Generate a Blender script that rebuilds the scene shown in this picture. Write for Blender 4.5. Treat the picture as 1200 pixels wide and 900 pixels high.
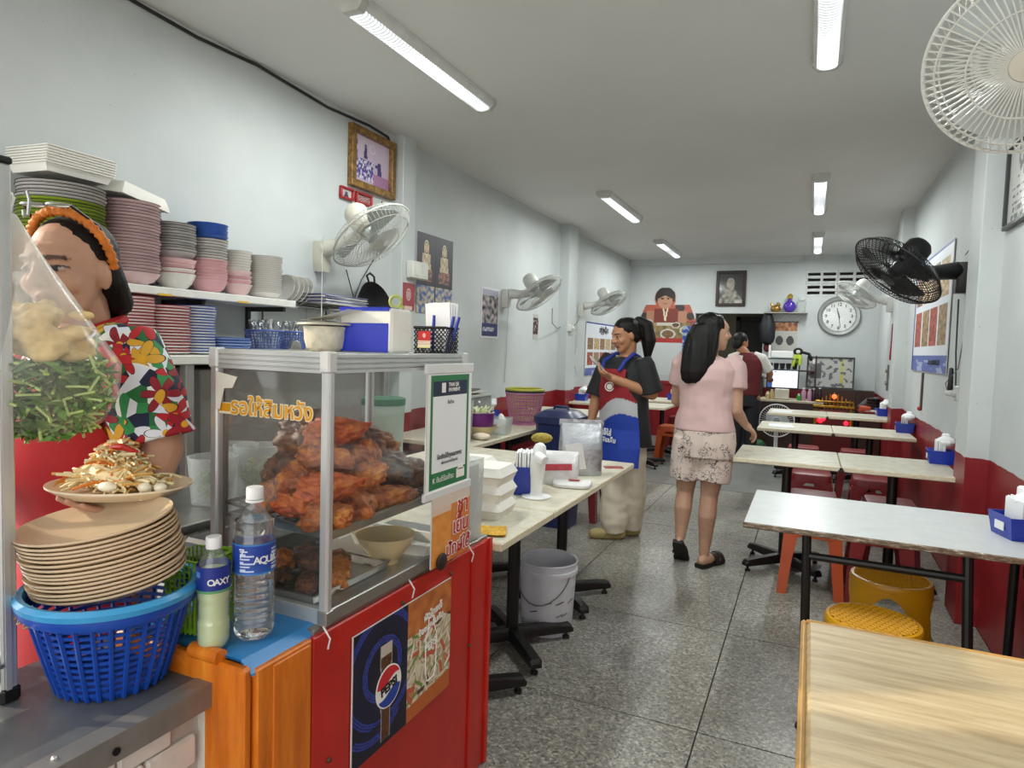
import bpy, bmesh, math, random
import numpy as np
from mathutils import Vector, Matrix, noise
for o in list(bpy.data.objects): bpy.data.objects.remove(o)
SC = bpy.context.scene; COL = SC.collection; PI = math.pi; rnd = random.Random(7)

# ---------------------------------------------------------------- camera, sky, light, exposure
cam_d = bpy.data.cameras.new('camera'); cam = bpy.data.objects.new('camera', cam_d); COL.objects.link(cam)
cam_d.sensor_width = 36.0; cam_d.lens = 760/1200*36; cam_d.clip_start = .02; cam_d.clip_end = 200
_r = Vector((.9078, .4183, .0297)); _u = Vector((-.0514, .0406, .9979)); _f = Vector((-.4162, .9074, -.0575))
_f.normalize(); _u = (_u - _f*_u.dot(_f)).normalized(); _r = _f.cross(_u)
cam.matrix_world = Matrix(((_r.x,_u.x,-_f.x,0),(_r.y,_u.y,-_f.y,0),(_r.z,_u.z,-_f.z,1.35),(0,0,0,1)))
SC.camera = cam
W = bpy.data.worlds.new('sky'); SC.world = W; W.use_nodes = True
bg = W.node_tree.nodes['Background']; bg.inputs[0].default_value = (.96, .98, .98, 1); bg.inputs[1].default_value = 2.6
SC.view_settings.view_transform = 'Standard'; SC.view_settings.look = 'None'
SC.view_settings.exposure = 0.06; SC.view_settings.gamma = 1.0; SC.view_settings.use_curve_mapping = False
# the low morning sun that slips in past the near end of the side wall and reaches the vendor
sun_d = bpy.data.lights.new('sun', 'SUN'); sun_d.energy = 3.0; sun_d.angle = .02; sun_d.color = (1, .87, .68)
sun = bpy.data.objects.new('sun', sun_d); COL.objects.link(sun)
sun.rotation_euler = Vector((.86, .30, -.42)).to_track_quat('-Z', 'Y').to_euler()
LAMP_POWER = 25.0                                   # each ceiling tube, used by its builder
# portal over the open shop front: only helps the renderer find the sky
pt_d = bpy.data.lights.new('shop_front_portal', 'AREA'); pt_d.shape = 'RECTANGLE'; pt_d.size = 3.5; pt_d.size_y = 2.8
pt_d.cycles.is_portal = True
pt = bpy.data.objects.new('shop_front_portal', pt_d); COL.objects.link(pt); pt.location = (-.93, -.85, 1.4)
pt.rotation_euler = (PI/2, 0, 0)

# ---------------------------------------------------------------- helpers
def lin(h):
    h = h.lstrip('#'); o = []
    for i in (0, 2, 4):
        c = int(h[i:i+2], 16)/255; o.append(c/12.92 if c <= .04045 else ((c+.055)/1.055)**2.4)
    return (*o, 1.0)
_M = {}
class NT:
    def __init__(s, m): s.t = m.node_tree; s.n = s.t.nodes; s.b = s.n['Principled BSDF']
    def add(s, typ, **k):
        n = s.n.new(typ)
        for a, v in k.items(): setattr(n, a, v)
        return n
    def l(s, a, b): s.t.links.new(a, b)
    def coord(s, kind='Object', scale=(1,1,1)):
        tc = s.add('ShaderNodeTexCoord'); mp = s.add('ShaderNodeMapping'); mp.inputs['Scale'].default_value = scale
        s.l(tc.outputs[kind], mp.inputs[0]); return mp.outputs[0]
    def noise(s, vec, scale, detail=3, rough=.55):
        n = s.add('ShaderNodeTexNoise'); n.inputs['Scale'].default_value = scale; n.inputs['Detail'].default_value = detail
        n.inputs['Roughness'].default_value = rough; s.l(vec, n.inputs['Vector']); return n.outputs['Fac']
    def ramp(s, fac, stops, const=False):
        r = s.add('ShaderNodeValToRGB'); r.color_ramp.interpolation = 'CONSTANT' if const else 'LINEAR'
        e = r.color_ramp.elements
        while len(e) < len(stops): e.new(.5)
        for k, (p, c) in enumerate(stops): e[k].position = p; e[k].color = lin(c) if isinstance(c, str) else c
        s.l(fac, r.inputs[0]); return r.outputs[0]
    def mix(s, fac, a, b, typ='MIX'):
        m = s.add('ShaderNodeMix', data_type='RGBA', blend_type=typ)
        if isinstance(fac, float): m.inputs[0].default_value = fac
        else: s.l(fac, m.inputs[0])
        for i, x in ((6, a), (7, b)):
            if isinstance(x, tuple): m.inputs[i].default_value = x
            else: s.l(x, m.inputs[i])
        return m.outputs[2]
    def math(s, op, a, b=None, c=None):
        m = s.add('ShaderNodeMath', operation=op)
        for i, x in enumerate((a, b, c)):
            if x is None: continue
            if isinstance(x, (int, float)): m.inputs[i].default_value = x
            else: s.l(x, m.inputs[i])
        return m.outputs[0]
    def bump(s, h, strength=.3, dist=.002):
        b = s.add('ShaderNodeBump'); b.inputs['Strength'].default_value = strength; b.inputs['Distance'].default_value = dist
        s.l(h, b.inputs['Height']); s.l(b.outputs[0], s.b.inputs['Normal'])
def raw(name, hexc='#808080', rough=.5, metal=0, **k):
    m = bpy.data.materials.new(name); m.use_nodes = True; t = NT(m)
    t.b.inputs['Base Color'].default_value = lin(hexc); t.b.inputs['Roughness'].default_value = rough
    t.b.inputs['Metallic'].default_value = metal
    for a, v in k.items(): t.b.inputs[a.replace('_', ' ')].default_value = v
    return m, t
def M(hexc, rough=.5, metal=0, var=.10, sc=12, bump=0, bsc=60, bd=.002, stretch=(1,1,1), **k):
    key = (hexc, rough, metal, var, sc, bump, bsc, bd, stretch, tuple(sorted(k.items())))
    if key in _M: return _M[key]
    m, t = raw('paint_'+hexc.strip('#'), hexc, rough, metal, **k)
    v = t.coord('Object', stretch)
    if var:
        r, g, b, _ = lin(hexc)
        f = t.noise(v, sc, 4)
        t.l(t.ramp(f, [(.3, (r*(1-var), g*(1-var), b*(1-var), 1)), (.7, (min(1, r*(1+var)), min(1, g*(1+var)), min(1, b*(1+var)), 1))]), t.b.inputs['Base Color'])
    if bump: t.bump(t.noise(v, bsc, 4), bump, bd)
    _M[key] = m; return m
def EM(hexc, strength):
    key = ('em', hexc, strength)
    if key in _M: return _M[key]
    m, t = raw('glow', '#202020', .4); t.b.inputs['Emission Color'].default_value = lin(hexc); t.b.inputs['Emission Strength'].default_value = strength
    _M[key] = m; return m
_m, _t = raw('print', '#ffffff', .45); _a = _t.add('ShaderNodeVertexColor', layer_name='Col'); _t.l(_a.outputs[0], _t.b.inputs['Base Color']); VC = _m
_m, _t = raw('skin', '#ffffff', .5, Subsurface_Weight=.06); _a = _t.add('ShaderNodeVertexColor', layer_name='Col')
_n = _t.noise(_t.coord(), 45, 4); _t.l(_t.mix(_t.math('MULTIPLY', _n, .25), _a.outputs[0], lin('#8a5038'), 'MULTIPLY'), _t.b.inputs['Base Color']); _t.bump(_t.noise(_t.coord(), 220, 2), .12, .001); SKIN = _m
_t.b.inputs['Subsurface Radius'].default_value = (.01, .004, .002)
def clear_mat(name, tint, density, rough=.05, gloss=1.0):
    """thin see-through sheet: lets light pass, reflects at grazing angles, keeps a little of its own colour"""
    m = bpy.data.materials.new(name); m.use_nodes = True; t = NT(m); out = t.n['Material Output']; t.n.remove(t.b)
    tr = t.add('ShaderNodeBsdfTransparent'); gl = t.add('ShaderNodeBsdfGlossy'); gl.inputs['Roughness'].default_value = rough
    df = t.add('ShaderNodeBsdfDiffuse'); df.inputs[0].default_value = lin(tint)
    lw = t.add('ShaderNodeLayerWeight'); lw.inputs[0].default_value = .5
    f = t.math('ADD', t.math('MULTIPLY', t.math('POWER', lw.outputs['Facing'], 3.0), .35*gloss), .035*gloss)
    m1 = t.add('ShaderNodeMixShader'); t.l(f, m1.inputs[0]); t.l(tr.outputs[0], m1.inputs[1]); t.l(gl.outputs[0], m1.inputs[2])
    m2 = t.add('ShaderNodeMixShader'); m2.inputs[0].default_value = density; t.l(m1.outputs[0], m2.inputs[1]); t.l(df.outputs[0], m2.inputs[2]); t.l(m2.outputs[0], out.inputs[0])
    return m
GLASS = clear_mat('glass_pane', '#c8d2d0', .02, .04, .8)
PGLASS = clear_mat('picture_glass', '#c8d2d0', .01, .10, .3)
BAGFILM = clear_mat('bag_film', '#f2f0e8', .10, .22, 1.2)
_t = NT.__new__(NT); _t.t = BAGFILM.node_tree; _t.n = _t.t.nodes
_z = _t.add('ShaderNodeSeparateXYZ'); _t.l(_t.coord('Object'), _z.inputs[0])      # the film bunches up and turns milky towards its neck
_d = _t.math('MULTIPLY', _t.math('SMOOTH_MIN', 1.0, _t.math('MAXIMUM', 0.0, _t.math('MULTIPLY', _t.math('SUBTRACT', _z.outputs[2], .16), 5.0)), .1), .5)
_t.l(_t.math('ADD', _d, _t.math('MULTIPLY', _t.noise(_t.coord('Object', (30, 30, 4)), 1.0, 3), .16)), [n for n in _t.n if n.type == 'MIX_SHADER'][1].inputs[0])
FILM = clear_mat('clear_plastic', '#e6ecec', .12, .16)
TUB = clear_mat('cloudy_plastic', '#d5dbd6', .25, .42)

class G:
    def __init__(s): s.v = []; s.f = []; s.m = []; s.c = None
    def add(s, V, F, m=0):
        b = len(s.v); s.v += [tuple(p) for p in V]; s.f += [tuple(i+b for i in f) for f in F]; s.m += [m]*len(F); return s
    def box(s, c, d, b=0, rz=0, m=0, R=None):
        """box of size d at centre c, edges chamfered by b"""
        x, y, z = (q/2 for q in d); b = min(b, x*.9, y*.9, z*.9)
        if b <= 0:
            V = [(sx*x, sy*y, sz*z) for sx in (-1,1) for sy in (-1,1) for sz in (-1,1)]
            F = [(0,1,3,2),(4,6,7,5),(0,4,5,1),(2,3,7,6),(0,2,6,4),(1,5,7,3)]
        else:
            V = []; F = []; ix = {}
            for sx in (-1,1):
                for sy in (-1,1):
                    for sz in (-1,1):
                        for k, p in enumerate(((x, y-b, z-b), (x-b, y, z-b), (x-b, y-b, z))):
                            ix[sx,sy,sz,k] = len(V); V.append((sx*p[0], sy*p[1], sz*p[2]))
            for a in range(3):
                for q in (-1,1):
                    o = [i for i in range(3) if i != a]; L = []
                    for u, w in ((-1,-1),(1,-1),(1,1),(-1,1)):
                        g = [0,0,0]; g[a] = q; g[o[0]] = u; g[o[1]] = w; L.append(ix[(*g, a)])
                    F.append(tuple(L))
            for a in range(3):
                o = [i for i in range(3) if i != a]
                for u in (-1,1):
                    for w in (-1,1):
                        L = []
                        for q in (-1,1):
                            g = [0,0,0]; g[a] = q; g[o[0]] = u; g[o[1]] = w; L.append(g)
                        F.append((ix[(*L[0], o[0])], ix[(*L[1], o[0])], ix[(*L[1], o[1])], ix[(*L[0], o[1])]))
            for sx in (-1,1):
                for sy in (-1,1):
                    for sz in (-1,1): F.append((ix[sx,sy,sz,0], ix[sx,sy,sz,1], ix[sx,sy,sz,2]))
        if R is None: R = Matrix.Rotation(rz, 3, 'Z')
        C = Vector(c); return s.add([C + R @ Vector(p) for p in V], F, m)
    def ring_loft(s, rings, closed=True, cap0=True, cap1=True, m=0):
        n = len(rings[0]); V = [p for r in rings for p in r]; F = []
        for i in range(len(rings)-1):
            for j in range(n if closed else n-1):
                k = (j+1) % n; F.append((i*n+j, i*n+k, (i+1)*n+k, (i+1)*n+j))
        if cap0: F.append(tuple(range(n-1, -1, -1)))
        if cap1: F.append(tuple((len(rings)-1)*n+j for j in range(n)))
        return s.add(V, F, m)
    def lathe(s, prof, c=(0,0,0), n=24, sx=1, sy=1, cap0=True, cap1=True, m=0, R=None):
        R = R or Matrix.Identity(3); C = Vector(c)
        rings = [[C + R @ Vector((r*sx*math.cos(2*PI*j/n), r*sy*math.sin(2*PI*j/n), z)) for j in range(n)] for r, z in prof]
        return s.ring_loft(rings, True, cap0, cap1, m)
    def tube(s, pts, r, n=6, closed=False, caps=True, m=0):
        P = [Vector(p) for p in pts]; N = len(P); rs = r if isinstance(r, (list, tuple)) else [r]*N
        def tan(i):
            if closed: return (P[(i+1) % N]-P[i-1]).normalized()
            return (P[min(i+1, N-1)]-P[max(i-1, 0)]).normalized()
        t = tan(0); ref = Vector((0,0,1)) if abs(t.z) < .9 else Vector((1,0,0)); u = t.cross(ref).normalized(); rings = []
        for i in range(N):
            t = tan(i); u = (u - t*u.dot(t)).normalized(); w = t.cross(u)
            rings.append([P[i] + (u*math.cos(2*PI*j/n)+w*math.sin(2*PI*j/n))*rs[i] for j in range(n)])
        if closed: rings.append(rings[0])
        return s.ring_loft(rings, True, caps and not closed, caps and not closed, m)
    def cyl(s, a, b, r, n=12, r2=None, m=0): return s.tube([a, b], [r, r if r2 is None else r2], n, m=m)
    def limb(s, pts, rad, n=12, m=0):
        """rounded-end tapered limb"""
        P = [Vector(p) for p in pts]; a = (P[0]-P[1]).normalized(); b = (P[-1]-P[-2]).normalized()
        Q = [P[0]+a*rad[0]*.95, P[0]+a*rad[0]*.6] + P + [P[-1]+b*rad[-1]*.6, P[-1]+b*rad[-1]*.95]
        return s.tube(Q, [rad[0]*.25, rad[0]*.8]+list(rad)+[rad[-1]*.8, rad[-1]*.25], n, m=m)
    def ball(s, c, r, n=12, R=None, m=0):
        r = r if isinstance(r, (list, tuple)) else (r, r, r); k = max(6, n//2+1); R = R or Matrix.Identity(3); C = Vector(c)
        rings = []
        for i in range(1, k):
            a = PI*i/k; rings.append([C + R @ Vector((r[0]*math.sin(a)*math.cos(2*PI*j/n), r[1]*math.sin(a)*math.sin(2*PI*j/n), -r[2]*math.cos(a))) for j in range(n)])
        b = len(s.v); s.ring_loft(rings, True, False, False, m); N = len(s.v)
        s.v += [tuple(C + R @ Vector((0,0,-r[2]))), tuple(C + R @ Vector((0,0,r[2])))]
        for j in range(n): s.f += [(N, b+(j+1) % n, b+j), (N+1, b+(k-2)*n+j, b+(k-2)*n+(j+1) % n)]; s.m += [m, m]
        return s
    def prism(s, poly, z0, z1, axis='z', m=0, at=(0,0,0)):
        mp = {'z': lambda a, b, c: (a, b, c), 'y': lambda a, b, c: (a, c, b), 'x': lambda a, b, c: (c, a, b)}[axis]; n = len(poly); A = Vector(at)
        V = [A+Vector(mp(*p, z0)) for p in poly] + [A+Vector(mp(*p, z1)) for p in poly]
        F = [tuple(range(n-1, -1, -1)), tuple(range(n, 2*n))] + [(j, (j+1) % n, n+(j+1) % n, n+j) for j in range(n)]
        return s.add(V, F, m)
    def rim(s, c, R, r, n=32, k=8, axis='z', sx=1, sy=1, m=0):
        P = []
        for i in range(n):
            a, b = R*sx*math.cos(2*PI*i/n), R*sy*math.sin(2*PI*i/n)
            q = {'z': (a, b, 0), 'y': (a, 0, b), 'x': (0, a, b)}[axis]; P.append((c[0]+q[0], c[1]+q[1], c[2]+q[2]))
        return s.tube(P, r, k, closed=True, m=m)
def mesh_of(name, g, mats, smooth=35, fix=True):
    me = bpy.data.meshes.new(name); me.from_pydata(g.v, [], g.f)
    mats = mats if isinstance(mats, (list, tuple)) else [mats]
    for m in mats: me.materials.append(m)
    if len(mats) > 1: me.polygons.foreach_set('material_index', g.m)
    if fix:
        bm = bmesh.new(); bm.from_mesh(me); bmesh.ops.recalc_face_normals(bm, faces=bm.faces); bm.to_mesh(me); bm.free()
    if smooth:
        me.polygons.foreach_set('use_smooth', [True]*len(me.polygons)); me.set_sharp_from_angle(angle=math.radians(smooth))
    me.update(); return me
def link(name, me, parent=None, loc=(0,0,0), rz=0, rot=None):
    o = bpy.data.objects.new(name, me); COL.objects.link(o); o.location = loc
    o.rotation_euler = rot if rot is not None else (0, 0, rz)
    if parent: o.parent = parent
    return o
def part(name, g, mats, parent, loc=(0,0,0), rz=0, rot=None, smooth=35, label=None, fix=True):
    o = link(name, mesh_of(name, g, mats, smooth, fix), parent, loc, rz, rot)
    if label: o['label'] = label
    return o
def tag(o, label, cat, group=None, kind=None):
    o['label'] = label; o['category'] = cat
    if group: o['group'] = group
    if kind: o['kind'] = kind
    return o
def thing(name, label, cat, loc=(0,0,0), rz=0, group=None, rot=None):
    return tag(link(name, None, None, loc, rz, rot), label, cat, group)
def solo(name, g, mats, label, cat, loc=(0,0,0), rz=0, group=None, rot=None, smooth=35, kind=None, fix=True):
    return tag(link(name, mesh_of(name, g, mats, smooth, fix), None, loc, rz, rot), label, cat, group, kind)
def struct(name, g, mats, parent=None, loc=(0,0,0), smooth=35):
    o = part(name, g, mats, parent, loc, smooth=smooth)
    if not parent: o['kind'] = 'structure'
    return o
def dup(root, loc, rz=None, label=None, rot=None, scale=None):
    def cp(o, par):
        c = o.copy(); COL.objects.link(c)
        if par: c.parent = par
        for ch in o.children: cp(ch, c)
        return c
    r = cp(root, None); r.location = loc
    if rz is not None: r.rotation_euler = (0, 0, rz)
    if rot is not None: r.rotation_euler = rot
    if scale: r.scale = scale
    if label: r['label'] = label
    return r
def colour(me, fn):
    """paint each vertex by a function of its position (rgb hex or tuple)"""
    at = me.color_attributes.new('Col', 'FLOAT_COLOR', 'POINT'); buf = []
    for v in me.vertices:
        c = fn(v.co); buf += lin(c) if isinstance(c, str) else c
    at.data.foreach_set('color', buf)
def picture(name, w, h, fn, parent, loc=(0,0,0), rz=0, n=60, rot=None, th=.002, mat=None):
    """flat printed sheet facing local -Y, w by h, painted by fn(u, v) with u, v in 0..1"""
    nx = n; ny = max(4, int(n*h/w)); V = []; F = []
    for j in range(ny+1):
        for i in range(nx+1): V.append((w*(i/nx-.5), 0, h*(j/ny)))
    for j in range(ny):
        for i in range(nx): a = j*(nx+1)+i; F.append((a, a+1, a+nx+2, a+nx+1))
    me = bpy.data.meshes.new(name); me.from_pydata(V, [], F); me.materials.append(mat or VC)
    at = me.color_attributes.new('Col', 'FLOAT_COLOR', 'CORNER'); buf = []
    for j in range(ny):
        for i in range(nx):
            c = fn((i+.5)/nx, (j+.5)/ny); c = lin(c) if isinstance(c, str) else c; buf += list(c)*4
    at.data.foreach_set('color', buf)
    return link(name, me, parent, loc, rz, rot)
def sheet_with(name, w, h, fn, label, cat, loc, rz=0, n=60, th=.004, edge='#d8d8d4', rot=None, group=None):
    """a poster: thin paper sheet with its print"""
    g = G().box((0, th/2, h/2), (w, th, h))
    o = solo(name, g, M(edge, .6, var=.03), label, cat, loc, rz, group, rot)
    picture('print', w*.996, h*.996, fn, o, (0, -.0008, h*.002), n=n); return o
def textmesh(name, body, size, mat, parent, loc, rot=(PI/2,0,0), ext=.0008, bold=0, align='CENTER', shear=0, scale=(1,1,1)):
    cu = bpy.data.curves.new(name, 'FONT'); cu.body = body; cu.size = size; cu.extrude = ext; cu.align_x = align; cu.align_y = 'CENTER'; cu.offset = bold; cu.shear = shear
    cu.resolution_u = 3
    ob = bpy.data.objects.new(name, cu); COL.objects.link(ob)
    dg = bpy.context.evaluated_depsgraph_get(); me = bpy.data.meshes.new_from_object(ob.evaluated_get(dg)); bpy.data.objects.remove(ob)
    me.materials.clear(); me.materials.append(mat); o = link(name, me, parent, loc, rot=rot); o.scale = scale; return o
def remesh(g, voxel, smooth=2, mat=None, name='body', fac=.5):
    me = bpy.data.meshes.new(name); me.from_pydata(g.v, [], g.f); ob = bpy.data.objects.new(name, me); COL.objects.link(ob)
    bm = bmesh.new(); bm.from_mesh(me); bmesh.ops.recalc_face_normals(bm, faces=bm.faces); bm.to_mesh(me); bm.free()
    r = ob.modifiers.new('r', 'REMESH'); r.mode = 'VOXEL'; r.voxel_size = voxel; r.adaptivity = 0
    if smooth: q = ob.modifiers.new('s', 'SMOOTH'); q.iterations = smooth; q.factor = fac
    dg = bpy.context.evaluated_depsgraph_get(); out = bpy.data.meshes.new_from_object(ob.evaluated_get(dg)); bpy.data.objects.remove(ob)
    out.name = name; out.materials.clear()
    if mat: out.materials.append(mat)
    out.polygons.foreach_set('use_smooth', [True]*len(out.polygons)); return out
def nz(x, y=0, z=0, s=1): return noise.noise(Vector((x*s, y*s, z*s)))
def lerp(a, b, t): return tuple(a[i]+(b[i]-a[i])*t for i in range(len(a)))
# ---------------------------------------------------------------- the room
XL, XR, YB, ZC, Y0 = -2.69, .83, 10.33, 2.78, -1.2
def wall_mat():
    m, t = raw('white_wall_with_red_dado', '#d4d8d8', .55); v = t.coord()
    base = t.ramp(t.noise(v, 1.7, 5), [(.3, '#b9bfbf'), (.7, '#c8cccb')])
    spots = t.ramp(t.noise(v, 55, 2), [(.0, '#8d8d88'), (.22, '#8d8d88'), (.25, '#ffffff')])
    white = t.mix(1.0, base, spots, 'MULTIPLY')
    red = t.ramp(t.noise(v, 6, 6, .65), [(.3, '#76151b'), (.62, '#8d1e23'), (.76, '#a03a38')])
    sep = t.add('ShaderNodeSeparateXYZ'); t.l(v, sep.inputs[0])
    edge = t.math('ADD', sep.outputs[2], t.math('MULTIPLY', t.math('SUBTRACT', t.noise(v, 9, 4), .5), .03))
    k = t.math('LESS_THAN', edge, .86)
    t.l(t.mix(k, white, red), t.b.inputs['Base Color']); t.l(t.math('SUBTRACT', .6, t.math('MULTIPLY', k, .22)), t.b.inputs['Roughness'])
    t.bump(t.noise(v, 40, 5), .15, .003); return m
WALL = wall_mat(); WHITE = M('#c6cac9', .6, var=.05, sc=2, bump=.1, bsc=40)
def terrazzo():
    m, t = raw('terrazzo', '#8a8a86', .34); v = t.coord()
    vo = t.add('ShaderNodeTexVoronoi'); vo.inputs['Scale'].default_value = 105; t.l(v, vo.inputs['Vector'])
    sp = t.add('ShaderNodeSeparateColor'); t.l(vo.outputs['Color'], sp.inputs[0])
    chips = t.ramp(sp.outputs[0], [(0, '#4c4b47'), (.13, '#7d7b74'), (.36, '#9c9a92'), (.62, '#b3b0a7'), (.85, '#dedacf')], True)
    vo2 = t.add('ShaderNodeTexVoronoi'); vo2.inputs['Scale'].default_value = 320; t.l(v, vo2.inputs['Vector'])
    sp2 = t.add('ShaderNodeSeparateColor'); t.l(vo2.outputs['Color'], sp2.inputs[0])
    fine = t.ramp(sp2.outputs[0], [(0, '#5a5955'), (.2, '#94928a'), (.8, '#b5b2a8')], True)
    dirt = t.ramp(t.noise(v, 1.3, 5), [(.3, '#b9b6ae'), (.7, '#ffffff')])
    t.l(t.mix(1.0, t.mix(.5, chips, fine), dirt, 'MULTIPLY'), t.b.inputs['Base Color'])
    t.l(t.math('ADD', t.math('MULTIPLY', t.noise(v, 3, 4), .3), .2), t.b.inputs['Roughness']); return m
TERR = terrazzo()
fl = struct('floor', G().box((-.93, 5, -.06), (3.8, 13.4, .10)), M('#3c3b39', .8, var=.2, sc=8))
xs = [-2.69, -2.1, -1.2, -.3, .6, .83]; ys = [-1.5, -.38, .52, 1.42, 2.32, 3.22, 4.12, 5.02, 5.92, 6.62]
for i in range(len(xs)-1):
    for j in range(len(ys)-1):
        part('floor_slab', G().box(((xs[i]+xs[i+1])/2, (ys[j]+ys[j+1])/2, -.005), (xs[i+1]-xs[i]-.005, ys[j+1]-ys[j]-.005, .010), .001), TERR, fl)
part('floor_screed', G().box((-.93, 9.9, -.004), (3.52, 6.55, .012)), M('#7b7c78', .38, var=.12, sc=3, bump=.1), fl)
struct('floor_outside', G().box((-1, -7, -.2), (30, 11.0, .2)), M('#a5a199', .8, var=.12, sc=2))
struct('wall_left', G().box((XL-.06, (1.02+YB)/2, 1.4), (.12, YB-1.02, 2.8)), WALL)
struct('wall_right', G().box((XR+.06, (Y0+YB)/2, 1.4), (.12, YB-Y0, 2.8)), WALL)
# back wall around the doorway and the pierced vent blocks
gb = G()
for a, b, c, d in ((XL, -1.65, 0, 2.8), (-1.65, -.664, 1.95, 2.8), (-.664, -.12, 0, 2.8), (-.12, .71, 0, 2.2), (-.12, .71, 2.57, 2.8), (.71, XR, 0, 2.8)):
    gb.box(((a+b)/2, YB+.06, (c+d)/2), (b-a, .12, d-c))
wb = struct('wall_back', gb, WALL)
VB = M('#c6c9c8', .7, var=.08)
for (bx0, bx1) in ((-.12, .29), (.29, .71)):                      # two columns of pierced ventilation blocks, two rows
    for (bz0, bz1) in ((2.2, 2.385), (2.385, 2.57)):
        g = G(); w = bx1-bx0; cx = (bx0+bx1)/2
        hz = [bz0+.032, bz0+.072, bz0+.112, bz0+.152]; sw = w/2-.045
        zz = [bz0, hz[0], hz[1], hz[2], hz[3], bz1]
        for k in (0, 2, 4): g.box((cx, YB+.05, (zz[k]+zz[k+1])/2), (w-.006, .10, zz[k+1]-zz[k]-.003))
        for k in (1, 3):
            for x, ww in ((bx0+.0125, .022), (cx, .035), (bx1-.0125, .022)): g.box((x, YB+.05, (zz[k]+zz[k+1])/2), (ww, .10, zz[k+1]-zz[k]))
        part('vent_block', g, VB, wb)
struct('trim_beam', G().box((-1.43, YB-.05, 2.735), (2.51, .10, .09)), WHITE)
struct('ceiling', G().box((-.93, (Y0+YB)/2, ZC+.06), (3.76, YB-Y0, .12)), M('#d6d7d4', .75, var=.04, sc=1.2, bump=.12, bsc=30))
for nm, x, y in (('wall_pillar', XL+.02, 3.87), ('wall_pillar', XL+.05, 7.25), ('wall_pillar', XR-.045, 4.05), ('wall_pillar', XR-.045, 7.4)):
    struct(nm, G().box((x, y, 1.39), (.13 if x < 0 else .10, (.16 if x < 0 else .27) if y < 7 else .30, 2.78), .004), WALL)
# the back room seen through the doorway
struct('wall_back_room', G().box((-1.2, 12.6, 1.4), (4.6, .1, 2.8)).box((-3.4, 11.5, 1.4), (.1, 2.3, 2.8)).box((.9, 11.5, 1.4), (.1, 2.3, 2.8)), M('#7d7a66', .7, var=.1, sc=2))
struct('ceiling_back_room', G().box((-1.2, 11.5, 2.75), (4.4, 2.2, .1)), M('#8d8c86', .8))
struct('floor_back_room', G().box((-1.2, 11.5, -.02), (4.4, 2.3, .06)), M('#5a5852', .6))
dr = struct('door_1', G().box((-.72, 12.5, .98), (.95, .05, 1.9), .004), M('#1f1c19', .5, var=.15))
part('door_frame', G().box((-1.23, 12.5, 1.0), (.07, .09, 2.02)).box((-.21, 12.5, 1.0), (.07, .09, 2.02)).box((-.72, 12.5, 1.98), (1.09, .09, .07)), M('#2a241d', .5), dr)
part('door_handle', G().ball((-1.1, 12.455, 1.0), .03), M('#8a8478', .3, 1), dr)
# ceiling tubes
DIFF, _d = raw('ribbed_lit_diffuser', '#d8dcdc', .3); _d.b.inputs['Emission Color'].default_value = lin('#f4f9ff'); _s = _d.add('ShaderNodeSeparateXYZ'); _d.l(_d.coord(), _s.inputs[0])
_w = _d.math('SINE', _d.math('MULTIPLY', _s.outputs[1], 2*PI/.022)); _d.l(_d.math('ADD', 1.05, _d.math('MULTIPLY', _w, .75)), _d.b.inputs['Emission Strength'])
def ceiling_lamp(x, y0, y1, label):
    L = y1-y0; t = thing('ceiling_lamp', label, 'lamp', (x, (y0+y1)/2, ZC), 0, 'fluorescent ceiling lamps')
    g = G().prism([(-.062, 0), (.062, 0), (.062, -.02), (.04, -.05), (-.04, -.05), (-.062, -.02)], -L/2, L/2, 'y')
    part('housing', g, M('#d3d4d2', .35), t)
    part('end_cap', G().prism([(-.066, 0), (.066, 0), (.066, -.03), (.04, -.06), (-.04, -.06), (-.066, -.03)], -L/2-.03, -L/2+.012, 'y'), M('#bdbdb8', .4), t)
    part('end_cap', G().prism([(-.066, 0), (.066, 0), (.066, -.03), (.04, -.06), (-.04, -.06), (-.066, -.03)], L/2-.012, L/2+.02, 'y'), M('#bdbdb8', .4), t)
    df = G(); n = int(L/.022)
    for k in range(n):                                            # ribbed diffuser
        a = -L/2+.015+(L-.03)*k/n; b = a+(L-.03)/n
        prof = lambda y, s: [(.046*s*math.cos(PI*q/8), y, -.048-.020*s*math.sin(PI*q/8)) for q in range(9)]
        df.ring_loft([prof(a, .90), prof((a+b)/2, 1.0), prof(b-.001, .90)], False, False, False)
    part('diffuser', df, DIFF, t, smooth=0)
    ld = bpy.data.lights.new('tube_light', 'AREA'); ld.shape = 'RECTANGLE'; ld.size = .09; ld.size_y = L*.95; ld.energy = LAMP_POWER; ld.color = (.95, 1, .98)
    lo = bpy.data.objects.new('tube_light', ld); COL.objects.link(lo); lo.parent = t; lo.location = (0, 0, -.078)
ceiling_lamp(-1.81, 2.25, 3.44, 'long ribbed ceiling tube lamp beside the black wall cable')
ceiling_lamp(.0, 2.35, 3.52, 'ceiling tube lamp cut by the top edge of the photo')
ceiling_lamp(-1.78, 5.76, 6.96, 'ceiling tube lamp in the middle of the row nearer the graduation photo')
ceiling_lamp(-1.85, 8.44, 9.70, 'farthest ceiling tube lamp in the row over the blue menu poster')
ceiling_lamp(.0, 5.74, 7.05, 'middle ceiling tube lamp in the row over the right-hand tables')
ceiling_lamp(.01, 8.40, 9.70, 'farthest ceiling tube lamp in the row over the right-hand tables')
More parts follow.
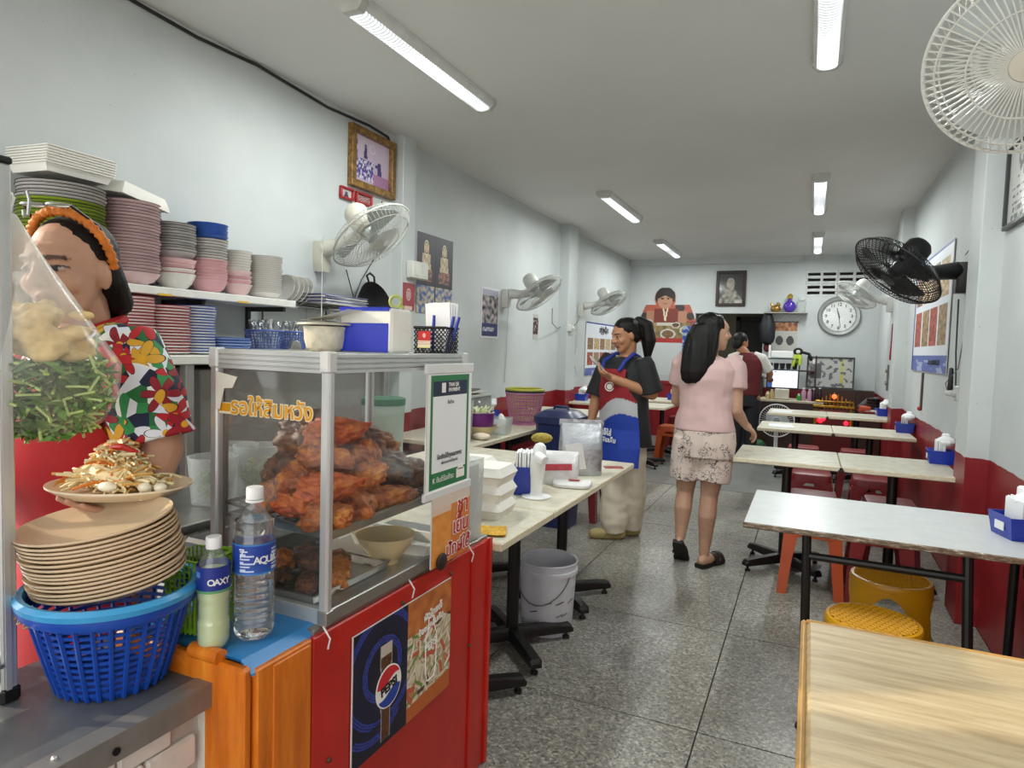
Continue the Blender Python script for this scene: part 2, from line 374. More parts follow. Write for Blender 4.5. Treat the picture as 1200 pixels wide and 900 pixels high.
# ---------------------------------------------------------------- tables and stools
def laminate(name, stops, edge=False):
    m, t = raw(name, '#d8d2c0', .32); v = t.coord('Object', (3, 14, 14) if edge else (2, 2, 2))
    t.l(t.ramp(t.noise(v, 7 if not edge else 9, 7, .7), stops), t.b.inputs['Base Color']); return m
LAM = laminate('cream_laminate', [(.3, '#b9b29c'), (.5, '#cfc9b5'), (.7, '#dcd8c8')])
LAMW = laminate('white_laminate', [(.3, '#c3c6c6'), (.7, '#d0d2d2')])
EDGE = laminate('laminate_edge', [(.3, '#b9ab88'), (.5, '#d9d0b4'), (.75, '#ece7d6')], True)
EDGEB = laminate('chipped_brown_edge', [(.3, '#4c3b2d'), (.5, '#7a6650'), (.62, '#b9ab98'), (.66, '#efece4')], True)
BLACK = M('#141414', .42, 0, var=.25, bump=.05); DARKM = M('#20211f', .38, .3, var=.2)
def board(parent, x0, x1, y0, y1, z, th, top, edge, name='tabletop'):
    g = G().box(((x0+x1)/2, (y0+y1)/2, z-th/2), (x1-x0, y1-y0, th), .004)
    me = mesh_of(name, g, [top, edge], 35)
    for p in me.polygons: p.material_index = 0 if p.normal.z > .9 else 1
    return link(name, me, parent)
def ped_table(loc, label, rz=0, L=1.18, Wd=.62, group='cream tables on black pedestals'):
    t = thing('pedestal_table', label, 'table', loc, rz, group)
    board(t, -L/2, -.002, -Wd/2, Wd/2, .72, .028, LAM, EDGE); board(t, .002, L/2, -Wd/2, Wd/2, .72, .028, LAM, EDGE)
    for y in (-Wd/2, Wd/2):
        part('joint_bracket', G().box((0, y, .698), (.03, .03, .012)).box((0, y-.004*math.copysign(1, -y), .706), (.018, .006, .02), .002), BLACK, t)
    for sx in (-.29, .29):
        part('column', G().cyl((sx, 0, .06), (sx, 0, .69), .028, 14).box((sx, 0, .685), (.3, .3, .012)), BLACK, t)
        for a in (0, 1, 2, 3):
            an = PI/4+a*PI/2; d = Vector((math.cos(an), math.sin(an), 0)); R = Matrix.Rotation(an, 3, 'Z')
            g = G(); prof = lambda x, h, w: [Vector((sx, 0, 0)) + R @ Vector((x, s*w, z)) for s, z in ((-1, .035), (1, .035), (1, .035+h*.75), (.7, .035+h), (-.7, .035+h), (-1, .035+h*.75))]
            g.ring_loft([prof(.015, .055, .026), prof(.22, .042, .026), prof(.285, .036, .026), prof(.298, .018, .022)])
            f = part('foot', g, BLACK, t)
            part('glide', G().cyl((sx+d.x*.27, d.y*.27, 0), (sx+d.x*.27, d.y*.27, .012), .016, 10).cyl((sx+d.x*.27, d.y*.27, .012), (sx+d.x*.27, d.y*.27, .04), .008, 8), BLACK, f)
    return t
pt0 = ped_table((.19, 4.43, 0), 'cream pedestal table beside the wall pillar, second table from the street along the right wall')
dup(pt0, (.20, 6.25, 0), label='cream pedestal table, third from the street along the right wall')
dup(pt0, (.19, 7.86, 0), label='cream pedestal table at the end of the right wall row, before the cashier desk')
ped_table((-1.455, 2.075, 0), 'cream pedestal table butted against the red food counter', Wd=.46)
dup(pt0, (-1.455, 2.62, 0), label='cream pedestal table over the white bucket, between two tables of its row')
dup(pt0, (-1.455, 3.245, 0), label='cream pedestal table under the silver foil bag at the end of its row')
dup(pt0, (-2.03, 6.15, 0), label='cream pedestal table behind the navy lidded bin')
dup(pt0, (-2.03, 7.55, 0), label='cream pedestal table behind the vendor in the blue apron, second from the back wall')
dup(pt0, (-2.03, 8.55, 0), label='cream pedestal table nearest the back wall under the food cutout')
# two tables along the side wall behind the counter row
for (x, y, L, lb) in ((-2.26, 3.87, .56, 'cream side table under the bowls and the clear drawer box'), (-2.26, 4.64, .96, 'cream side table under the pink lattice basket')):
    t = thing('side_table', lb, 'table', (x, y, 0)); board(t, -.36, .36, -L/2, L/2, .72, .03, LAM, EDGE)
    for a in (-1, 1):
        for b in (-1, 1): part('leg', G().box((a*.30, b*(L/2-.08), .345), (.035, .035, .69), .004), BLACK, t)
    for a in (-1, 1): part('apron_rail', G().box((a*.30, 0, .65), (.02, L-.2, .05)), BLACK, t)
# the white folding table
t = thing('folding_table', 'white topped folding table with chipped brown edge on thin black legs', 'table', (.31, 2.875, 0))
board(t, -.51, .51, -.325, .325, .72, .022, LAMW, EDGEB)
for x in (-.29, .205):
    lg = part('leg', G().cyl((x, -.27, .70), (x+.02, -.345, .012), .0165, 10), DARKM, t)
    part('glide', G().lathe([(.026, 0), (.024, .012), (.012, .03)], (x+.02, -.347, 0), 12), BLACK, lg)
part('cross_bar', G().cyl((-.29, -.28, .615), (.205, -.28, .615), .014, 10), DARKM, t)
part('wall_bracket', G().box((.45, .1, .69), (.1, .3, .03)).box((.5, .1, .6), (.018, .3, .2)), DARKM, t)
part('rear_leg', G().cyl((.47, .27, .70), (.47, .30, .0), .0165, 10), DARKM, t)
# the light wood table by the street
def woodmat(name, stops, sc=(1.5, 14, 14), rough=.42):
    m, t = raw(name, '#b9955f', rough); v = t.coord('Object', sc); f = t.noise(v, 3.2, 8, .66)
    t.l(t.ramp(f, stops), t.b.inputs['Base Color']); t.bump(f, .12, .002); return m
PALEWOOD = woodmat('pale_wood', [(.25, '#a08a66'), (.42, '#b89f76'), (.55, '#c8b289'), (.75, '#d8c6a0')])
t = thing('wooden_table', 'pale wood topped table with rounded edge at the street end of the right wall', 'table', (.42, 1.10, 0))
g = G(); g.box((0, 0, .700), (.80, 1.16, .040), .012); part('tabletop', g, PALEWOOD, t)
part('edge_band', G().box((-.403, 0, .698), (.012, 1.165, .042), .005).box((0, .583, .698), (.80, .012, .042), .005), M('#c79a55', .4, var=.15, sc=30), t)
for a in (-1, 1):
    for b in (-1, 1): part('leg', G().box((a*.33, b*.5, .34), (.04, .04, .68), .004), DARKM, t)
# plastic stools
def stool(loc, hexc, label, rz=0, group='red plastic stools'):
    mt = M(hexc, .38, var=.10, sc=6); t = thing('plastic_stool', label, 'stool', loc, rz, group)
    def sq(h, z, r=.035, n=4):
        o = []
        for cx, cy, a0 in ((1, 1, 0), (-1, 1, PI/2), (-1, -1, PI), (1, -1, 1.5*PI)):
            for k in range(n+1): a = a0+PI/2*k/n; o.append((cx*(h-r)+r*math.cos(a), cy*(h-r)+r*math.sin(a), z))
        return o
    g = G().ring_loft([sq(.142, .385), sq(.140, .43), sq(.134, .446), sq(.118, .450), sq(.03, .448, .02)]); part('seat', g, mt, t)
    for sx in (-1, 1):
        for sy in (-1, 1):
            def L(z, h, w, k):                                    # L-shaped section, flared to the foot
                P = [(h, h), (h-w, h), (h-w, h-k), (h-k, h-k), (h-k, h-w), (h, h-w)]; return [(sx*a, sy*b, z) for a, b in P]
            part('leg', G().ring_loft([L(0, .172, .05, .012), L(.2, .158, .058, .012), L(.34, .149, .075, .012), L(.395, .144, .12, .012)]), mt, t)
    part('rail', G().box((0, .147, .345), (.2, .012, .03)).box((0, -.147, .345), (.2, .012, .03)).box((.147, 0, .345), (.012, .2, .03)).box((-.147, 0, .345), (.012, .2, .03)), mt, t)
    return t
s0 = stool((.40, 4.12, 0), '#7a1d21', 'red plastic stool beside the orange stool, street side of the second table')
stool((.06, 4.10, 0), '#b54c22', 'orange plastic stool under the second table from the street', group='orange plastic stools')
for x, y, lb in ((.06, 4.66, 'dark red stool behind the orange stool, partly under the second table'), (.50, 4.70, 'dark red stool by the pillar, far side of the second table'),
                 (.05, 5.52, 'red stool in the aisle-side place between second and third tables'), (.47, 5.52, 'red stool in the wall-side place between second and third tables'),
                 (-.02, 7.05, 'red stool in the aisle-side place between third and fourth tables'), (.45, 7.05, 'red stool in the wall-side place between third and fourth tables'),
                 (-1.62, 4.95, 'red stool beside the navy lidded bin'), (-1.75, 6.85, 'red stool on the far side of the table behind the navy bin'),
                 (-2.2, 6.85, 'red stool against the side wall below the blue menu poster'), (-2.15, 5.4, 'red stool at the side wall between the pink basket table and the next table')):
    dup(s0, (x, y, 0), label=lb)
stool((-1.50, 7.98, 0), '#b8501f', 'orange plastic stool behind the woman in the pink shirt', group='orange plastic stools')
dup(s0, (-1.62, 9.2, 0), label='red stool close to the back wall under the food cutout')
YEL = M('#d79c12', .36, var=.12, sc=5)
def round_stool(loc, label, rz):
    t = thing('round_stool', label, 'stool', loc, rz, 'yellow round stools'); n = 48
    prof = [(.150, .425), (.152, .44), (.146, .452), (.136, .4535), (.130, .447)]
    g = G().lathe(prof, (0, 0, 0), n, cap0=False, cap1=False); g.lathe([(.150, .425), (.130, .425), (.130, .447)], (0, 0, 0), n, cap0=False, cap1=False); part('seat_rim', g, YEL, t)
    w = G()
    for k in range(-6, 7):                                        # pierced seat, a lattice of crossing bars
        for q in (1, -1):
            d = k*.0205; h = math.sqrt(max(0, .132**2-d*d)); c, s_ = math.cos(q*PI/4), math.sin(q*PI/4)
            w.tube([(-s_*d-c*h, c*d-s_*h, .4515), (-s_*d+c*h, c*d+s_*h, .4515)], .0050, 4)
    part('seat_lattice', w, YEL, t)
    for k in range(4):                                            # four curved legs, the shell arched between them
        g = G(); a0 = k*PI/2+PI/4; rings = []
        for u in (0, .05, .07, .10, .14, .19, .26, .4, .6, .8, 1):
            z = .43*(1-u); r = .150+.035*u
            hw = PI/4 if u <= .05 else max(.34, PI/4-.445*min(1, (u-.05)/.14)**.55)
            cs = [a0-hw+2*hw*j/8 for j in range(9)]
            rings.append([(r*math.cos(a), r*math.sin(a), z) for a in cs]+[((r-.008)*math.cos(a), (r-.008)*math.sin(a), z) for a in reversed(cs)])
        g.ring_loft(rings); part('leg', g, YEL, t)
    return t
r0 = round_stool((.345, 3.04, 0), 'yellow round stool standing under the white folding table', -.12)
dup(r0, (.240, 2.51, 0), .3, 'yellow round stool half hidden by the pale wood table')
# napkin dispensers
BLUEP = M('#1733a0', .3, var=.08); TISSUE = M('#eceeee', .8, var=.03, bump=.25, bsc=40); WHITEP = M('#e6e7e6', .4, var=.04)
def dispenser(loc, label, rz=0, s=1.0):
    t = thing('napkin_dispenser', label, 'napkin box', loc, rz, 'blue napkin dispensers')
    g = G(); o = lambda a, b, z: [(-a, -b, z), (a, -b, z), (a, b, z), (-a, b, z)]
    g.ring_loft([o(.052, .058, 0), o(.062, .066, .07), o(.058, .062, .07), o(.05, .055, .008)], cap1=True); part('tray_box', g, BLUEP, t)
    part('label_sticker', G().box((-.0595, 0, .035), (.002, .05, .026)), WHITEP, t)
    n = G()
    for k in range(7): n.box((-.02+.006*k, .0, .082+.003*(k % 3)), (.005, .096, .075), .001, rz=.04*math.sin(k*2))
    part('napkins', n, TISSUE, t)
    g = G(); g.ball((.02, -.01, .115), (.045, .052, .03), 10); part('rolled_napkins', g, TISSUE, t)
    g = G().box((.025, .03, .13), (.035, .045, .05), .006); part('tissue_roll', g, TISSUE, t)
    t.scale = (s, s, s); return t
d0 = dispenser((.715, 2.86, .72), 'blue napkin dispenser on the white folding table', .25, 1.15)
for x, y, lb in ((.745, 4.66, 'blue napkin dispenser on the second table from the street'), (.755, 6.40, 'blue napkin dispenser on the third table from the street'),
                 (.74, 8.05, 'blue napkin dispenser on the last table by the cashier desk'), (-2.50, 4.98, 'blue napkin dispenser against the wall behind the pink lattice basket'), (-2.52, 7.55, 'blue napkin dispenser by the wall beside the vendor with the phone'),
                 (-1.60, 8.55, 'blue napkin dispenser on the table below the food cutout')):
    dup(d0, (x, y, .72), rnd.uniform(-.15, .2), lb)
# ---------------------------------------------------------------- food counter, display case
def painted(name, stops, sc=8, rough=.38, stretch=(1, 1, 1), bump=.15):
    m, t = raw(name, '#808080', rough); v = t.coord('Object', stretch); f = t.noise(v, sc, 7, .65)
    t.l(t.ramp(f, stops), t.b.inputs['Base Color']); t.bump(f, bump, .002); return m
REDP = painted('red_gloss_paint', [(.2, '#a3160f'), (.5, '#b91f15'), (.75, '#c4281c')], 4, .35)
ORNG = painted('orange_stained_board', [(.2, '#a9500c'), (.45, '#cf6d12'), (.6, '#dd7d1c'), (.78, '#eb9a3a')], 5, .42, (6, 6, .8))
STEEL = M('#a7a7a3', .28, .85, var=.12, sc=20); ALU = M('#c9cbca', .34, .55, var=.06, sc=9); ALUD = M('#9d9d98', .36, .7, var=.1)
cn = thing('food_counter', 'red and orange food counter holding the glass display case', 'counter', (-.9, 1.4, 0))
part('front_panel', G().box((-.012, .02, .37), (.024, .80, .735), .003), REDP, cn)
part('end_panel', G().box((-.19, .425, .372), (.36, .022, .738), .003), REDP, cn)
part('edge_strip', G().box((.003, .31, .37), (.008, .010, .72), .002).box((.003, .425, .372), (.010, .02, .738), .002), REDP, cn)
part('orange_panel', G().box((-.014, -.455, .37), (.026, .146, .735), .003).box((-.004, -.44, .37), (.012, .10, .72), .002), ORNG, cn)
part('side_board', G().box((-.19, -.542, .37), (.36, .024, .75), .006).cyl((-.15, -.545, .752), (-.075, -.545, .752), .015, 12), ORNG, cn)
part('worktop', G().box((-.19, .03, .735), (.36, .80, .028), .003), STEEL, cn)
for y, z in ((-.33, .45), (.30, .44), (-.06, .70), (.18, .70)): part('nail_head', G().ball((.002, y, z), .006, 8), M('#54402c', .5, .5), cn)
for y in (-.34, -.02, .30): part('wire_tie', G().tube([(.004, y, .70), (.012, y-.003, .725), (-.005, y-.006, .75)], .002, 5), WHITEP, cn)
g = G(); nx, ny = 14, 8; rows = []
for j in range(ny+1):
    row = []
    for i in range(nx+1):
        x = -.40+.395*i/nx; y = .862+.212*j/ny; row.append((x-.9, y, .7525+.002*nz(x*9, y*9)-(.02*max(0, (i-nx+1)))))
    rows.append(row)
g.ring_loft(rows, False, False, False); g.ring_loft([[(a, b, c-.004) for a, b, c in r] for r in rows], False, False, False)
solo('plastic_mat', g, M('#2f83c4', .32, var=.08, sc=5), 'light blue plastic mat under the two drink bottles', 'mat')
# lower grey counter in front
lc = thing('lower_counter', 'grey topped low counter with aluminium edge under the blue basket', 'counter', (-1.0, .30, 0))
part('worktop', G().prism([(0, -.63), (0, .63), (-.36, .63), (-.36, .40), (-.62, .40), (-.62, -.63)], .679, .701), painted('worn_grey_sheet', [(.25, '#3d4045'), (.5, '#55585c'), (.66, '#6d6e6c'), (.8, '#8f8a80')], 3, .42), lc)
g = G().prism([(-.03, .004), (.012, .004), (.012, -.042), (.006, -.042), (.006, -.001), (-.03, -.001)], -.63, .63, 'y', at=(0, 0, .70)); part('edge_trim', g, M('#8b8984', .4, .45, var=.12, sc=14), lc)
for y in (-.2, .12, .36, .575): part('screw', G().cyl((.011, y, .678), (.016, y, .678), .0065, 8), M('#1c1a18', .4, .5), lc)
for y in (.0, .28): part('rivet', G().ball((-.012, y, .705), .005, 8), M('#d6d5d0', .3, .8), lc)
part('hinge_plate', G().box((.006, .618, .665), (.012, .02, .06), .002), ALUD, lc)
bp = part('brick_panel', G().box((-.035, 0, .345), (.02, 1.10, .66)), M('#b9b6ae', .6), lc)
BRK = M('#dedbd3', .6, var=.06, sc=20, bump=.5, bsc=55, bd=.004); bme = mesh_of('brick', G().box((0, 0, 0), (.016, .100, .058), .005), BRK)
for r in range(10):
    for k in range(11):
        y = -.50+.1035*k-(.052 if r % 2 else 0)
        if y > .51: continue
        link('brick', bme, bp, (-.02, y, .640-.0615*r))
for y, z in ((.545, .345),): part('corner_strip', G().box((-.02, y+.01, z), (.03, .02, .66), .003), M('#d8d4ca', .6, var=.06), lc)
# glass cabinet by the street, cut by the frame
gc = thing('glass_cabinet', 'tall aluminium and glass cabinet standing on the grey counter at the photo edge', 'cabinet', (-1.257, .473, .702))
def post(par, x, y, z0, z1, w=.026):
    p = part('post', G().box((x, y, (z0+z1)/2), (w, w, z1-z0), .003).box((x+w*.52, y-w*.1, (z0+z1)/2), (.003, w*.35, z1-z0-.01)), ALU, par); return p
for x, y in ((.0, .17), (.0, -.42), (-.3, .17), (-.3, -.42)):
    p = post(gc, x, y, .0, .93); part('post_cap', G().box((x, y, .936), (.030, .030, .012), .003), BLACK, p); part('rubber_foot', G().box((x, y, .012), (.034, .034, .03), .006), BLACK, p)
for z in (.895, .06):
    part('rail', G().box((0, -.125, z), (.02, .56, .055), .003).box((-.3, -.125, z), (.02, .56, .055), .003), ALU, gc); part('rail', G().box((-.15, .17, z), (.275, .02, .055), .003).box((-.15, -.42, z), (.275, .02, .055), .003), ALU, gc)
part('glass_pane', G().box((.0, -.125, .478), (.004, .56, .78)), GLASS, gc); part('glass_pane', G().box((-.15, .17, .478), (.274, .004, .78)), GLASS, gc)
part('door_frame', G().box((.002, .125, .478), (.012, .014, .78)).box((.002, -.36, .478), (.012, .014, .78)), BLACK, gc)
part('shelf', G().box((-.15, -.125, .40), (.27, .55, .008)), STEEL, gc)
for z, y in ((.905, .155), (.885, .155), (.07, .155)): part('screw', G().cyl((.012, y, z), (.017, y, z), .004, 8), STEEL, gc)
part('roof_sheet', G().box((-.15, -.125, .925), (.30, .58, .006)), ALU, gc)
# display case
CX0, CX1, CY0, CY1, CZ = -1.235, -.895, 1.05, 1.635, .75
dc = thing('display_case', 'aluminium framed glass display case full of fried chicken', 'display case', ((CX0+CX1)/2, (CY0+CY1)/2, CZ))
hx, hy = (CX1-CX0)/2, (CY1-CY0)/2
for sx in (-1, 1):
    for sy in (-1, 1):
        p = post(dc, sx*(hx-.010), sy*(hy-.010), 0, .575, .021)
        part('corner_block', G().box((sx*(hx-.010), sy*(hy-.010), .556), (.028, .028, .046), .004), M('#cfd0ce', .4, .2), p)
        part('corner_block', G().box((sx*(hx-.010), sy*(hy-.010), .018), (.026, .026, .03), .003), ALUD, p)
def grooved(a, b, axis, off, z, h):
    g = G(); n = 4; P = [(-.008, 0)]
    for k in range(n): P += [(.010, h*(k+.08)/n), (.010, h*(k+.72)/n), (.005, h*(k+.80)/n), (.005, h*(k+.98)/n)]
    P += [(-.008, h)]; sgn = math.copysign(1, off)
    if axis == 'y': g.prism([(off+sgn*p, q+z) for p, q in P], a, b, 'y')
    else: g.prism([(off+sgn*p, q+z) for p, q in P], a, b, 'x')
    return g
for s_ in (-1, 1):
    part('top_rail', grooved(-hy+.02, hy-.02, 'y', s_*(hx-.012), .532, .044), ALU, dc, smooth=20); part('top_rail', grooved(-hx+.02, hx-.02, 'x', s_*(hy-.012), .532, .044), ALU, dc, smooth=20)
    part('bottom_rail', G().box((s_*(hx-.012), 0, .016), (.018, 2*hy-.04, .030), .002), ALUD, dc); part('bottom_rail', G().box((0, s_*(hy-.012), .016), (2*hx-.04, .018, .034), .002), ALU, dc)
    part('glass_pane', G().box((s_*(hx-.009), 0, .28), (.003, 2*hy-.04, .50)), GLASS, dc)
    part('inner_bead', G().box((s_*(hx-.02), -hy+.026, .28), (.006, .010, .50)).box((s_*(hx-.02), hy-.026, .28), (.006, .010, .50)), ALUD, dc)
part('glass_pane', G().box((0, -hy+.009, .28), (2*hx-.04, .003, .50)), GLASS, dc)
part('roof_sheet', G().box((0, 0, .570), (2*hx-.02, 2*hy-.02, .006)), M('#c4c8c7', .4, .3), dc)
part('floor_sheet', G().box((0, 0, .026), (2*hx-.03, 2*hy-.03, .006)), STEEL, dc)
wr = G()
for k in range(22): y = -hy+.03+(2*hy-.06)*k/21; wr.tube([(-hx+.025, y, .19+.03), (hx-.03, y, .19)], .0016, 4)
for k in range(13): x = -hx+.025+(2*hx-.055)*k/12; wr.tube([(x, -hy+.03, .22-.03*k/12), (x, hy-.03, .22-.03*k/12)], .0016, 4)
part('wire_shelf', wr, M('#6d6d69', .35, .8), dc)
part('shelf_rim', G().tube([(-hx+.022, -hy+.026, .222), (hx-.028, -hy+.026, .191), (hx-.028, hy-.026, .191), (-hx+.022, hy-.026, .222)], .005, 6, closed=True), M('#8d8d88', .3, .9), dc)
part('tape_strip', G().prism([(-.15, .525), (-.085, .515), (-.10, .49), (-.125, .488), (-.138, .44), (-.15, .44)], -hy-.002, -hy-.001, 'y'), M('#dfdcd0', .4), dc)
part('latch', G().box((-hx+.03, -hy+.03, .18), (.012, .01, .02)).ball((-hx+.034, -hy+.02, .165), .006), ALUD, dc)
# gold lettering stuck to the street side glass
WHT = M('#f3f1ea', .5, var=.02); GOLD = M('#dd9a14', .4, var=.08, sc=30); OUTL = M('#f0e6c4', .45, var=.02)
lt = part('lettering_backing', G().box((-.138, -hy+.006, .443), (.058, .001, .026), .0004), OUTL, dc)
part('arrow_mark', G().box((-.138, -hy+.004, .445), (.052, .001, .018), .0004), GOLD, lt)
TH = 'รอให้สิมหวัง'
textmesh('lettering', TH, .050, OUTL, dc, (.008, -hy+.0045, .447), bold=.0028, ext=.0003); textmesh('lettering', TH, .050, GOLD, dc, (.008, -hy+.0036, .447), bold=.0009, ext=.0003)
# prints on the aisle side
RG = (PI/2, 0, PI/2)                                              # text that faces +X
def cola_poster(u, v):
    if u < .5:
        a = (u-.27)/.5; r = math.hypot((u-.26)*1.36, v-.62); q = math.hypot((u-.20)*1.36, v-.52)
        col = (.004, .005, .018, 1)
        rr = r if v > .2 else q
        for k in (.20, .22, .24, .40, .42, .44):
            if abs(rr-k) < .006: col = (.03, .05, .35, 1)
        if .27 < rr < .39 and int(rr*260) % 3 == 0: col = (.010, .013, .06, 1)
        gx = (u-.29)/.5                                           # the glass of cola
        w = .115-.04*(.82-v)
        if .04 < v < .80 and abs(gx) < w: 
            n_ = nz(u*60, v*40); col = (.09+.10*max(0, n_), .03+.05*max(0, n_), .012, 1)
            if v > .70: col = (.55, .50, .42, 1)
            if abs(abs(gx)-w) < .014: col = (.35, .33, .33, 1)
        return col
    n1 = nz(u*14, v*11)
    if v > .70: return lerp((.35, .08, .02, 1), (.62, .22, .05, 1), .5+.7*n1)
    if v < .12+.1*(u-.5): return (.50, .12, .02, 1)
    for x0, y0, x1, y1, r, c in FOOD:
        dx, dy = x1-x0, y1-y0; k = max(0, min(1, ((u-x0)*dx+(v-y0)*dy)/(dx*dx+dy*dy))); q = math.hypot((u-x0-dx*k)*1.36, v-y0-dy*k)
        if q < r: return tuple(p*(1.15-.5*q/r) for p in c)+(1,)
    return lerp((.40, .30, .16, 1), (.72, .64, .48, 1), .5+.5*math.sin(60*(u+.3*v)+9*n1))
_r = random.Random(11); FOOD = []
for k in range(46):
    x, y, a = _r.uniform(.52, .98), _r.uniform(.15, .70), _r.uniform(0, PI); L, r_, c = _r.choice([(.05, .012, (.80, .74, .58)), (.06, .010, (.76, .66, .46)), (.045, .026, (.66, .20, .06)), (.05, .020, (.58, .10, .04)), (.06, .012, (.14, .27, .04)), (.03, .018, (.10, .05, .02)), (.05, .016, (.84, .80, .70))])
    FOOD.append((x-L*math.cos(a), y-L*math.sin(a), x+L*math.cos(a), y+L*math.sin(a), r_, c))
ps = sheet_with('cola_poster', .434, .315, cola_poster, 'dark blue and food photo cola poster on the red counter panel', 'poster', (-.8935, 1.358, .377), PI/2, n=150)
# soft drink roundel: red over white wave over blue
rl = part('logo_disc', G().lathe([(.052, -.0012), (.052, .0004)], (0, 0, 0), 40), WHT, ps, (-.080, -.0016, .140), rot=(PI/2, 0, 0))
def half(top):
    P = []
    for k in range(25):
        x = -.047+.094*k/24; wv = .010*math.sin((x/.047)*2.4)
        P.append((x, (.014 if top else -.016)+wv))
    E = [(.0485*math.cos(a), .0485*math.sin(a)) for a in [PI*k/24 for k in range(25)]]
    if not top: E = [(x, -y) for x, y in E]
    S = [(a, max(b, c)) if top else (a, min(b, c)) for (a, b), c in zip(P, [(.014 if top else -.016)]*25)]
    arc = [(x, y) for x, y in E if (y > .014+.010*math.sin((x/.047)*2.4) if top else y < -.016+.010*math.sin((x/.047)*2.4))]
    inside = [(x, y) for x, y in P if x*x+y*y < .0485**2]
    return arc + inside
for top, hx_ in ((True, '#c8202c'), (False, '#1d3f9c')):
    part('logo_wave', G().prism(half(top), -.0003, .0004, 'z'), M(hx_, .4, var=.03), rl, (0, 0, .0006), smooth=0)
textmesh('logo_word', 'PEPSI', .030, M('#0b0b10', .4, var=0), rl, (0, -.001, .0014), rot=(0, 0, .16), bold=.0012, ext=.0003)
textmesh('print_word', 'PEPSI', .030, WHT, ps, (.112, -.0022, .165), rot=(PI/2, -.12, 0), ext=.0003, bold=.0005)
textmesh('print_word', 'ผัดไทยเจ๊', .026, WHT, ps, (.120, -.0022, .252), rot=(PI/2, -.12, 0), ext=.0003, bold=.0008)
textmesh('print_word', 'ต้องแกล้มกับ..', .024, WHT, ps, (.115, -.0022, .222), rot=(PI/2, -.12, 0), ext=.0003, bold=.0008)
part('bottle_outline', G().tube([(.085, -.002, .10), (.085, -.002, .19), (.098, -.002, .215), (.098, -.002, .24), (.125, -.002, .24), (.125, -.002, .215), (.138, -.002, .19), (.138, -.002, .10), (.128, -.002, .07), (.095, -.002, .07)], .0016, 4, closed=True), WHT, ps)
# payment sign
def pay(u, v):
    if not (.06 < u < .94 and .03 < v < .97): return (.86, .87, .86, 1)
    if .12 < u < .88 and .16 < v < .93:
        if v > .80: return (.012, .02, .06, 1)
        return (.84, .86, .87, 1)
    return (.02, .19, .065, 1)
sg = sheet_with('payment_sign', .236, .318, pay, 'green and white payment sign taped over the end of the display case', 'sign', (-.880, 1.522, .960), PI/2, n=60)
textmesh('print_word', 'THAI QR', .014, WHT, sg, (.014, -.002, .283), bold=.0004, ext=.0002); textmesh('print_word', 'PAYMENT', .014, WHT, sg, (.018, -.002, .269), bold=.0004, ext=.0002)
part('print_icon', G().box((-.038, -.0015, .276), (.020, .001, .026), .001), WHT, sg)
textmesh('print_word', 'ชื่อร้าน', .013, BLACK, sg, (0, -.002, .236), ext=.0002); textmesh('print_word', 'รับเงินได้ทุกธนาคาร', .017, BLACK, sg, (0, -.002, .092), ext=.0002, bold=.0003)
textmesh('print_word', 'เพิ่มยอดขายได้ทุกวัน', .011, BLACK, sg, (0, -.002, .075), ext=.0002); textmesh('print_word', 'K ยินดีรับชำระ', .020, WHT, sg, (-.03, -.002, .032), ext=.0002)
part('print_icon', G().box((.062, -.0015, .034), (.045, .001, .026), .002).box((.062, -.0015, .05), (.03, .001, .014), .002), WHT, sg)
for z, h in ((-.006, .022), (.326, .026)): part('holder', G().box((0, .002, z), (.25, .010, h), .002), M('#dcdedd', .35, var=.03), sg)
# iced tea sign
def tea(u, v):
    if v > .82: return (.72, .60, .50, 1)
    if u < .48 and v < .74: return lerp((.72, .26, .04, 1), (.80, .34, .08, 1), .5+nz(u*9, v*9))
    if u < .48: return (.75, .55, .42, 1)
    return lerp((.62, .16, .03, 1), (.74, .27, .06, 1), v)
ts = sheet_with('iced_tea_sign', .205, .190, tea, 'orange iced tea sign with red lettering below the payment sign', 'sign', (-.878, 1.540, .757), PI/2, n=50)
RDL = M('#c0201c', .4, var=.03)
for k, (w_, sz, x, z) in enumerate((('ชา', .066, .058, .142), ('เย็น', .060, .048, .088), ('ปักษ์ใต้', .050, .038, .030))):
    textmesh('lettering', w_, sz, WHT, ts, (x, -.0022, z), bold=.0036, ext=.0002); textmesh('lettering', w_, sz, RDL, ts, (x, -.0030, z), bold=.0008, ext=.0002)
g = G().ball((-.060, -.008, .012), (.026, .008, .024), 12); part('print_berry_bowl', g, M('#2a1512', .6, bump=.6, bsc=200), ts)
# ---------------------------------------------------------------- on the counters
def lattice_basket(name, label, cat, loc, r0, r1, h, mat, rows=12, cols=26, rimr=.008, rimmat=None, sx=1, sy=1, rz=0, group=None, barw=.005, base=True):
    """round woven plastic basket: rim, base, upright ribs, bands"""
    t = thing(name, label, cat, loc, rz, group); n = 40
    P = lambda a, z: (sx*(r0+(r1-r0)*z/h)*math.cos(a), sy*(r0+(r1-r0)*z/h)*math.sin(a), z)
    w = G()
    for k in range(cols): a = 2*PI*k/cols; w.tube([P(a, .0), P(a, h*.5), P(a, h)], barw, 4)
    for k in range(1, rows+1):
        z = h*k/(rows+1); w.tube([P(2*PI*q/n, z) for q in range(n)], barw*.75, 4, closed=True)
    part('lattice', w, mat, t)
    part('rim', G().tube([(P(2*PI*q/n, h)) for q in range(n)], rimr, 8, closed=True), rimmat or mat, t)
    if base: part('bottom', G().lathe([(0.001, 0), (r0, 0), (r0*1.03, .012), (r0*.97, .006), (0.001, .006)], (0, 0, 0), n, sx, sy, False, False), mat, t)
    return t
BLU = M('#1748a8', .32, var=.10, sc=10); LBLU = M('#3f9bd0', .3, var=.06)
bk = thing('plastic_basket', 'big blue slotted plastic basket with pale blue rim under the oval plates', 'basket', (-1.168, .775, .701))
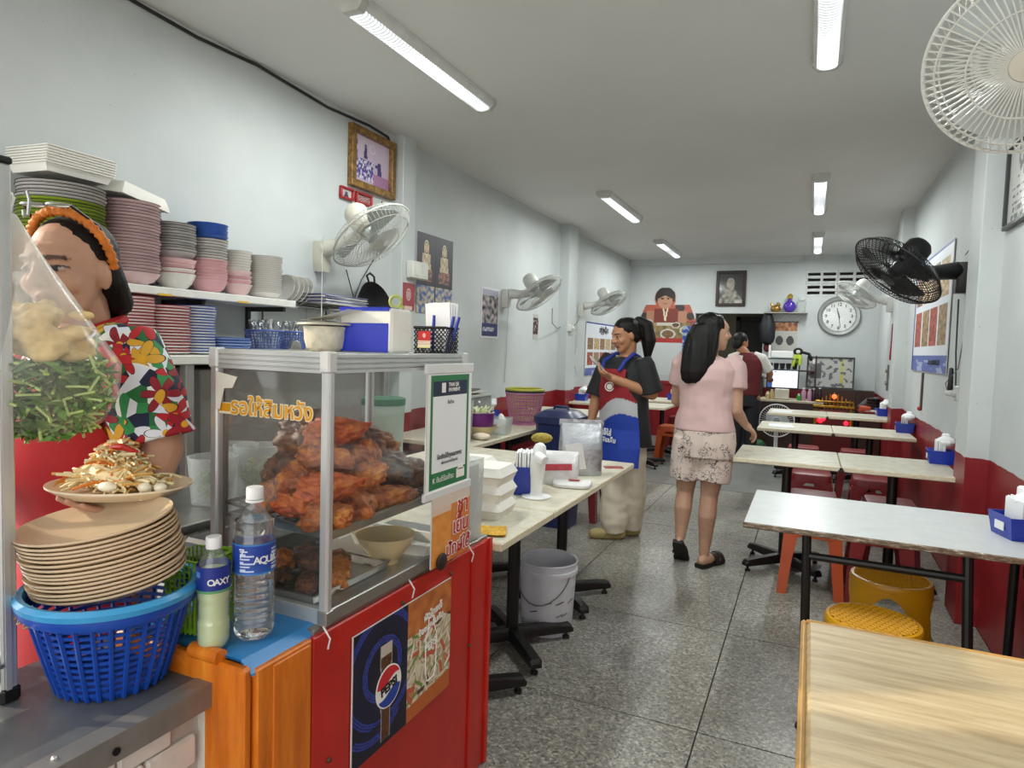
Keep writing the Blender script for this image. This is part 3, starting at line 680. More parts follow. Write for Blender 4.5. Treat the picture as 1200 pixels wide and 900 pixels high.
def BP(a, z, o=0): k = .085+(.130-.085)*(z/.165)**.9+o; return (1.06*k*math.cos(a), k*math.sin(a), z)
g = G(); NB = 80
RW = [(.012, .020)]+[(.020+.0128*k+.0065, .020+.0128*(k+1)) for k in range(10)]
for z0, z1 in RW:                                                # bands, slots stay open between them
    g.ring_loft([[BP(2*PI*q/NB, z, o) for q in range(NB)] for z, o in ((z0, 0), (z1, 0), (z1, -.003), (z0, -.003), (z0, 0))], True, False, False)
part('band_wall', g, BLU, bk); g = G()
for k in range(30):
    a = 2*PI*k/30; g.tube([BP(a, z, .001) for z in (.004, .05, .10, .152)], .0042, 5)
part('upright_ribs', g, BLU, bk)
part('rim', G().lathe([(.130, .148), (.141, .152), (.146, .165), (.143, .180), (.136, .181), (.131, .165)], (0, 0, 0), 48, 1.05, 1, False, False), BLU, bk)
part('rim_top', G().lathe([(.147, .170), (.149, .180), (.143, .188), (.134, .186), (.130, .172)], (0, 0, 0), 48, 1.05, 1, False, False), LBLU, bk)
part('bottom', G().lathe([(.001, .002), (.082, .002), (.089, .014), (.083, .010), (.001, .008)], (0, 0, 0), 40, 1.06, 1, False, False), BLU, bk)
g = G()
for k in range(5): g.tube([(.147*math.cos(-2.4+k*.18), .141*math.sin(-2.4+k*.18), .158), (.149*math.cos(-2.38+k*.18), .145*math.sin(-2.38+k*.18), .150), (.151*math.cos(-2.3+k*.18), .143*math.sin(-2.3+k*.18), .155)], .0016, 4)
part('frayed_tie', g, M('#a58468', .8), bk)
# oval plates leaning in the basket
MEL = M('#d3bb9a', .30, var=.07, sc=9); MELD = M('#c6ab83', .3, var=.05)
def oval(a, b, h=.020):
    n = 48; P = []
    pr = [(.0, .004), (.62, .004), (.78, .008), (.97, h), (1.0, h+.001), (1.0, h-.003), (.80, .002), (.62, -.001), (.0, -.001)]
    g = G(); g.lathe([(max(r, .002), z) for r, z in pr], (0, 0, 0), n, a, b, False, False); return g
pm = mesh_of('oval_plate', oval(.141, .106), MEL, 50)
R0 = Matrix.Rotation(.32, 4, 'Z') @ Matrix.Rotation(-.13, 4, 'Y') @ Matrix.Rotation(.16, 4, 'X')
for k in range(15):
    off = R0.to_3x3() @ Vector((0, 0, .0078*k)); jt = Vector((rnd.uniform(-.003, .003), rnd.uniform(-.003, .003), 0))
    o = link('oval_plate', pm, None, Vector((-1.170, .778, .884))+off+jt, rot=R0.to_euler())
    tag(o, 'beige oval plate in the stack leaning on the blue basket' if k < 14 else 'topmost beige oval plate of the stack on the blue basket', 'plate', 'stack of beige oval plates')
# plate of papaya salad held by the vendor
PL = Vector((-1.26, .855, 1.028))
sp = solo('salad_plate', oval(.138, .105, .022), M('#e0ceb2', .3, var=.05), 'beige oval plate of papaya salad held up by the vendor', 'plate', PL, .42)
sal = G(); sal.ball((-.008, 0, .030), (.062, .044, .022), 16); r2 = random.Random(3); cols = []
def strand(c, a, L, up, r): 
    d = Vector((math.cos(a), math.sin(a), up)); s = Vector((-math.sin(a), math.cos(a), 0))*r2.uniform(-.35, .35)*L; c = Vector(c)
    return [c-d*L*.5, c-d*L*.2+s*.6+Vector((0,0,.004)), c+d*L*.15+s*.8+Vector((0,0,.003)), c+d*L*.5]
for k in range(620):
    rr = min(.064, abs(r2.gauss(0, .030))); a = r2.uniform(0, 2*PI); x, y = rr*math.cos(a)*1.35, rr*math.sin(a); hh = .062*math.exp(-(rr/.042)**2)+.010
    sal.tube(strand((x-.005, y, r2.uniform(.3, 1.0)*hh+.006), r2.uniform(0, 2*PI), r2.uniform(.025, .055), r2.uniform(-.45, .25), .0014), .0021, 4, m=r2.choice([0, 0, 0, 0, 1, 1, 2]))
so = solo('papaya_salad', sal, [M('#ecdcae', .4, var=.10), M('#dfae62', .4, var=.12), M('#dd7a28', .4)], 'heap of shredded papaya and carrot salad on the held plate', 'salad', PL, .42, kind='stuff'); so.scale = (1.15, 1.05, 1.35)
g = G(); g.limb([(-.004, -.02, .098), (.020, -.024, .100), (.042, -.016, .090)], [.006, .007, .004], 8); solo('red_chili', g, M('#b3180f', .25), 'red chili strip on top of the papaya salad', 'chili', PL, .42)
for k, (x, y, z) in enumerate(((.012, -.062, .028), (.072, -.040, .024), (.098, -.03, .022))):
    solo('egg_slice', G().ball((0, 0, 0), (.020 if k == 0 else .013, .012, .010), 12), M('#efe6cf', .35), ('white salted egg piece at the edge of the papaya salad' if k == 0 else 'white nut-like piece beside the papaya salad, %s of two' % ('inner' if k == 1 else 'outer')), 'food piece', PL+Matrix.Rotation(.42, 3, 'Z') @ Vector((x, y, z)), .3)
# bottles
def bottle(name, label, loc, H, R, liquid, tint, lab, labz, cap, wavy):
    t = thing(name, label, 'bottle', loc); n = 28
    pr = [(R*.82, 0), (R*.97, .008), (R, .02)]
    for k in range(1, 26): z = .02+(H*.68-.02)*k/25; pr.append((R*(1-(wavy*.05 if k % 2 and not (.44 < z/H < .68) else 0)-(.06 if abs(z-H*.34) < .02 and not wavy else 0)), z))
    pr += [(R*.96, H*.72), (R*.80, H*.80), (R*.52, H*.875), (R*.37, H*.905), (R*.37, H*.95)]
    part('bottle_shell', G().lathe(pr, (0, 0, 0), n, cap1=False), tint, t, smooth=35)
    lz = liquid*H; q = [(r-.002, z) for r, z in pr if z < lz]+[(([r for r, z in pr if z < lz][-1])-.002, lz)]
    return t, q, n
CLEAR = clear_mat('bottle_plastic', '#e9f0f0', .05, .06, 2.6)
WATER, _w = raw('water', '#f4f8f7', .0, Transmission_Weight=1.0, IOR=1.33)
LIME, _l = raw('cloudy_lime_drink', '#c9d8a8', .25, Subsurface_Weight=.15)
def label_band(t, R, z0, z1, fn, n=64, m=20):
    V = []; F = []
    for j in range(m+1):
        for i in range(n): a = 2*PI*i/n; V.append((R*math.cos(a), R*math.sin(a), z0+(z1-z0)*j/m))
    for j in range(m):
        for i in range(n): F.append((j*n+i, j*n+(i+1) % n, (j+1)*n+(i+1) % n, (j+1)*n+i))
    me = bpy.data.meshes.new('label'); me.from_pydata(V, [], F); me.materials.append(VC); at = me.color_attributes.new('Col', 'FLOAT_COLOR', 'CORNER'); buf = []
    for j in range(m):
        for i in range(n): c = fn((i+.5)/n, (j+.5)/m); buf += list(lin(c) if isinstance(c, str) else c)*4
    at.data.foreach_set('color', buf); me.polygons.foreach_set('use_smooth', [True]*len(F)); return link('label', me, t)
def on_label(t, R, z, txt, size, mat, ang, bold=0, k=0):
    """lettering wrapped letter by letter round the label"""
    w = size*.62; n = len(txt); o = None
    for i, ch in enumerate(txt):
        a = ang+(i-(n-1)/2)*w/R
        if ch != ' ': textmesh('label_letter', ch, size, mat, t, (R*math.cos(a), R*math.sin(a), z), rot=(PI/2, 0, a+PI/2), ext=.0002, bold=bold)
bw, q, n = bottle('water_bottle', 'large clear water bottle with white cap and blue label before the glass case', (-.990, .948, .757), .292, .0400, .80, CLEAR, None, 0, WHITEP, 1)
part('water', G().lathe(q, (0, 0, .002), n), WATER, bw, smooth=30)
NAVY = '#17307f'
def wl(u, v):
    if v > .93 or v < .05: return '#3e7fc4'
    uu = (u*4) % 1
    if .06 < uu < .5 and .12 < v < .82 and int(v*16) % 2 == 0 and uu < .2+.3*abs(math.sin(v*37)): return '#c8d2ea'
    return lerp(lin('#1c3f9a'), lin('#3b78be'), max(0, .4-v))
part('cap', G().lathe([(.0165, .277), (.0165, .298), (.0155, .300)], (0, 0, 0), 24).lathe([(.0175, .271), (.0175, .2755)], (0, 0, 0), 24), WHITEP, bw)
lb = label_band(bw, .0407, .134, .194, wl); va = math.atan2(-.935, 1.012)
on_label(lb, .0411, .176, '7', .026, WHITEP, va-.62); on_label(lb, .0411, .162, 'AQUA', .020, WHITEP, va+.55, .0004)
bl, q, n = bottle('drink_bottle', 'small cloudy lime drink bottle with blue label, front of the green basket', (-1.020, .876, .757), .212, .0300, .70, CLEAR, None, 0, WHITEP, 0)
part('lime_drink', G().lathe(q, (0, 0, .002), n), LIME, bl, smooth=60)
part('cap', G().lathe([(.0145, .192), (.0145, .212), (.0135, .214)], (0, 0, 0), 24), WHITEP, bl)
def ll(u, v):
    uu = (u*2) % 1
    if v < .12: return '#5b9a6a'
    if .22 < uu < .29 and .18 < v < .85: return '#dfe4ee' if int(v*22) % 2 else '#26356f'
    if .34 < uu < .5 and .6 < v < .8: return '#4d86cc'
    return '#1b2f85'
lb = label_band(bl, .0307, .112, .162, ll); va = math.atan2(-.865, 1.04); on_label(lb, .0311, .133, 'OAXY', .017, WHITEP, va+.35, .0004)
# green lattice basket behind the bottle
GRN = M('#7fae1e', .35, var=.1)
t = thing('plastic_basket', 'tall bright green lattice basket behind the lime drink bottle', 'basket', (-1.115, .925, .757), .2)
w = G(); hgt = .15
def sqp(a, b, z): k = 1+.10*z/hgt; return [(-a*k, -b*k, z), (a*k, -b*k, z), (a*k, b*k, z), (-a*k, b*k, z)]
for k in range(1, 13): w.tube([p for p in sqp(.042, .042, hgt*k/13)], .0026, 4, closed=True)
for k in range(8):
    u = k/8
    for i in range(4):
        A, B = sqp(.042, .042, 0), sqp(.042, .042, hgt); j = (i+1) % 4
        w.tube([Vector(A[i]).lerp(Vector(A[j]), u), Vector(B[i]).lerp(Vector(B[j]), u)], .0026, 4)
part('lattice', w, GRN, t); part('rim', G().tube(sqp(.043, .043, hgt), .006, 6, closed=True), GRN, t); part('bottom', G().box((0, 0, .006), (.086, .086, .012), .004), GRN, t)
# bag of greens hanging from the cabinet hook
HK = Vector((-1.236, .672, 1.555))
solo('hook', G().tube([(0, 0, .03), (.006, 0, .035), (.012, 0, .02), (.008, 0, -.004), (-.004, 0, -.006), (-.006, 0, .004)], .003, 6), STEEL, 'steel hook on the glass cabinet post holding the plastic bag', 'hook', HK)
BG = Vector((-1.266, .724, 1.165))
def bagring(z, t):
    o = []
    for j in range(26):
        a = 2*PI*j/26; w = [.020, .085, .110, .112, .094, .068, .046, .029, .016][t]; d = [.018, .06, .08, .08, .068, .052, .036, .022, .012][t]; k = 1+.10*nz(3*math.cos(a), 3*math.sin(a), z*18)
        cx = [0, 0, 0, 0, -.012, -.030, -.045, -.055, -.060][t]
        o.append((cx+w*k*math.cos(a), d*k*math.sin(a), z))
    return o
bag = thing('plastic_bag', 'clear plastic bag of cut green vegetables hanging by the cabinet post', 'bag', BG, 1.03)
part('bag_film', G().ring_loft([bagring(z, i) for i, z in enumerate((-.012, .02, .07, .13, .19, .25, .31, .36, .392))]), BAGFILM, bag, smooth=80)
part('twisted_neck', G().limb([(-.060, 0, .385), (-.058, .002, .40), (-.059, 0, .42)], [.012, .008, .014], 8), BAGFILM, bag)
gl = G()
for k in range(900):
    z = r2.uniform(-.004, .135); s_ = math.sqrt(r2.random())*.92; a = r2.uniform(0, 2*PI); wz = .055+.055*min(1, (z+.01)/.06); c = Vector((s_*wz*math.cos(a), s_*wz*.68*math.sin(a), z))
    d = Vector((r2.gauss(0, 1), r2.gauss(0, 1), r2.gauss(0, .7))).normalized(); e = d.cross(Vector((r2.gauss(0, 1), r2.gauss(0, 1), 1))).normalized()
    if k % 4 == 0: gl.tube([c-d*.018, c+d*.018], .0026, 5, m=2)
    else:
        L, w_ = r2.uniform(.012, .022), r2.uniform(.004, .009); u = d.cross(e)*.003
        gl.add([c-d*L, c-e*w_+u, c+d*L, c+e*w_+u, c-u], [(0, 1, 4), (1, 2, 4), (2, 3, 4), (3, 0, 4)], m=k % 2)
o = part('cut_greens', gl, [M('#4c7428', .5, var=.25), M('#6a9440', .5, var=.2), M('#b4c878', .45)], bag, fix=False); o['kind'] = 'stuff'
g = G()
for k in range(70): a = r2.uniform(0, 2*PI); s_ = math.sqrt(r2.random()); z = r2.uniform(.14, .235); g.ball((-.01-.10*(z-.14)+s_*.075*math.cos(a), s_*.05*math.sin(a), z), (r2.uniform(.014, .03), r2.uniform(.010, .02), r2.uniform(.008, .014)), 8)
o = link('pale_puffs', remesh(g, .005, 5, M('#d9bd82', .6, var=.22, sc=30, bump=.6, bsc=50), 'pale_puffs'), bag); o['kind'] = 'stuff'
# fried chicken in the case
def meatmat(name, stops, sc=34, bs=.9, rough=.42):
    m, t = raw(name, '#a05020', rough); v = t.coord(); f = t.noise(v, sc, 8, .72); t.l(t.ramp(f, stops), t.b.inputs['Base Color'])
    vo = t.add('ShaderNodeTexVoronoi'); vo.inputs['Scale'].default_value = sc*2.2; t.l(v, vo.inputs['Vector'])
    t.bump(t.math('ADD', f, t.math('MULTIPLY', vo.outputs['Distance'], .4)), bs, .006); t.b.inputs['Specular IOR Level'].default_value = .6; return m
FRY = meatmat('fried_crust', [(.30, '#4a1e08'), (.42, '#8f4414'), (.53, '#bd6a22'), (.64, '#d79545'), (.78, '#e8bf7c')])
FRYR = meatmat('red_fried_crust', [(.30, '#561a06'), (.42, '#a03c10'), (.55, '#cb6420'), (.68, '#da8f42'), (.8, '#ecc078')])
GRILL = meatmat('grilled_meat', [(.28, '#1d0a05'), (.44, '#4a2010'), (.58, '#7c3f1e'), (.74, '#a86c3c')], 40)
DARKR = meatmat('roast_skin', [(.30, '#1c0b05'), (.44, '#4c2410'), (.57, '#845024'), (.70, '#bd8b42'), (.8, '#d8b068')], 26)
def lump(seed, a, b, c, taper=.3):
    bm = bmesh.new(); bmesh.ops.create_icosphere(bm, subdivisions=5, radius=1)
    for v in bm.verts:
        p = v.co.copy(); k = 1+.30*noise.noise(p*1.3+Vector((seed, 0, 0)))+.16*noise.noise(p*3.1+Vector((0, seed, 0)))+.09*noise.noise(p*7+Vector((0, 0, seed)))+.05*noise.noise(p*15+Vector((seed, 0, 3)))+.03*noise.noise(p*29)
        w_ = 1-taper*p.x; v.co = Vector((p.x*a*k, p.y*b*k*w_, p.z*c*k*w_))
    me = bpy.data.meshes.new('chicken_piece'); bm.to_mesh(me); bm.free(); me.polygons.foreach_set('use_smooth', [True]*len(me.polygons)); return me
LM = [lump(1.3, .060, .040, .030), lump(7.7, .052, .038, .034, .1), lump(3.9, .068, .036, .028, .45), lump(11.2, .055, .045, .026, .2)]
RM = {}
def meat(mi, mat, loc, rot, s, label, group, name='chicken_piece'):
    if (mi, mat.name) not in RM: RM[mi, mat.name] = LM[mi].copy(); RM[mi, mat.name].materials.append(mat)
    me = RM[mi, mat.name]; o = link(name, me, None, loc, rot=rot); o.scale = (s, s, s); return tag(o, label, 'chicken', group)
FR = [(-.945, 1.105, .962, 0, 1.0, 0), (-.950, 1.215, .958, 1, 1.1, 2), (-.955, 1.330, .955, 2, 1.0, 1), (-1.03, 1.120, .975, 3, 1.1, 2), (-1.045, 1.235, .970, 2, 1.1, 0), (-1.03, 1.350, .965, 0, 1.0, 2),
      (-.962, 1.135, 1.018, 2, 1.05, .6), (-.968, 1.260, 1.022, 3, 1.15, .3), (-1.05, 1.13, 1.030, 1, 1.0, 1.9), (-1.04, 1.29, 1.028, 3, 1.0, 1.2), (-1.015, 1.185, 1.075, 0, 1.05, .4), (-.985, 1.295, 1.070, 1, .9, 2.0), (-1.035, 1.245, 1.125, 2, 1.1, .9), (-.950, 1.415, .945, 2, .85, 1.6), (-1.105, 1.10, .985, 1, .9, 2.4)]
wherep = ['at the corner post on the wire shelf', 'in the bottom row behind the corner post', 'in the bottom row beside the tray rim', 'at the street side of the wire shelf, second from glass', 'in the middle of the bottom layer', 'in the bottom layer toward the payment sign',
          'second layer, directly behind the corner post', 'second layer, widest pale piece against the glass', 'second layer, above the wire rack side', 'second layer, toward the roast birds', 'third layer of the pile', 'third layer, small piece leaning toward the sign', 'topmost red piece crowning the pile', 'small dark piece at the tray rim below the foil sheet', 'farthest from the glass, on the bare wire rack']
for k, (x, y, z, mi, s, a) in enumerate(FR):
    meat(mi, FRYR if k in (12, 6, 3, 9) else FRY, (x, y, z+.006), (rnd.uniform(-.5, .5), rnd.uniform(-.4, .4), a), s*1.04, 'fried chicken piece '+wherep[k], 'fried chicken pile')
RO = [(-1.115, 1.30, 1.10, 0, 2.0, .5), (-1.10, 1.43, 1.07, 2, 2.0, 1.4), (-1.03, 1.47, 1.00, 3, 1.7, 1.2), (-1.14, 1.22, 1.02, 1, 1.6, 0), (-1.13, 1.53, .995, 2, 1.7, 1.7), (-1.00, 1.545, .985, 0, 1.3, 1.5)]
wr_ = ['largest, highest at the back of the case', 'long one sloping down toward the payment sign', 'under the clear film beside the fried pieces', 'low at the back behind the fried pile', 'deepest in the far corner', 'by the far post near the sign']
for k, (x, y, z, mi, s, a) in enumerate(RO):
    meat(mi, DARKR, (x, y, z), (rnd.uniform(-.2, .2), rnd.uniform(-.2, .3), a), s, 'dark roast chicken '+wr_[k], 'dark roast chickens', 'roast_chicken')
g = G(); rows = []
for j in range(9):
    rows.append([(-.925-.09*i/8+.008*nz(i*.9, j*.7), 1.335+.18*j/8, 1.028-.002*j+.03*i/8+.010*nz(i*.8, j*.9, 4)) for i in range(9)])
g.ring_loft(rows, False, False, False); solo('film_sheet', g, clear_mat('crinkled_film', '#d8d4c8', .05, .2, .8), 'crumpled clear film over chicken near the payment sign', 'film', fix=False)
g = G(); TR = lambda w_, l, z: [(-w_, -l, z), (w_, -l, z), (w_, l, z), (-w_, l, z)]
g.ring_loft([TR(.150, .262, .022), TR(.155, .268, .022), TR(.148, .258, .004), TR(.148, .258, 0), TR(.140, .25, 0), TR(.145, .253, .018)], cap0=False, cap1=False); g.box((0, 0, .002), (.28, .50, .003))
ut = solo('steel_tray', g, STEEL, 'steel tray on the upper wire shelf under the fried chicken', 'tray', (-1.06, 1.345, .9255))
lg = G().ring_loft([TR(.118, .135, .020), TR(.124, .142, .020), TR(.116, .132, .003), TR(.116, .132, 0), TR(.106, .12, 0), TR(.112, .128, .016)], cap0=False, cap1=False); lg.box((0, 0, .002), (.21, .24, .003))
solo('steel_tray', lg, STEEL, 'steel tray of grilled meat on the case floor', 'tray', (-1.065, 1.205, .781))
GL = [(-1.14, 1.11), (-1.08, 1.115), (-1.01, 1.12), (-.975, 1.17), (-1.13, 1.19), (-1.06, 1.19), (-1.00, 1.225), (-1.13, 1.27), (-1.06, 1.275), (-1.10, 1.14), (-1.04, 1.16), (-1.10, 1.23)]
gp = ['at the tray corner by the side glass', 'street edge of the tray, second along', 'street edge of the tray, third along', 'at the tray corner nearest the corner post', 'in the back row, first', 'in the middle of the tray', 'by the tray rim facing the bowl', 'in the far corner of the tray', 'at the far tray edge by the bowl', 'lying on top by the side glass', 'lying on top in the middle', 'lying on top at the back']
for k, (x, y) in enumerate(GL):
    meat(k % 4, GRILL if k % 3 else FRY, (x, y, .806+(.028 if k > 8 else 0)), (rnd.uniform(-.4, .4), rnd.uniform(-.3, .3), rnd.uniform(0, 6)), .66, 'grilled meat piece '+gp[k], 'grilled meat on the lower tray', 'grilled_meat')
CREAM = M('#dccb9c', .35, var=.04)
def bowlg(r, h, base, n=36): return G().lathe([(base, 0), (base, .008), (base*1.1, .012), (r*.62, h*.35), (r*.86, h*.68), (r, h), (r*.975, h), (r*.83, h*.68), (r*.58, h*.38), (base*.8, .02), (.001, .018)], (0, 0, 0), n, cap1=False)
solo('bowl', bowlg(.078, .074, .034), CREAM, 'cream bowl on the case floor below the upper tray', 'bowl', (-.985, 1.385, .779), smooth=50)
FOAM = M('#e8e7df', .7, var=.03, bump=.1, bsc=200)
def foam_box(name, label, loc, w_, d, h, rz=0, group=None, open_=False):
    t = thing(name, label, 'food box', loc, rz, group)
    o = lambda a, b, z: [(-a+.01, -b, z), (a-.01, -b, z), (a, -b+.01, z), (a, b-.01, z), (a-.01, b, z), (-a+.01, b, z), (-a, b-.01, z), (-a, -b+.01, z)]
    part('tray', G().ring_loft([o(w_*.42, d*.42, 0), o(w_*.49, d*.49, h*.5), o(w_*.5, d*.5, h*.52)]+([o(w_*.46, d*.46, h*.5), o(w_*.40, d*.40, h*.08)] if open_ else [])), FOAM, t)
    if not open_: part('lid', G().ring_loft([o(w_*.5, d*.5, h*.53), o(w_*.49, d*.49, h*.57), o(w_*.41, d*.41, h)]), FOAM, t)
    return t
foam_box('foam_box', 'open white foam tray in the case beside the cream bowl', (-.975, 1.515, .779), .15, .13, .06, .1, open_=True)
foam_box('foam_box', 'white foam tray behind the cream bowl in the case', (-1.09, 1.52, .779), .16, .13, .06, 0, open_=True)
# container inside the end of the counter
t = thing('clear_container', 'tall cloudy plastic container standing behind the iced tea sign', 'container', (-.955, 1.735, .752), .0)
part('container_wall', G().ring_loft([[(a*k, b*k, z) for a, b in ((-.042, -.065), (.042, -.065), (.042, .065), (-.042, .065))] for k, z in ((.92, 0), (1, .25), (.97, .25), (.9, .004))], cap1=False), TUB, t)
g = G()
for k in range(9): g.box((-.028+.007*k, 0, .118), (.004, .105, .225), .001, rz=.01*(k % 3-1))
o = part('plastic_sheets', g, M('#d5d9dc', .45, var=.05), t); o['kind'] = 'stuff'
solo('yellow_rag', G().ring_loft([[(x*.05+.006*nz(j, i), y*.05, .004+.012*abs(nz(i*.7, j*.9, 2))) for i, x in enumerate((-1, -.5, 0, .5, 1))] for j, y in enumerate((-1, -.5, 0, .5, 1))], False, False, False).ring_loft([[(x*.05, y*.05, .001) for x in (-1, 1)] for y in (-1, 1)], False, False, False), M('#c79a2a', .8, var=.3, sc=60), 'crumpled yellow cloth on the cream table beside the red counter', 'cloth', (-.95, 1.94, .722), .4)
# on top of the case
TZ = 1.3235
t = thing('tissue_pack', 'blue and white tissue pack wrapped in film on the display case', 'tissue pack', (-1.050, 1.415, TZ), .06)
part('white_pack', G().box((0, 0, .0575), (.160, .10, .115), .006), M('#e9e6dd', .45, var=.05, bump=.3, bsc=70), t)
part('blue_wrap', G().box((-.004, -.0505, .039), (.146, .003, .074), .001).box((-.004, -.03, .1155), (.15, .05, .003), .001).box((-.004, -.0505, .111), (.15, .003, .008), .001), M('#1a2fb8', .25, var=.12, sc=25, bump=.2, bsc=50), t)
t = thing('pen_basket', 'black pierced plastic basket of pens and order papers on the display case', 'basket', (-.955, 1.565, TZ), .05)
w = G(); hb = .072
for fx, fy, ax in ((0, -.04, 'x'), (0, .04, 'x'), (-.048, 0, 'y'), (.048, 0, 'y')):
    L = .048 if ax == 'x' else .04
    for k in range(-9, 12):
        for q in (1, -1):
            P = []; x0 = k*.012
            for zz in (0, hb):
                xx = x0+q*(zz-hb/2)
                P.append((xx, zz))
            (xa, za), (xb, zb) = P; 
            def clip(xa, za, xb, zb):
                pts = []
                for i in range(13):
                    u = i/12; x, z = xa+(xb-xa)*u, za+(zb-za)*u
                    if -L <= x <= L: pts.append((x, z))
                return pts
            pts = clip(xa, za, xb, zb)
            if len(pts) > 1:
                a, b = pts[0], pts[-1]; w.tube([(a[0], fy, a[1]), (b[0], fy, b[1])] if ax == 'x' else [(fx, a[0], a[1]), (fx, b[0], b[1])], .0016, 4)
part('pierced_wall', w, BLACK, t)
part('rim', G().tube([(-.048, -.04, hb), (.048, -.04, hb), (.048, .04, hb), (-.048, .04, hb)], .004, 5, closed=True), BLACK, t); part('bottom', G().box((0, 0, .002), (.096, .08, .004)), BLACK, t)
def stick(u, v):
    if v > .45: return '#c8282c' if math.hypot((u-.5), (v-.74)*.8) > .12 else '#e8b8b0'
    return '#e9dfa0' if v < .12 else '#f0ead8' if int(v*30) % 2 else '#d99a80'
picture('sticker', .040, .046, stick, t, (-.015, -.0425, .016), n=24)
for k, (x, y, a, hc) in enumerate(((-.012, .0, .03, '#1a3ca8'), (.026, .01, .22, '#1d3f9f'), (.034, .012, .30, '#1d3f9f'))):
    c = Vector((-.955+x, 1.565+y, TZ+.004)); d = Vector((math.sin(a), 0, math.cos(a)))
    p = thing('pen', ['blue pen standing upright in the black basket', 'blue pen leaning in the black basket, inner of two', 'blue pen leaning in the black basket, outer of two'][k], 'pen', c)
    part('barrel', G().cyl((0, 0, 0), d*.075, .0042, 10), M(hc, .3), p); part('pen_cap', G().cyl(d*.07, d*.104, .0052, 10, .0042), M('#1532a0', .25), p)
for k in range(4):
    solo('order_paper', G().box((0, 0, .072), (.078, .0012, .135), 0, R=Matrix.Rotation(.04*k-.06, 3, 'Y')), M('#eeeff0', .7, var=.02), 'white order paper standing in the black pen basket', 'paper', (-.962+.004*k, 1.585+.004*k, TZ+.004), .05, 'papers in the pen basket')
t = thing('ice_bucket', 'crumpled cream pot covered by a paper lid beside the tissue pack', 'pot', (-1.165, 1.355, TZ))
g = G(); rings = []
for i, (r, z) in enumerate(((.040, 0), (.050, .008), (.056, .03), (.056, .055), (.058, .064), (.05, .066))): rings.append([(r*(1+.05*nz(math.cos(a)*2, math.sin(a)*2, z*40))*math.cos(a), r*(1+.05*nz(math.cos(a)*2, math.sin(a)*2, z*40))*math.sin(a), z) for a in [2*PI*j/28 for j in range(28)]])
g.ring_loft(rings); part('pot_body', g, M('#d8cfb8', .45, var=.18, sc=40, bump=.3, bsc=60), t)
part('lid', G().lathe([(.076, .068), (.074, .073), (.02, .078), (.001, .079)], (.0, 0, 0), 24, cap1=False).ball((-.06, 0, .072), (.03, .01, .004), 8), M('#b9b6a4', .5, var=.15), t)
part('paper_sheet', G().ring_loft([[(-.05+.16*i/6, -.05+.08*j/3, .080+.028*(i/6)**1.5+.004*nz(i, j)) for i in range(7)] for j in range(4)], False, False, False), M('#e3e3df', .7), t, fix=False)
part('wire_stem', G().cyl((.0, -.02, .08), (.001, -.02, .30), .0012, 6), STEEL, t)

g = G().rim((0, 0, .020), .015, .0045, 18, 6, 'y').limb([(.012, 0, .012), (.022, 0, .004)], [.005, .004], 6); solo('green_loop', g, M('#a8b25c', .5), 'pale green plastic loop standing on the tissue pack', 'loop', (-1.0, 1.43, TZ+.1155), .3)
# ---------------------------------------------------------------- left wall: shelves, crockery, fans, pictures
sh = thing('wall_shelf', 'white wall shelf holding the bowl stacks beside the vendor', 'shelf', (XL, 1.93, 1.548))
part('plank', G().box((.15, -.055, -.016), (.30, 1.35, .034), .003), M('#d3d3ce', .55, var=.08), sh)
for y in (-.55, .10, .58): part('bracket', G().box((.13, y, -.045), (.26, .018, .022)).box((.012, y, -.13), (.02, .018, .19)), M('#2a2a28', .5), sh)
for y in (-.12, .28): part('price_tag', G().box((.302, y, -.03), (.002, .06, .008)), M('#d0a72c', .5), sh)
rk = thing('wire_rack', 'wire plate rack beside the white wall shelf below the near wall fan', 'rack', (XL, 2.74, 1.548))
g = G()
for y in (-.12, 0, .12, .24, .36): g.cyl((.02, y, 0), (.28, y, -.002), .003, 5)
for x in (.02, .15, .28): g.cyl((x, -.16, 0), (x, .38, 0), .0045, 6)
part('grid', g, M('#5a5a58', .35, .7), rk)
part('back_post', G().cyl((.02, -.14, -.28), (.02, -.14, 0), .005, 6), M('#5a5a58', .35, .7), rk); part('back_post', G().cyl((.02, .36, -.28), (.02, .36, 0), .005, 6), M('#5a5a58', .35, .7), rk)
# low shelf / back counter under it
lw = thing('back_counter', 'low white shelf counter along the wall with plates and cutlery baskets', 'counter', (XL, 2.15, 1.275))
part('plank', G().box((.215, 0, -.018), (.41, 2.2, .036), .003), M('#cfcfc8', .5, var=.08), lw)
part('green_panel', G().box((.40, -.62, -.36), (.02, .40, .64), .003), M('#1f5b33', .5, var=.12), lw)
part('cupboard', G().box((.19, .42, -.66), (.36, 1.3, 1.2), .004), M('#6c6a64', .5, var=.1), lw)
for y in (-1.05, -.3, 1.05): part('support', G().box((.38, y, -.65), (.04, .04, 1.24), .003), ALUD, lw)
RIBW = {}
def bowl_unit(r, h, mat, rimmat, n=26):
    key = (r, h, mat.name, rimmat.name)
    if key in RIBW: return RIBW[key]
    g = G(); g.lathe([(r*.42, 0), (r*.45, .004), (r*.8, h*.45), (r, h)], (0, 0, 0), n, cap1=False); g.lathe([(r, h), (r*1.02, h+.0022), (r*.97, h+.002), (r*.7, h*.45), (.001, .006)], (0, 0, 0), n, cap0=False, cap1=False, m=1)
    RIBW[key] = mesh_of('bowl', g, [mat, rimmat], 50); return RIBW[key]
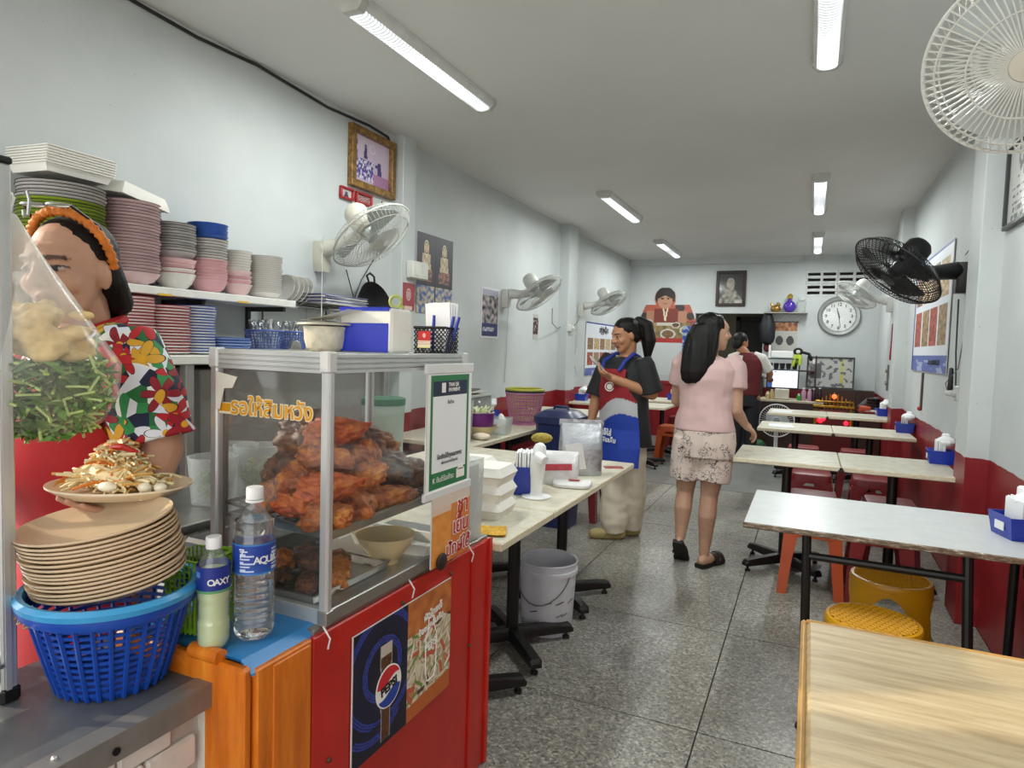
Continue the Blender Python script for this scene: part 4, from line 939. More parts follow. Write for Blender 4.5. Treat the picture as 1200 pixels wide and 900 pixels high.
WPL = M('#dcd9d3', .3, var=.04); PINK = M('#d3a0a6', .35, var=.06); PINKL = M('#dcbcbc', .35, var=.06); RIMD = M('#6f5a62', .4); RIMR = M('#a3283a', .35); BLUR = M('#3a5fae', .35); GRAYB = M('#b8b6b2', .35); RIMB = M('#35322f', .4); LIMEB = M('#97b23a', .35); ORB = M('#c87c3c', .35)
def stack(x, y, z0, n, r, pitch, h, mats, label, group, cat='bowl', name='bowl', top=None, flat=False):
    for k in range(n):
        a, b = mats(k) if callable(mats) else mats
        if flat:
            key = ('p', r, a.name, b.name)
            if key not in RIBW:
                g = G(); g.lathe([(r*.55, 0), (r*.6, .002), (r*.96, .004), (r, .0105)], (0, 0, 0), 26, cap1=False); g.lathe([(r, .0105), (r*1.01, .0135), (r*.97, .0135), (r*.58, .005), (.001, .005)], (0, 0, 0), 26, cap0=False, cap1=False, m=1); RIBW[key] = mesh_of('plate', g, [a, b], 50)
            me = RIBW[key]
        else: me = bowl_unit(r, h, a, b)
        o = link(name, me, None, (x+rnd.uniform(-.003, .003), y+rnd.uniform(-.003, .003), z0+pitch*k), 0)
        tag(o, top if top and k == n-1 else (label(k) if callable(label) else label), cat, group)
S = 1.5485; SX = XL+.14
stack(SX+.02, 1.50, S, 26, .138, .0118, .04, lambda k: ((ORB, ORB) if k < 9 else (LIMEB, RIMB) if 9 <= k < 21 else (WPL, RIMB)), lambda k: ('orange bowl in the lowest part of the tall stack behind the vendor' if k < 9 else 'lime green bowl in the tall stack behind the vendor' if k < 21 else 'white dark-rimmed bowl on the tall lime green stack'), 'orange, lime and white bowl stack')
stack(SX, 1.765, S, 23, .118, .0126, .055, (PINKL, RIMD), 'pale pink bowl in the tallest pink stack beside the vendor', 'tall pink bowl stack', top='top bowl of the tallest pink stack beside the vendor')
stack(SX, 1.975, S+.0, 4, .088, .020, .075, lambda k: (WPL, RIMR) if k < 2 else (PINKL, PINK), lambda k: 'white red-lined bowl under the dark rimmed bowls, second stack on the shelf' if k < 2 else 'pink bowl in the lower half of the second stack on the shelf', 'red lined and pink bowls')
stack(SX, 1.975, S+.118, 11, .090, .0118, .05, (GRAYB, RIMB), 'grey dark-rimmed bowl in the upper half of the second stack on the shelf', 'grey dark rimmed bowls', top='topmost grey bowl of the second stack on the shelf')
stack(SX, 2.150, S, 8, .086, .0135, .06, (PINK, PINKL), 'pink bowl at the bottom of the blue-topped stack', 'pink bowls under the blue ones')
stack(SX, 2.150, S+.11, 8, .086, .0125, .05, (WPL, RIMB), 'white dark-rimmed bowl in the middle of the blue-topped stack', 'white bowls under the blue ones')
stack(SX, 2.150, S+.215, 5, .086, .013, .05, (BLUR, BLUR), 'blue bowl at the top of the mixed bowl stack', 'blue bowls')
stack(SX, 2.315, S, 4, .070, .021, .06, lambda k: (PINK, WPL) if k in (1, 2) else (PINKL, WPL), 'pink and white bowl in the lower half of the short wrapped stack', 'wrapped pink and white bowls')
stack(SX, 2.315, S+.088, 7, .069, .0125, .055, (WPL, GRAYB), 'white bowl in the upper half of the short wrapped stack', 'white bowls of the wrapped stack')
stack(SX+.02, 2.475, S, 18, .085, .0105, .035, (WPL, GRAYB), 'white bowl in the last stack at the end of the shelf', 'white bowls at the shelf end')
for k in range(5): solo('bowl', bowlg(.085, .05, .03), WPL, 'white bowl tipped on edge in the wire rack', 'bowl', (XL+.14, 2.66+.035*k, 1.60), rot=(1.2, 0, 0), group='bowls tipped in the wire rack', smooth=50)
g = G()
for k in range(9): g.box((0, .01*math.sin(k*2), .006*k), (.24, .42, .004), 0, rz=.06*math.sin(k*3), m=k % 3)
solo('paper_stack', g, [M('#d5d4cc', .7), M('#aeb0bb', .6), M('#6a6f96', .5)], 'flat heap of paper bags on the wire rack under the fan', 'papers', (XL+.17, 2.95, 1.556), .1, kind='stuff')
# foam trays on the tall stacks
o = lambda a, b, z: [(-a, -b, z), (a, -b, z), (a, b, z), (-a, b, z)]
fm = mesh_of('foam_tray', G().ring_loft([o(.085, .115, 0), o(.096, .126, .0265), o(.103, .133, .0268), o(.103, .133, .0300), o(.097, .127, .0302), o(.083, .113, .003)], cap1=True), FOAM, 25)
for k in range(7):
    ob = link('foam_tray', fm, None, (SX+.02+.002*k, 1.50, S+.366+.0092*k), .0, rot=(.02, 0, .1)); tag(ob, 'nested foam tray on the tall green bowl stack' if k < 6 else 'top foam tray, turned open side up, on the tall green bowl stack', 'tray', 'nested foam trays')
g = G().ring_loft([o(.08, .10, .05), o(.09, .11, .03), o(.10, .12, .002), o(.10, .12, 0)]); solo('foam_tray', g, FOAM, 'single upturned foam tray lying on the tallest pink stack', 'tray', (SX, 1.765, S+.345), .2, rot=(-.14, .12, .15))
# plates on the low shelf
L0 = 1.277; LX = XL+.22
stack(LX, 1.70, L0, 18, .105, .0125, 0, (WPL, RIMR), 'white red-rimmed plate in the stack behind the vendor shoulder, nearest the collar', 'red rimmed plates by the collar', 'plate', 'plate', flat=True)
stack(LX, 1.86, L0, 16, .105, .0125, 0, lambda k: (WPL, RIMR), 'white red-rimmed plate in the stack beside the tall blue plates', 'red rimmed plates by the blue stack', 'plate', 'plate', flat=True)
stack(LX, 2.005, L0, 17, .095, .0122, 0, (WPL, BLUR), 'blue-rimmed plate in the tall blue stack on the low shelf', 'tall blue rimmed plate stack', 'plate', 'plate', flat=True, top='topmost plate of the tall blue stack on the low shelf')
stack(LX+.04, 2.165, L0, 6, .095, .0125, 0, (M('#8aa0cc', .3), BLUR), 'blue plate in the short stack beside the tall blue one', 'short blue plate stack', 'plate', 'plate', flat=True)
solo('cloth', G().ring_loft([[(.19*(i/8-.5), .30*(j/8-.5), .012+.008*nz(i*.8, j*.8)) for i in range(9)] for j in range(9)], False, False, False).box((0, 0, .003), (.17, .27, .005)), M('#c9c8c0', .8, var=.08), 'crumpled grey white cloth by the cutlery baskets', 'cloth', (LX+.08, 2.30, L0+.001), .3)
BLB = M('#4d63a6', .4, var=.08); CUT = M('#c9ccce', .22, .9, var=.05)
def cutlery_basket(y, label, glab, x=LX, r0=.06, r1=.082, h=.115, sx=1.15):
    lattice_basket('cutlery_basket', label, 'basket', (x, y, L0), r0, r1, h, BLB, 7, 30, .005, sx=sx, rz=.2, group='blue cutlery baskets', barw=.0028)
    for k in range(14):
        a, b = rnd.uniform(-.045, .045), rnd.uniform(-.04, .04); t_ = thing('spoon' if k % 2 else 'fork', ('steel spoon ' if k % 2 else 'steel fork ')+glab, 'cutlery', (x+a, y+b, L0+.014), 0, ('spoons ' if k % 2 else 'forks ')+glab, rot=(rnd.uniform(-.25, .25), rnd.uniform(-.25, .25), rnd.uniform(0, 6)))
        part('handle', G().box((0, 0, .06), (.008, .002, .12), .0008), CUT, t_)
        if k % 2: part('spoon_head', G().ball((0, 0, .138), (.012, .004, .021), 8), CUT, t_)
        else: part('fork_head', G().box((0, 0, .125), (.014, .002, .014)).box((-.0055, 0, .145), (.0028, .002, .03)).box((0, 0, .145), (.0028, .002, .03)).box((.0055, 0, .145), (.0028, .002, .03)), CUT, t_)
cutlery_basket(2.42, 'wider blue cutlery basket on the low shelf', 'in the wider blue basket'); cutlery_basket(2.615, 'narrower blue cutlery basket on the low shelf, farther along the wall', 'in the narrower blue basket', r0=.055, r1=.07, sx=1.0)
solo('round_tin', G().lathe([(.035, 0), (.036, .002), (.036, .018), (.03, .020)], (0, 0, 0), 20), STEEL, 'shiny round tin standing on edge before the blue cutlery baskets', 'tin', (LX+.17, 2.44, L0+.036), rot=(0, PI/2, 0))
# wok hung on the wall
t = thing('wok', 'black wok standing against the wall behind the tissue pack', 'wok', (XL+.10, 3.48, 1.57), rot=(0, PI/2-.25, 0))
part('wok_shell', G().lathe([(.02, -.075), (.09, -.062), (.15, -.025), (.175, .012), (.178, .014), (.148, -.02), (.088, -.056), (.02, -.068)], (0, 0, 0), 36, cap1=False), M('#17171a', .42, .4, var=.2), t)
part('handle', G().tube([(-.172, -.03, .01), (-.215, -.038, .01), (-.235, 0, .01), (-.215, .038, .01), (-.172, .03, .01)], .007, 8), M('#17171a', .42, .4), t)
part('handle', G().tube([(.172, -.03, .01), (.215, -.038, .01), (.235, 0, .01), (.215, .038, .01), (.172, .03, .01)], .007, 8), M('#17171a', .42, .4), t)
solo('wall_ledge', G().box((.10, 0, -.015), (.20, .62, .03), .003), M('#bdbcb6', .5), 'small ledge under the black wok', 'shelf', (XL, 3.45, 1.395))
for k in range(6):
    solo('ladle', G().cyl((0, 0, 0), (.004, 0, -.16), .003, 6).ball((.006, 0, -.175), (.022, .012, .016), 8), STEEL, 'hanging utensil on the wall rail below the paper bags', 'utensil', (XL+.03, 2.92+.05*k, 1.53), group='utensils on the wall rail')
solo('utensil_rail', G().cyl((0, -.16, 0), (0, .18, 0), .005, 8).box((-.015, -.15, 0), (.03, .01, .01)).box((-.015, .17, 0), (.03, .01, .01)), STEEL, 'thin steel rail on the wall over the hanging utensils', 'rail', (XL+.03, 3.04, 1.535))
# pictures
def frame(name, label, loc, rz, w, h, fw, fmat, fn, n=40, cat='picture', depth=.025, glass=True, group=None, tilt=0):
    t = thing(name, label, cat, loc, group=group, rot=(-tilt, 0, rz))
    for a, b, c, d in ((0, fw/2, w, fw), (0, h-fw/2, w, fw)): part('frame_bar', G().box((a, -depth/2, b), (c, depth, d), .004), fmat, t)
    for a in (-1, 1): part('frame_bar', G().box((a*(w/2-fw/2), -depth/2, h/2), (fw, depth, h-2*fw), .004), fmat, t)
    part('backing', G().box((0, -.004, h/2), (w-fw, .006, h-fw)), M('#4a4238', .7), t); picture('print', w-2*fw, h-2*fw, fn, t, (0, -.0085, fw), n=n)
    if glass: part('glass_pane', G().box((0, -.012, h/2), (w-2*fw, .002, h-2*fw)), PGLASS, t)
    return t
GOLDF = painted('carved_gold_frame', [(.3, '#4a3416'), (.5, '#7c5a26'), (.7, '#b08a48')], 30, .35, bump=.5)
def grad(u, v):
    n1 = nz(u*9, v*9); bg = lerp((.55, .42, .58, 1), (.68, .56, .66, 1), v)
    if v < .28 and u > .55: return (.42, .20, .36, 1)
    if math.hypot((u-.52)*1.2, v-.80) < .10 and abs(math.hypot((u-.52)*1.2, v-.80)-.09) < .02: return (.75, .68, .76, 1)
    def fig(x, y, s): return abs(u-x) < .055*s*(1-.4*(v-y)/(.30*s)) and y < v < y+.26*s or math.hypot(u-x, (v-y-.30*s)) < .035*s
    if fig(.72, .12, 1.35) or fig(.33, .55, .9) or (.60 < u < .72 and .44 < v < .49): return (.04, .03, .16, 1)
    if u < .55 and .08 < v < .52: return (.07, .05, .28, 1) if nz(u*26, v*12) > -.05 else (.70, .66, .76, 1)
    if .02 < u < .12 and v > .5 and n1 > 0: return (.10, .06, .26, 1)
    return bg
frame('framed_photo', 'gold framed graduation photo high on the wall beside the pillar', (XL, 3.535, 2.33), PI/2, .47, .385, .045, GOLDF, grad, 60, depth=.04)
REDF = M('#a5242a', .35, var=.05)
def little(u, v): return (.03, .03, .07, 1) if math.hypot(u-.5, (v-.62)*1.1) < .15 or (abs(u-.5) < .26*(1-v) and v < .5) else (.62, .55, .53, 1)
frame('small_portrait', 'small red framed portrait under the graduation photo, hidden least by the fan', (XL, 3.285, 2.235), PI/2, .125, .075, .014, REDF, little, 24); frame('small_portrait', 'small red framed print under the graduation photo, half behind the fan', (XL, 3.455, 2.235), PI/2, .165, .075, .014, REDF, lambda u, v: (.5, .32, .30, 1) if nz(u*7, v*7) > 0 else (.25, .1, .1, 1), 24)
def shrineposter(u, v):
    top = v > .36; x = (u*2) % 1; y = (v-.36)/.64 if top else v/.36
    if u < .01 or abs(u-.5) < .008 or abs(v-.36) < .006: return (.02, .015, .012, 1)
    if top:
        d = math.hypot((x-.5)*1.1, y-.72)
        if d < .10: return (.62, .45, .22, 1)
        if .12 < d < .15: return (.72, .62, .42, 1)
        w = .30-.16*y if y < .62 else 0
        if abs(x-.5) < w and .30 < y: return lerp((.42, .30, .16, 1), (.70, .60, .42, 1), .5+nz(x*11, y*11))
        if .06 < y < .30 and abs(x-.5) < .30: return (.40, .16, .12, 1) if nz(x*9, y*12) > 0 else (.12, .07, .06, 1)
        return (.035, .025, .04, 1)
    n1 = nz(u*13, v*19)
    return lerp((.06, .12, .36, 1), (.60, .52, .34, 1), min(1, max(0, .5+1.4*n1)))
sheet_with('deity_poster', .53, .60, shrineposter, 'dark poster of four gold seated figures on the wall past the pillar', 'poster', (XL+.006, 4.36, 1.585), PI/2, n=64)
def redcal(u, v): return (.62, .42, .40, 1) if abs(math.hypot((u-.5)*1.2, v-.58)-.20) < .03 else (.45, .30, .28, 1) if math.hypot((u-.5)*1.2, v-.58) < .14 else (.70, .5, .45, 1) if v < .16 and abs(u-.5) < .3 else (.30, .035, .045, 1)
sheet_with('red_calendar', .15, .19, redcal, 'small red calendar with an oval portrait above the wok handle', 'calendar', (XL+.092, 3.87, 1.585), PI/2, n=32)
def event(u, v):
    if u < .06 or u > .94 or v < .04 or v > .97: return (.68, .68, .70, 1)
    if v < .30: return (.03, .035, .14, 1) if not (.1 < u < .75 and .14 < v < .22 and nz(u*30, v*60) > 0) else (.7, .7, .75, 1)
    n1 = nz(u*7, v*11); return (.40, .40, .48, 1) if v > .85 else lerp((.05, .05, .08, 1), (.45, .40, .38, 1), .5+1.2*n1)
sheet_with('event_poster', .36, .46, event, 'narrow blue and white photo poster behind the middle wall fan', 'poster', (XL+.004, 5.33, 1.42), PI/2, n=40)
sheet_with('dark_sticker', .14, .27, lambda u, v: (.07, .03, .03, 1) if .2 < v < .85 and nz(u*6, v*9) > -.3 else (.45, .42, .40, 1), 'small dark strip poster under the middle wall fan', 'poster', (XL+.003, 6.42, 1.435), PI/2, n=24)
sheet_with('red_strip', .10, .30, lambda u, v: (.52, .07, .03, 1) if nz(u*8, v*12) > -.25 else (.72, .70, .68, 1), 'small red vertical strip with writing on the wall by the second pillar', 'strip', (XL+.112, 7.33, 1.19), PI/2, n=20)
def menu(cols, rows, hdr, lo, hues):
    def f(u, v):
        if v > 1-.03: return (.04, .06, .30, 1)
        if v < lo: return (.10, .14, .40, 1) if nz(u*5, v*20) > -.2 else (.35, .40, .6, 1)
        if v > 1-hdr: return (.02, .02, .03, 1) if .42 < u < .62 and 1-hdr+.04 < v < 1-.06 and nz(u*70, v*20) > -.05 else (.72, .75, .80, 1)
        x = (u-.04)/.92*cols; y = (v-lo-.03)/(1-hdr-lo-.05)*rows
        if x < 0 or x > cols or y < 0 or y > rows: return (.72, .75, .80, 1)
        i, j = int(x), int(y); fx, fy = x-i, y-j
        if .06 < fx < .94 and .12 < fy < .96:
            c = hues[(i*3+j*5) % len(hues)]; k = nz(fx*6+i*7, fy*9+j*3); return tuple(max(0, min(1, q*(1+.9*k))) for q in c[:3])+(1,)
        return (.72, .75, .80, 1)
    return f
HU = [(.35, .07, .04), (.42, .22, .08), (.50, .36, .18), (.30, .20, .10), (.45, .30, .12), (.26, .15, .08)]
mp = sheet_with('menu_poster', 1.5, .71, menu(5, 2, .26, .13, HU), 'blue edged menu poster with food photos on the side wall behind the apron vendor', 'poster', (XL+.010, 8.86, 1.0), PI/2, n=80)
textmesh('print_word', 'เมนูอร่อย', .12, BLACK, mp, (.05, -.002, .615), bold=.003, ext=.0003)
# wall fans
def fan(name, label, loc, d, R, col, mot, blades, wall, wire=.0016, nw=60, capc=None, axis_roll=0):
    """wall fan: d = blowing direction, wall = point on the wall the bracket is fixed to"""
    t = thing('wall_fan', label, 'fan', wall, 0, 'wall fans'); C = Vector(loc)-Vector(wall); d = Vector(d).normalized()
    Z = d; X = Vector((0, 0, 1)).cross(Z).normalized(); Y = Z.cross(X); Rm = Matrix((X, Y, Z)).transposed()
    P = lambda r, a, z: C + Rm @ Vector((r*math.cos(a), r*math.sin(a), z)); dep = R*.26
    mw, mm, mb = M(col, .4, var=.05), M(mot, .38, var=.05), M(blades, .35, var=.04)
    for nm, s_ in (('front_guard', 1), ('rear_guard', -1)):
        g = G()
        for k in range(nw):
            a = 2*PI*k/nw; b = a+.10*s_
            g.tube([P(R*.17, a, s_*dep), P(R*.55, a+.03, s_*dep*.98), P(R*.86, a+.06, s_*dep*.66), P(R*.995, b, s_*.006)], wire, 4, caps=False)
        for rr, zz in ((.55, .98), (.86, .66)): g.tube([P(R*rr, 2*PI*q/48, s_*dep*zz) for q in range(48)], wire*1.1, 4, closed=True)
        o = part(nm, g, mw, t)
    part('guard_rim', G().tube([P(R, 2*PI*q/56, 0) for q in range(56)], R*.022, 6, closed=True), mw, t)
    part('centre_cap', G().lathe([(.001, dep+.006), (R*.16, dep+.003), (R*.19, dep-.004), (R*.19, dep-.008)], C, 24, R=Rm, cap0=False), M(capc or col, .4, var=.03), t)
    hub = part('hub', G().lathe([(R*.15, -dep*.6), (R*.16, dep*.3), (R*.10, dep*.5), (.001, dep*.55)], C, 20, R=Rm, cap1=False), mb, t)
    for k in range(3):
        a0 = 2*PI*k/3; rings = []
        for i in range(7):
            u = i/6; r = R*(.14+.72*u); w = .42+.50*math.sin(PI*min(1, u*1.05)*.62)
            cs = [(r, a0+w*(q/4-.5)*1.05, dep*.36*(q/4-.5)*-1.6) for q in range(5)]
            rings.append([P(a, b, c) for a, b, c in cs]+[P(a, b, c-.003) for a, b, c in reversed(cs)])
        part('blade', G().ring_loft(rings), mb, t)
    part('motor_housing', G().lathe([(R*.20, -dep*.8), (R*.27, -dep-.01), (R*.29, -dep-.07), (R*.27, -dep-.12), (R*.20, -dep-.145), (.001, -dep-.15)], C, 24, R=Rm, cap1=False), mm, t)
    nk = C - d*(dep+.07); w_ = Vector((0, 0, 0)); out = Vector((math.copysign(1, C.x), 0, 0))
    a1 = nk+Vector((0, 0, -R*.40)); k1 = w_+out*.05+Vector((0, 0, .03))
    part('neck', G().limb([nk, a1], [R*.15, R*.12], 10), mm, t)
    part('arm', G().tube([k1, k1.lerp(a1, .5)+Vector((0, 0, -.01)), a1], [R*.20, R*.16, R*.14], 12), mm, t)
    s_ = .5*R/.25; part('wall_plate', G().ring_loft([[(out.x*x, y*s_*k, z*s_) for y, z in ((-.10, .14), (.10, .14), (.10, -.10), (.07, -.20), (-.07, -.20), (-.10, -.10))] for x, k in ((0, 1), (.045, .95), (.06, .8))]), mm, t)
    return t, C, Rm
fan('wall_fan', 'cream wall fan beside the graduation photo, largest on the side wall with shelves', (-2.34, 3.10, 1.965), (.64, .06, -.76), .255, '#b9b9b2', '#c9c6b6', '#a9b0ac', (XL, 3.05, 1.86))
fan('wall_fan', 'white wall fan beside the narrow blue photo poster', (-2.36, 5.70, 1.86), (.62, -.02, -.78), .25, '#c3c4c0', '#cfcfc9', '#a8adab', (XL, 5.62, 1.82))
fan('wall_fan', 'white wall fan over the blue edged menu poster', (-2.34, 7.95, 1.93), (.55, -.1, -.83), .25, '#c3c4c0', '#cfcfc9', '#a8adab', (XL, 7.85, 1.86))
ft, C, Rm = fan('wall_fan', 'black wall fan with black motor on the wall with the tables', (.43, 4.42, 1.86), (-.60, -.27, -.75), .27, '#1b1b1d', '#141416', '#26272a', (XR, 4.72, 1.86), wire=.0022)
part('round_badge', G().lathe([(.022, 0), (.022, .003)], C+Rm @ Vector((-.01, -.078, -.14)), 16, R=Rm @ Matrix.Rotation(PI/2, 3, 'X')), M('#b09a4a', .35, .5), ft)
fan('wall_fan', 'white wall fan beside the round wall clock', (.44, 8.70, 2.08), (-.5, -.3, -.78), .25, '#c9cac6', '#d3d3cd', '#b4b8b5', (XR, 8.75, 1.98))
fan('wall_fan', 'large white wall fan cut by the top corner of the photo above the black fan', (.452, 2.02, 2.095), (-.22, -.80, -.50), .225, '#dcdcd6', '#d6d5cd', '#c9d0d0', (XR, 2.25, 2.25), wire=.0024, nw=72, capc='#d8d4c4')
# boxes, sockets, cables
solo('switch_box', G().box((.03, 0, 0), (.06, .20, .12), .006).box((.062, -.04, 0), (.006, .05, .08), .002).box((.062, .05, 0), (.006, .05, .08), .002), M('#d0d0c8', .45), 'white switch box on the pillar edge below the graduation photo', 'switch', (XL+.086, 3.94, 1.87))
solo('wall_cable', G().tube([(XL+.012, 1.6, 2.755), (XL+.012, 1.87, 2.762), (XL+.012, 2.2, 2.748), (XL+.012, 2.56, 2.765), (XL+.012, 3.1, 2.735), (XL+.012, 3.5, 2.755), (XL+.014, 3.70, 2.742), (XL+.014, 3.75, 2.69)], .008, 6), M('#15130f', .5), 'thick black cable running along the top of the wall to the gold frame', 'cable')
def cable(pts, label, c='#5b5d5c', r=.004): solo('cable', G().tube(pts, r, 5), M(c, .5), label, 'cable')
cable([(XL+.02, 3.28, 1.80), (XL+.03, 3.35, 1.62), (XL+.03, 3.42, 1.75), (XL+.02, 3.60, 1.95), (XL+.02, 3.64, 2.30)], 'thin dark flex hanging beside the cream wall fan', '#2c2c2a')
cable([(XL+.33, 6.05, 1.74), (XL+.12, 6.6, 1.62), (XL+.03, 7.0, 1.57), (XL+.03, 7.12, 1.60), (XL+.12, 7.35, 1.63), (XL+.08, 7.6, 1.7)], 'flex looping from the middle wall fan to the socket on the pillar')
cable([(XL+.03, 7.72, 1.72), (XL+.02, 7.70, 1.35), (XL+.02, 7.62, 1.18), (XL+.02, 7.75, 1.05), (XL+.02, 7.85, 1.08)], 'flex hanging down beside the blue edged menu poster', '#b8b8b2')
cable([(XL+.02, 5.68, 1.72), (XL+.01, 5.69, 1.3), (XL+.01, 5.67, 1.0)], 'pale flex dropping from the middle wall fan', '#c2c4c2')
solo('wall_socket', G().box((.02, 0, 0), (.04, .11, .08), .006).ball((.045, .02, 0), .022, 8), M('#cfd0cc', .4), 'white wall socket on the second pillar of the shelf wall', 'socket', (XL+.11, 7.16, 1.585))
# ---------------------------------------------------------------- on the cream tables by the counter
T = .7205
for k in range(3): foam_box('foam_box', ['lowest closed foam box of the stack on the cream table', 'middle closed foam box of the stack on the cream table', 'topmost closed foam box of the stack beside the clear container'][k], (-1.075, 2.16, T+.062*k), .17, .19, .062, .08, 'foam box stack')
foam_box('foam_box', 'closed foam box behind the stack of three on the cream table', (-1.22, 2.29, T), .17, .19, .062, .2); foam_box('foam_box', 'upper closed foam box behind the stack of three', (-1.22, 2.29, T+.0625), .17, .19, .062, .15); foam_box('foam_box', 'highest open-lipped foam box behind the stack of three', (-1.225, 2.295, T+.125), .17, .19, .055, .1)
t = thing('napkin_dispenser', 'tall blue and white napkin dispenser beside the foam boxes', 'napkin box', (-1.10, 2.555, T), .35)
part('tray_box', G().ring_loft([[(-.045*k, -.06*k, z), (.045*k, -.06*k, z), (.045*k, .06*k, z), (-.045*k, .06*k, z)] for k, z in ((.9, 0), (1, .12), (.95, .12), (.88, .01))], cap1=True), BLUEP, t)
g = G(); 
for k in range(6): g.box((-.03+.012*k, 0, .135+.004*(k % 2)), (.010, .105, .09), .001, rz=.03*(k % 3-1))
part('napkins', g, TISSUE, t); part('label_sticker', G().box((.046, .0, .06), (.002, .07, .075)), WHITEP, t)
g = G(); g.lathe([(.060, 0), (.062, .006), (.03, .010), (.024, .02), (.026, .10)], (0, 0, 0), 24, cap1=False); g.tube([(0, 0, .09), (.0, .0, .14), (.015, .0, .17), (.045, 0, .16)], [.027, .03, .028, .02], 14)
solo('white_stand', g, WHITEP, 'white curved stand with round foot on the cream table', 'stand', (-1.02, 2.50, T), -.4)
g = G().limb([(0, 0, .01), (.012, .03, .10), (.02, .05, .18)], [.05, .042, .03], 14); solo('white_pouch', g, WHITEP, 'white plastic pouch leaning behind the round-footed stand', 'pouch', (-1.09, 2.60, T))
t = thing('brown_cleaver', 'brown handled brush leaning among the bags with a yellow head', 'brush', (-1.13, 2.70, T+.0), rot=(0, .0, .4))
part('handle', G().limb([(-.03, -.03, .03), (.02, .02, .15), (.03, .03, .19)], [.014, .013, .016], 8), M('#3b2116', .5), t); part('brush_head', G().ball((.045, .035, .215), (.05, .025, .025), 10), M('#9c8a34', .7, var=.3, sc=80, bump=.8, bsc=160), t)
def pouch(name, label, cat, loc, rz, w_, d, h, mat, top=.5, n=20, seed=0, tilt=0):
    g = G(); rings = []
    for i in range(9):
        u = i/8; z = h*u; dd = d*(.9 if u < .1 else 1.0 if u < .6 else 1-(u-.6)*2.2); ww = w_*(1-.05*abs(u-.5)); ring = []
        for j in range(n):
            a = 2*PI*j/n; c, s_ = math.cos(a), math.sin(a); sq = lambda q: math.copysign(abs(q)**.55, q)
            k = 1+.06*nz(c*2.2+seed, s_*2.2, z*16); ring.append((ww/2*sq(c)*k, max(.004, dd/2)*sq(s_)*k, z))
        rings.append(ring)
    g.ring_loft(rings); t = thing(name, label, cat, loc, rot=(tilt, 0, rz)); part('pouch_body', g, mat, t, smooth=60); return t
FOIL, _f2 = raw('silver_foil', '#b4b7bc', .24, .75); _v = _f2.coord(); _f2.bump(_f2.noise(_v, 22, 5, .7), .7, .012)
b = pouch('foil_bag', 'large silver foil bag standing at the end of the cream tables', 'bag', (-1.03, 3.10, T), .42, .22, .13, .255, FOIL, seed=2)
part('crimped_seal', G().ring_loft([[(-.112+.224*i/12, .004*math.sin(i*2.1), .245+.03*j) for i in range(13)] for j in range(2)], False, False, False), FOIL, b, fix=False)
part('paper_label', G().box((-.03, -.070, .095), (.085, .003, .13), 0, R=Matrix.Rotation(-.18, 3, 'Y')), M('#dcdcdc', .6, var=.05), b)
b = pouch('plastic_pack', 'clear pack of white goods with red print lying before the foil bag', 'pack', (-1.035, 2.83, T), .3, .17, .12, .15, M('#d5d4d4', .3, var=.10, sc=30, bump=.5, bsc=30), seed=5)
part('red_print', G().box((-.01, -.064, .085), (.13, .002, .03), 0, R=Matrix.Rotation(-.06, 3, 'Y')), M('#b93a48', .4, var=.25, sc=40), b)
b = pouch('plastic_pack', 'flat white printed pack lying at the table edge before the clear pack', 'pack', (-.965, 2.80, T), .25, .18, .15, .03, M('#dedddb', .35, var=.06, sc=30), seed=9)
part('red_print', G().box((.01, -.02, .0315), (.05, .02, .002)), M('#b33a40', .5), b)
solo('printed_card', G().box((0, 0, .0015), (.10, .055, .003)), M('#9a4440', .5, var=.4, sc=50), 'small red printed card lying at the table corner by the foil bag', 'card', (-.93, 3.36, T), .5)
# side tables behind: bowls, drawers, lattice baskets
solo('stock_jug', G().lathe([(.075, 0), (.082, .02), (.088, .13), (.092, .27), (.088, .27), (.084, .13), (.07, .01)], (0, 0, 0), 26, cap1=False), TUB, 'cloudy tub of brown broth behind the payment sign', 'tub', (-2.06, 3.68, T))
solo('brown_broth', G().lathe([(.07, .012), (.083, .13), (.084, .17)], (0, 0, 0), 26), M('#5c2a1c', .3), 'brown broth filling the cloudy tub', 'broth', (-2.06, 3.68, T))
solo('bowl', bowlg(.125, .085, .05), CREAM, 'large cream bowl under the purple basin on the side table', 'bowl', (-2.04, 3.94, T), smooth=50)
solo('soap_bar', G().ball((0, 0, .025), (.065, .04, .025), 16), M('#dfd0bc', .5), 'pale oval lump on the side table before the cream bowl', 'bun', (-1.975, 3.84, T))
t = thing('purple_basin', 'purple plastic basin with herbs resting in the cream bowl', 'basin', (-2.06, 3.96, T+.07))
part('basin_shell', G().lathe([(.095, 0), (.10, .01), (.108, .095), (.114, .10), (.112, .104), (.104, .095), (.094, .012), (.001, .01)], (0, 0, 0), 28, cap1=False), M('#6a2a74', .35, var=.06), t)
g = G()
for k in range(60): a = rnd.uniform(0, 6.28); r_ = rnd.uniform(0, .085); g.limb([(r_*math.cos(a), r_*math.sin(a), .06+rnd.uniform(0, .05)), (r_*math.cos(a)+rnd.uniform(-.04, .04), r_*math.sin(a)+rnd.uniform(-.04, .04), .09+rnd.uniform(0, .05))], [.007, .006], 6)
o = part('cut_herbs', g, M('#c9cfa4', .6, var=.2, sc=60), t); o['kind'] = 'stuff'
solo('clear_tub', G().ring_loft([[(a*k, b*k, z) for a, b in ((-.09, -.07), (.09, -.07), (.09, .07), (-.09, .07))] for k, z in ((.9, 0), (1, .12), (.97, .12), (.87, .005))], cap1=False).box((0, 0, .05), (.14, .1, .08), .01), TUB, 'small clear tub beside the cream bowl on the side table', 'tub', (-2.02, 4.18, T), .1)
t = thing('drawer_box', 'clear plastic drawer box with a paper on top behind the bowls', 'drawers', (-2.30, 4.16, T))
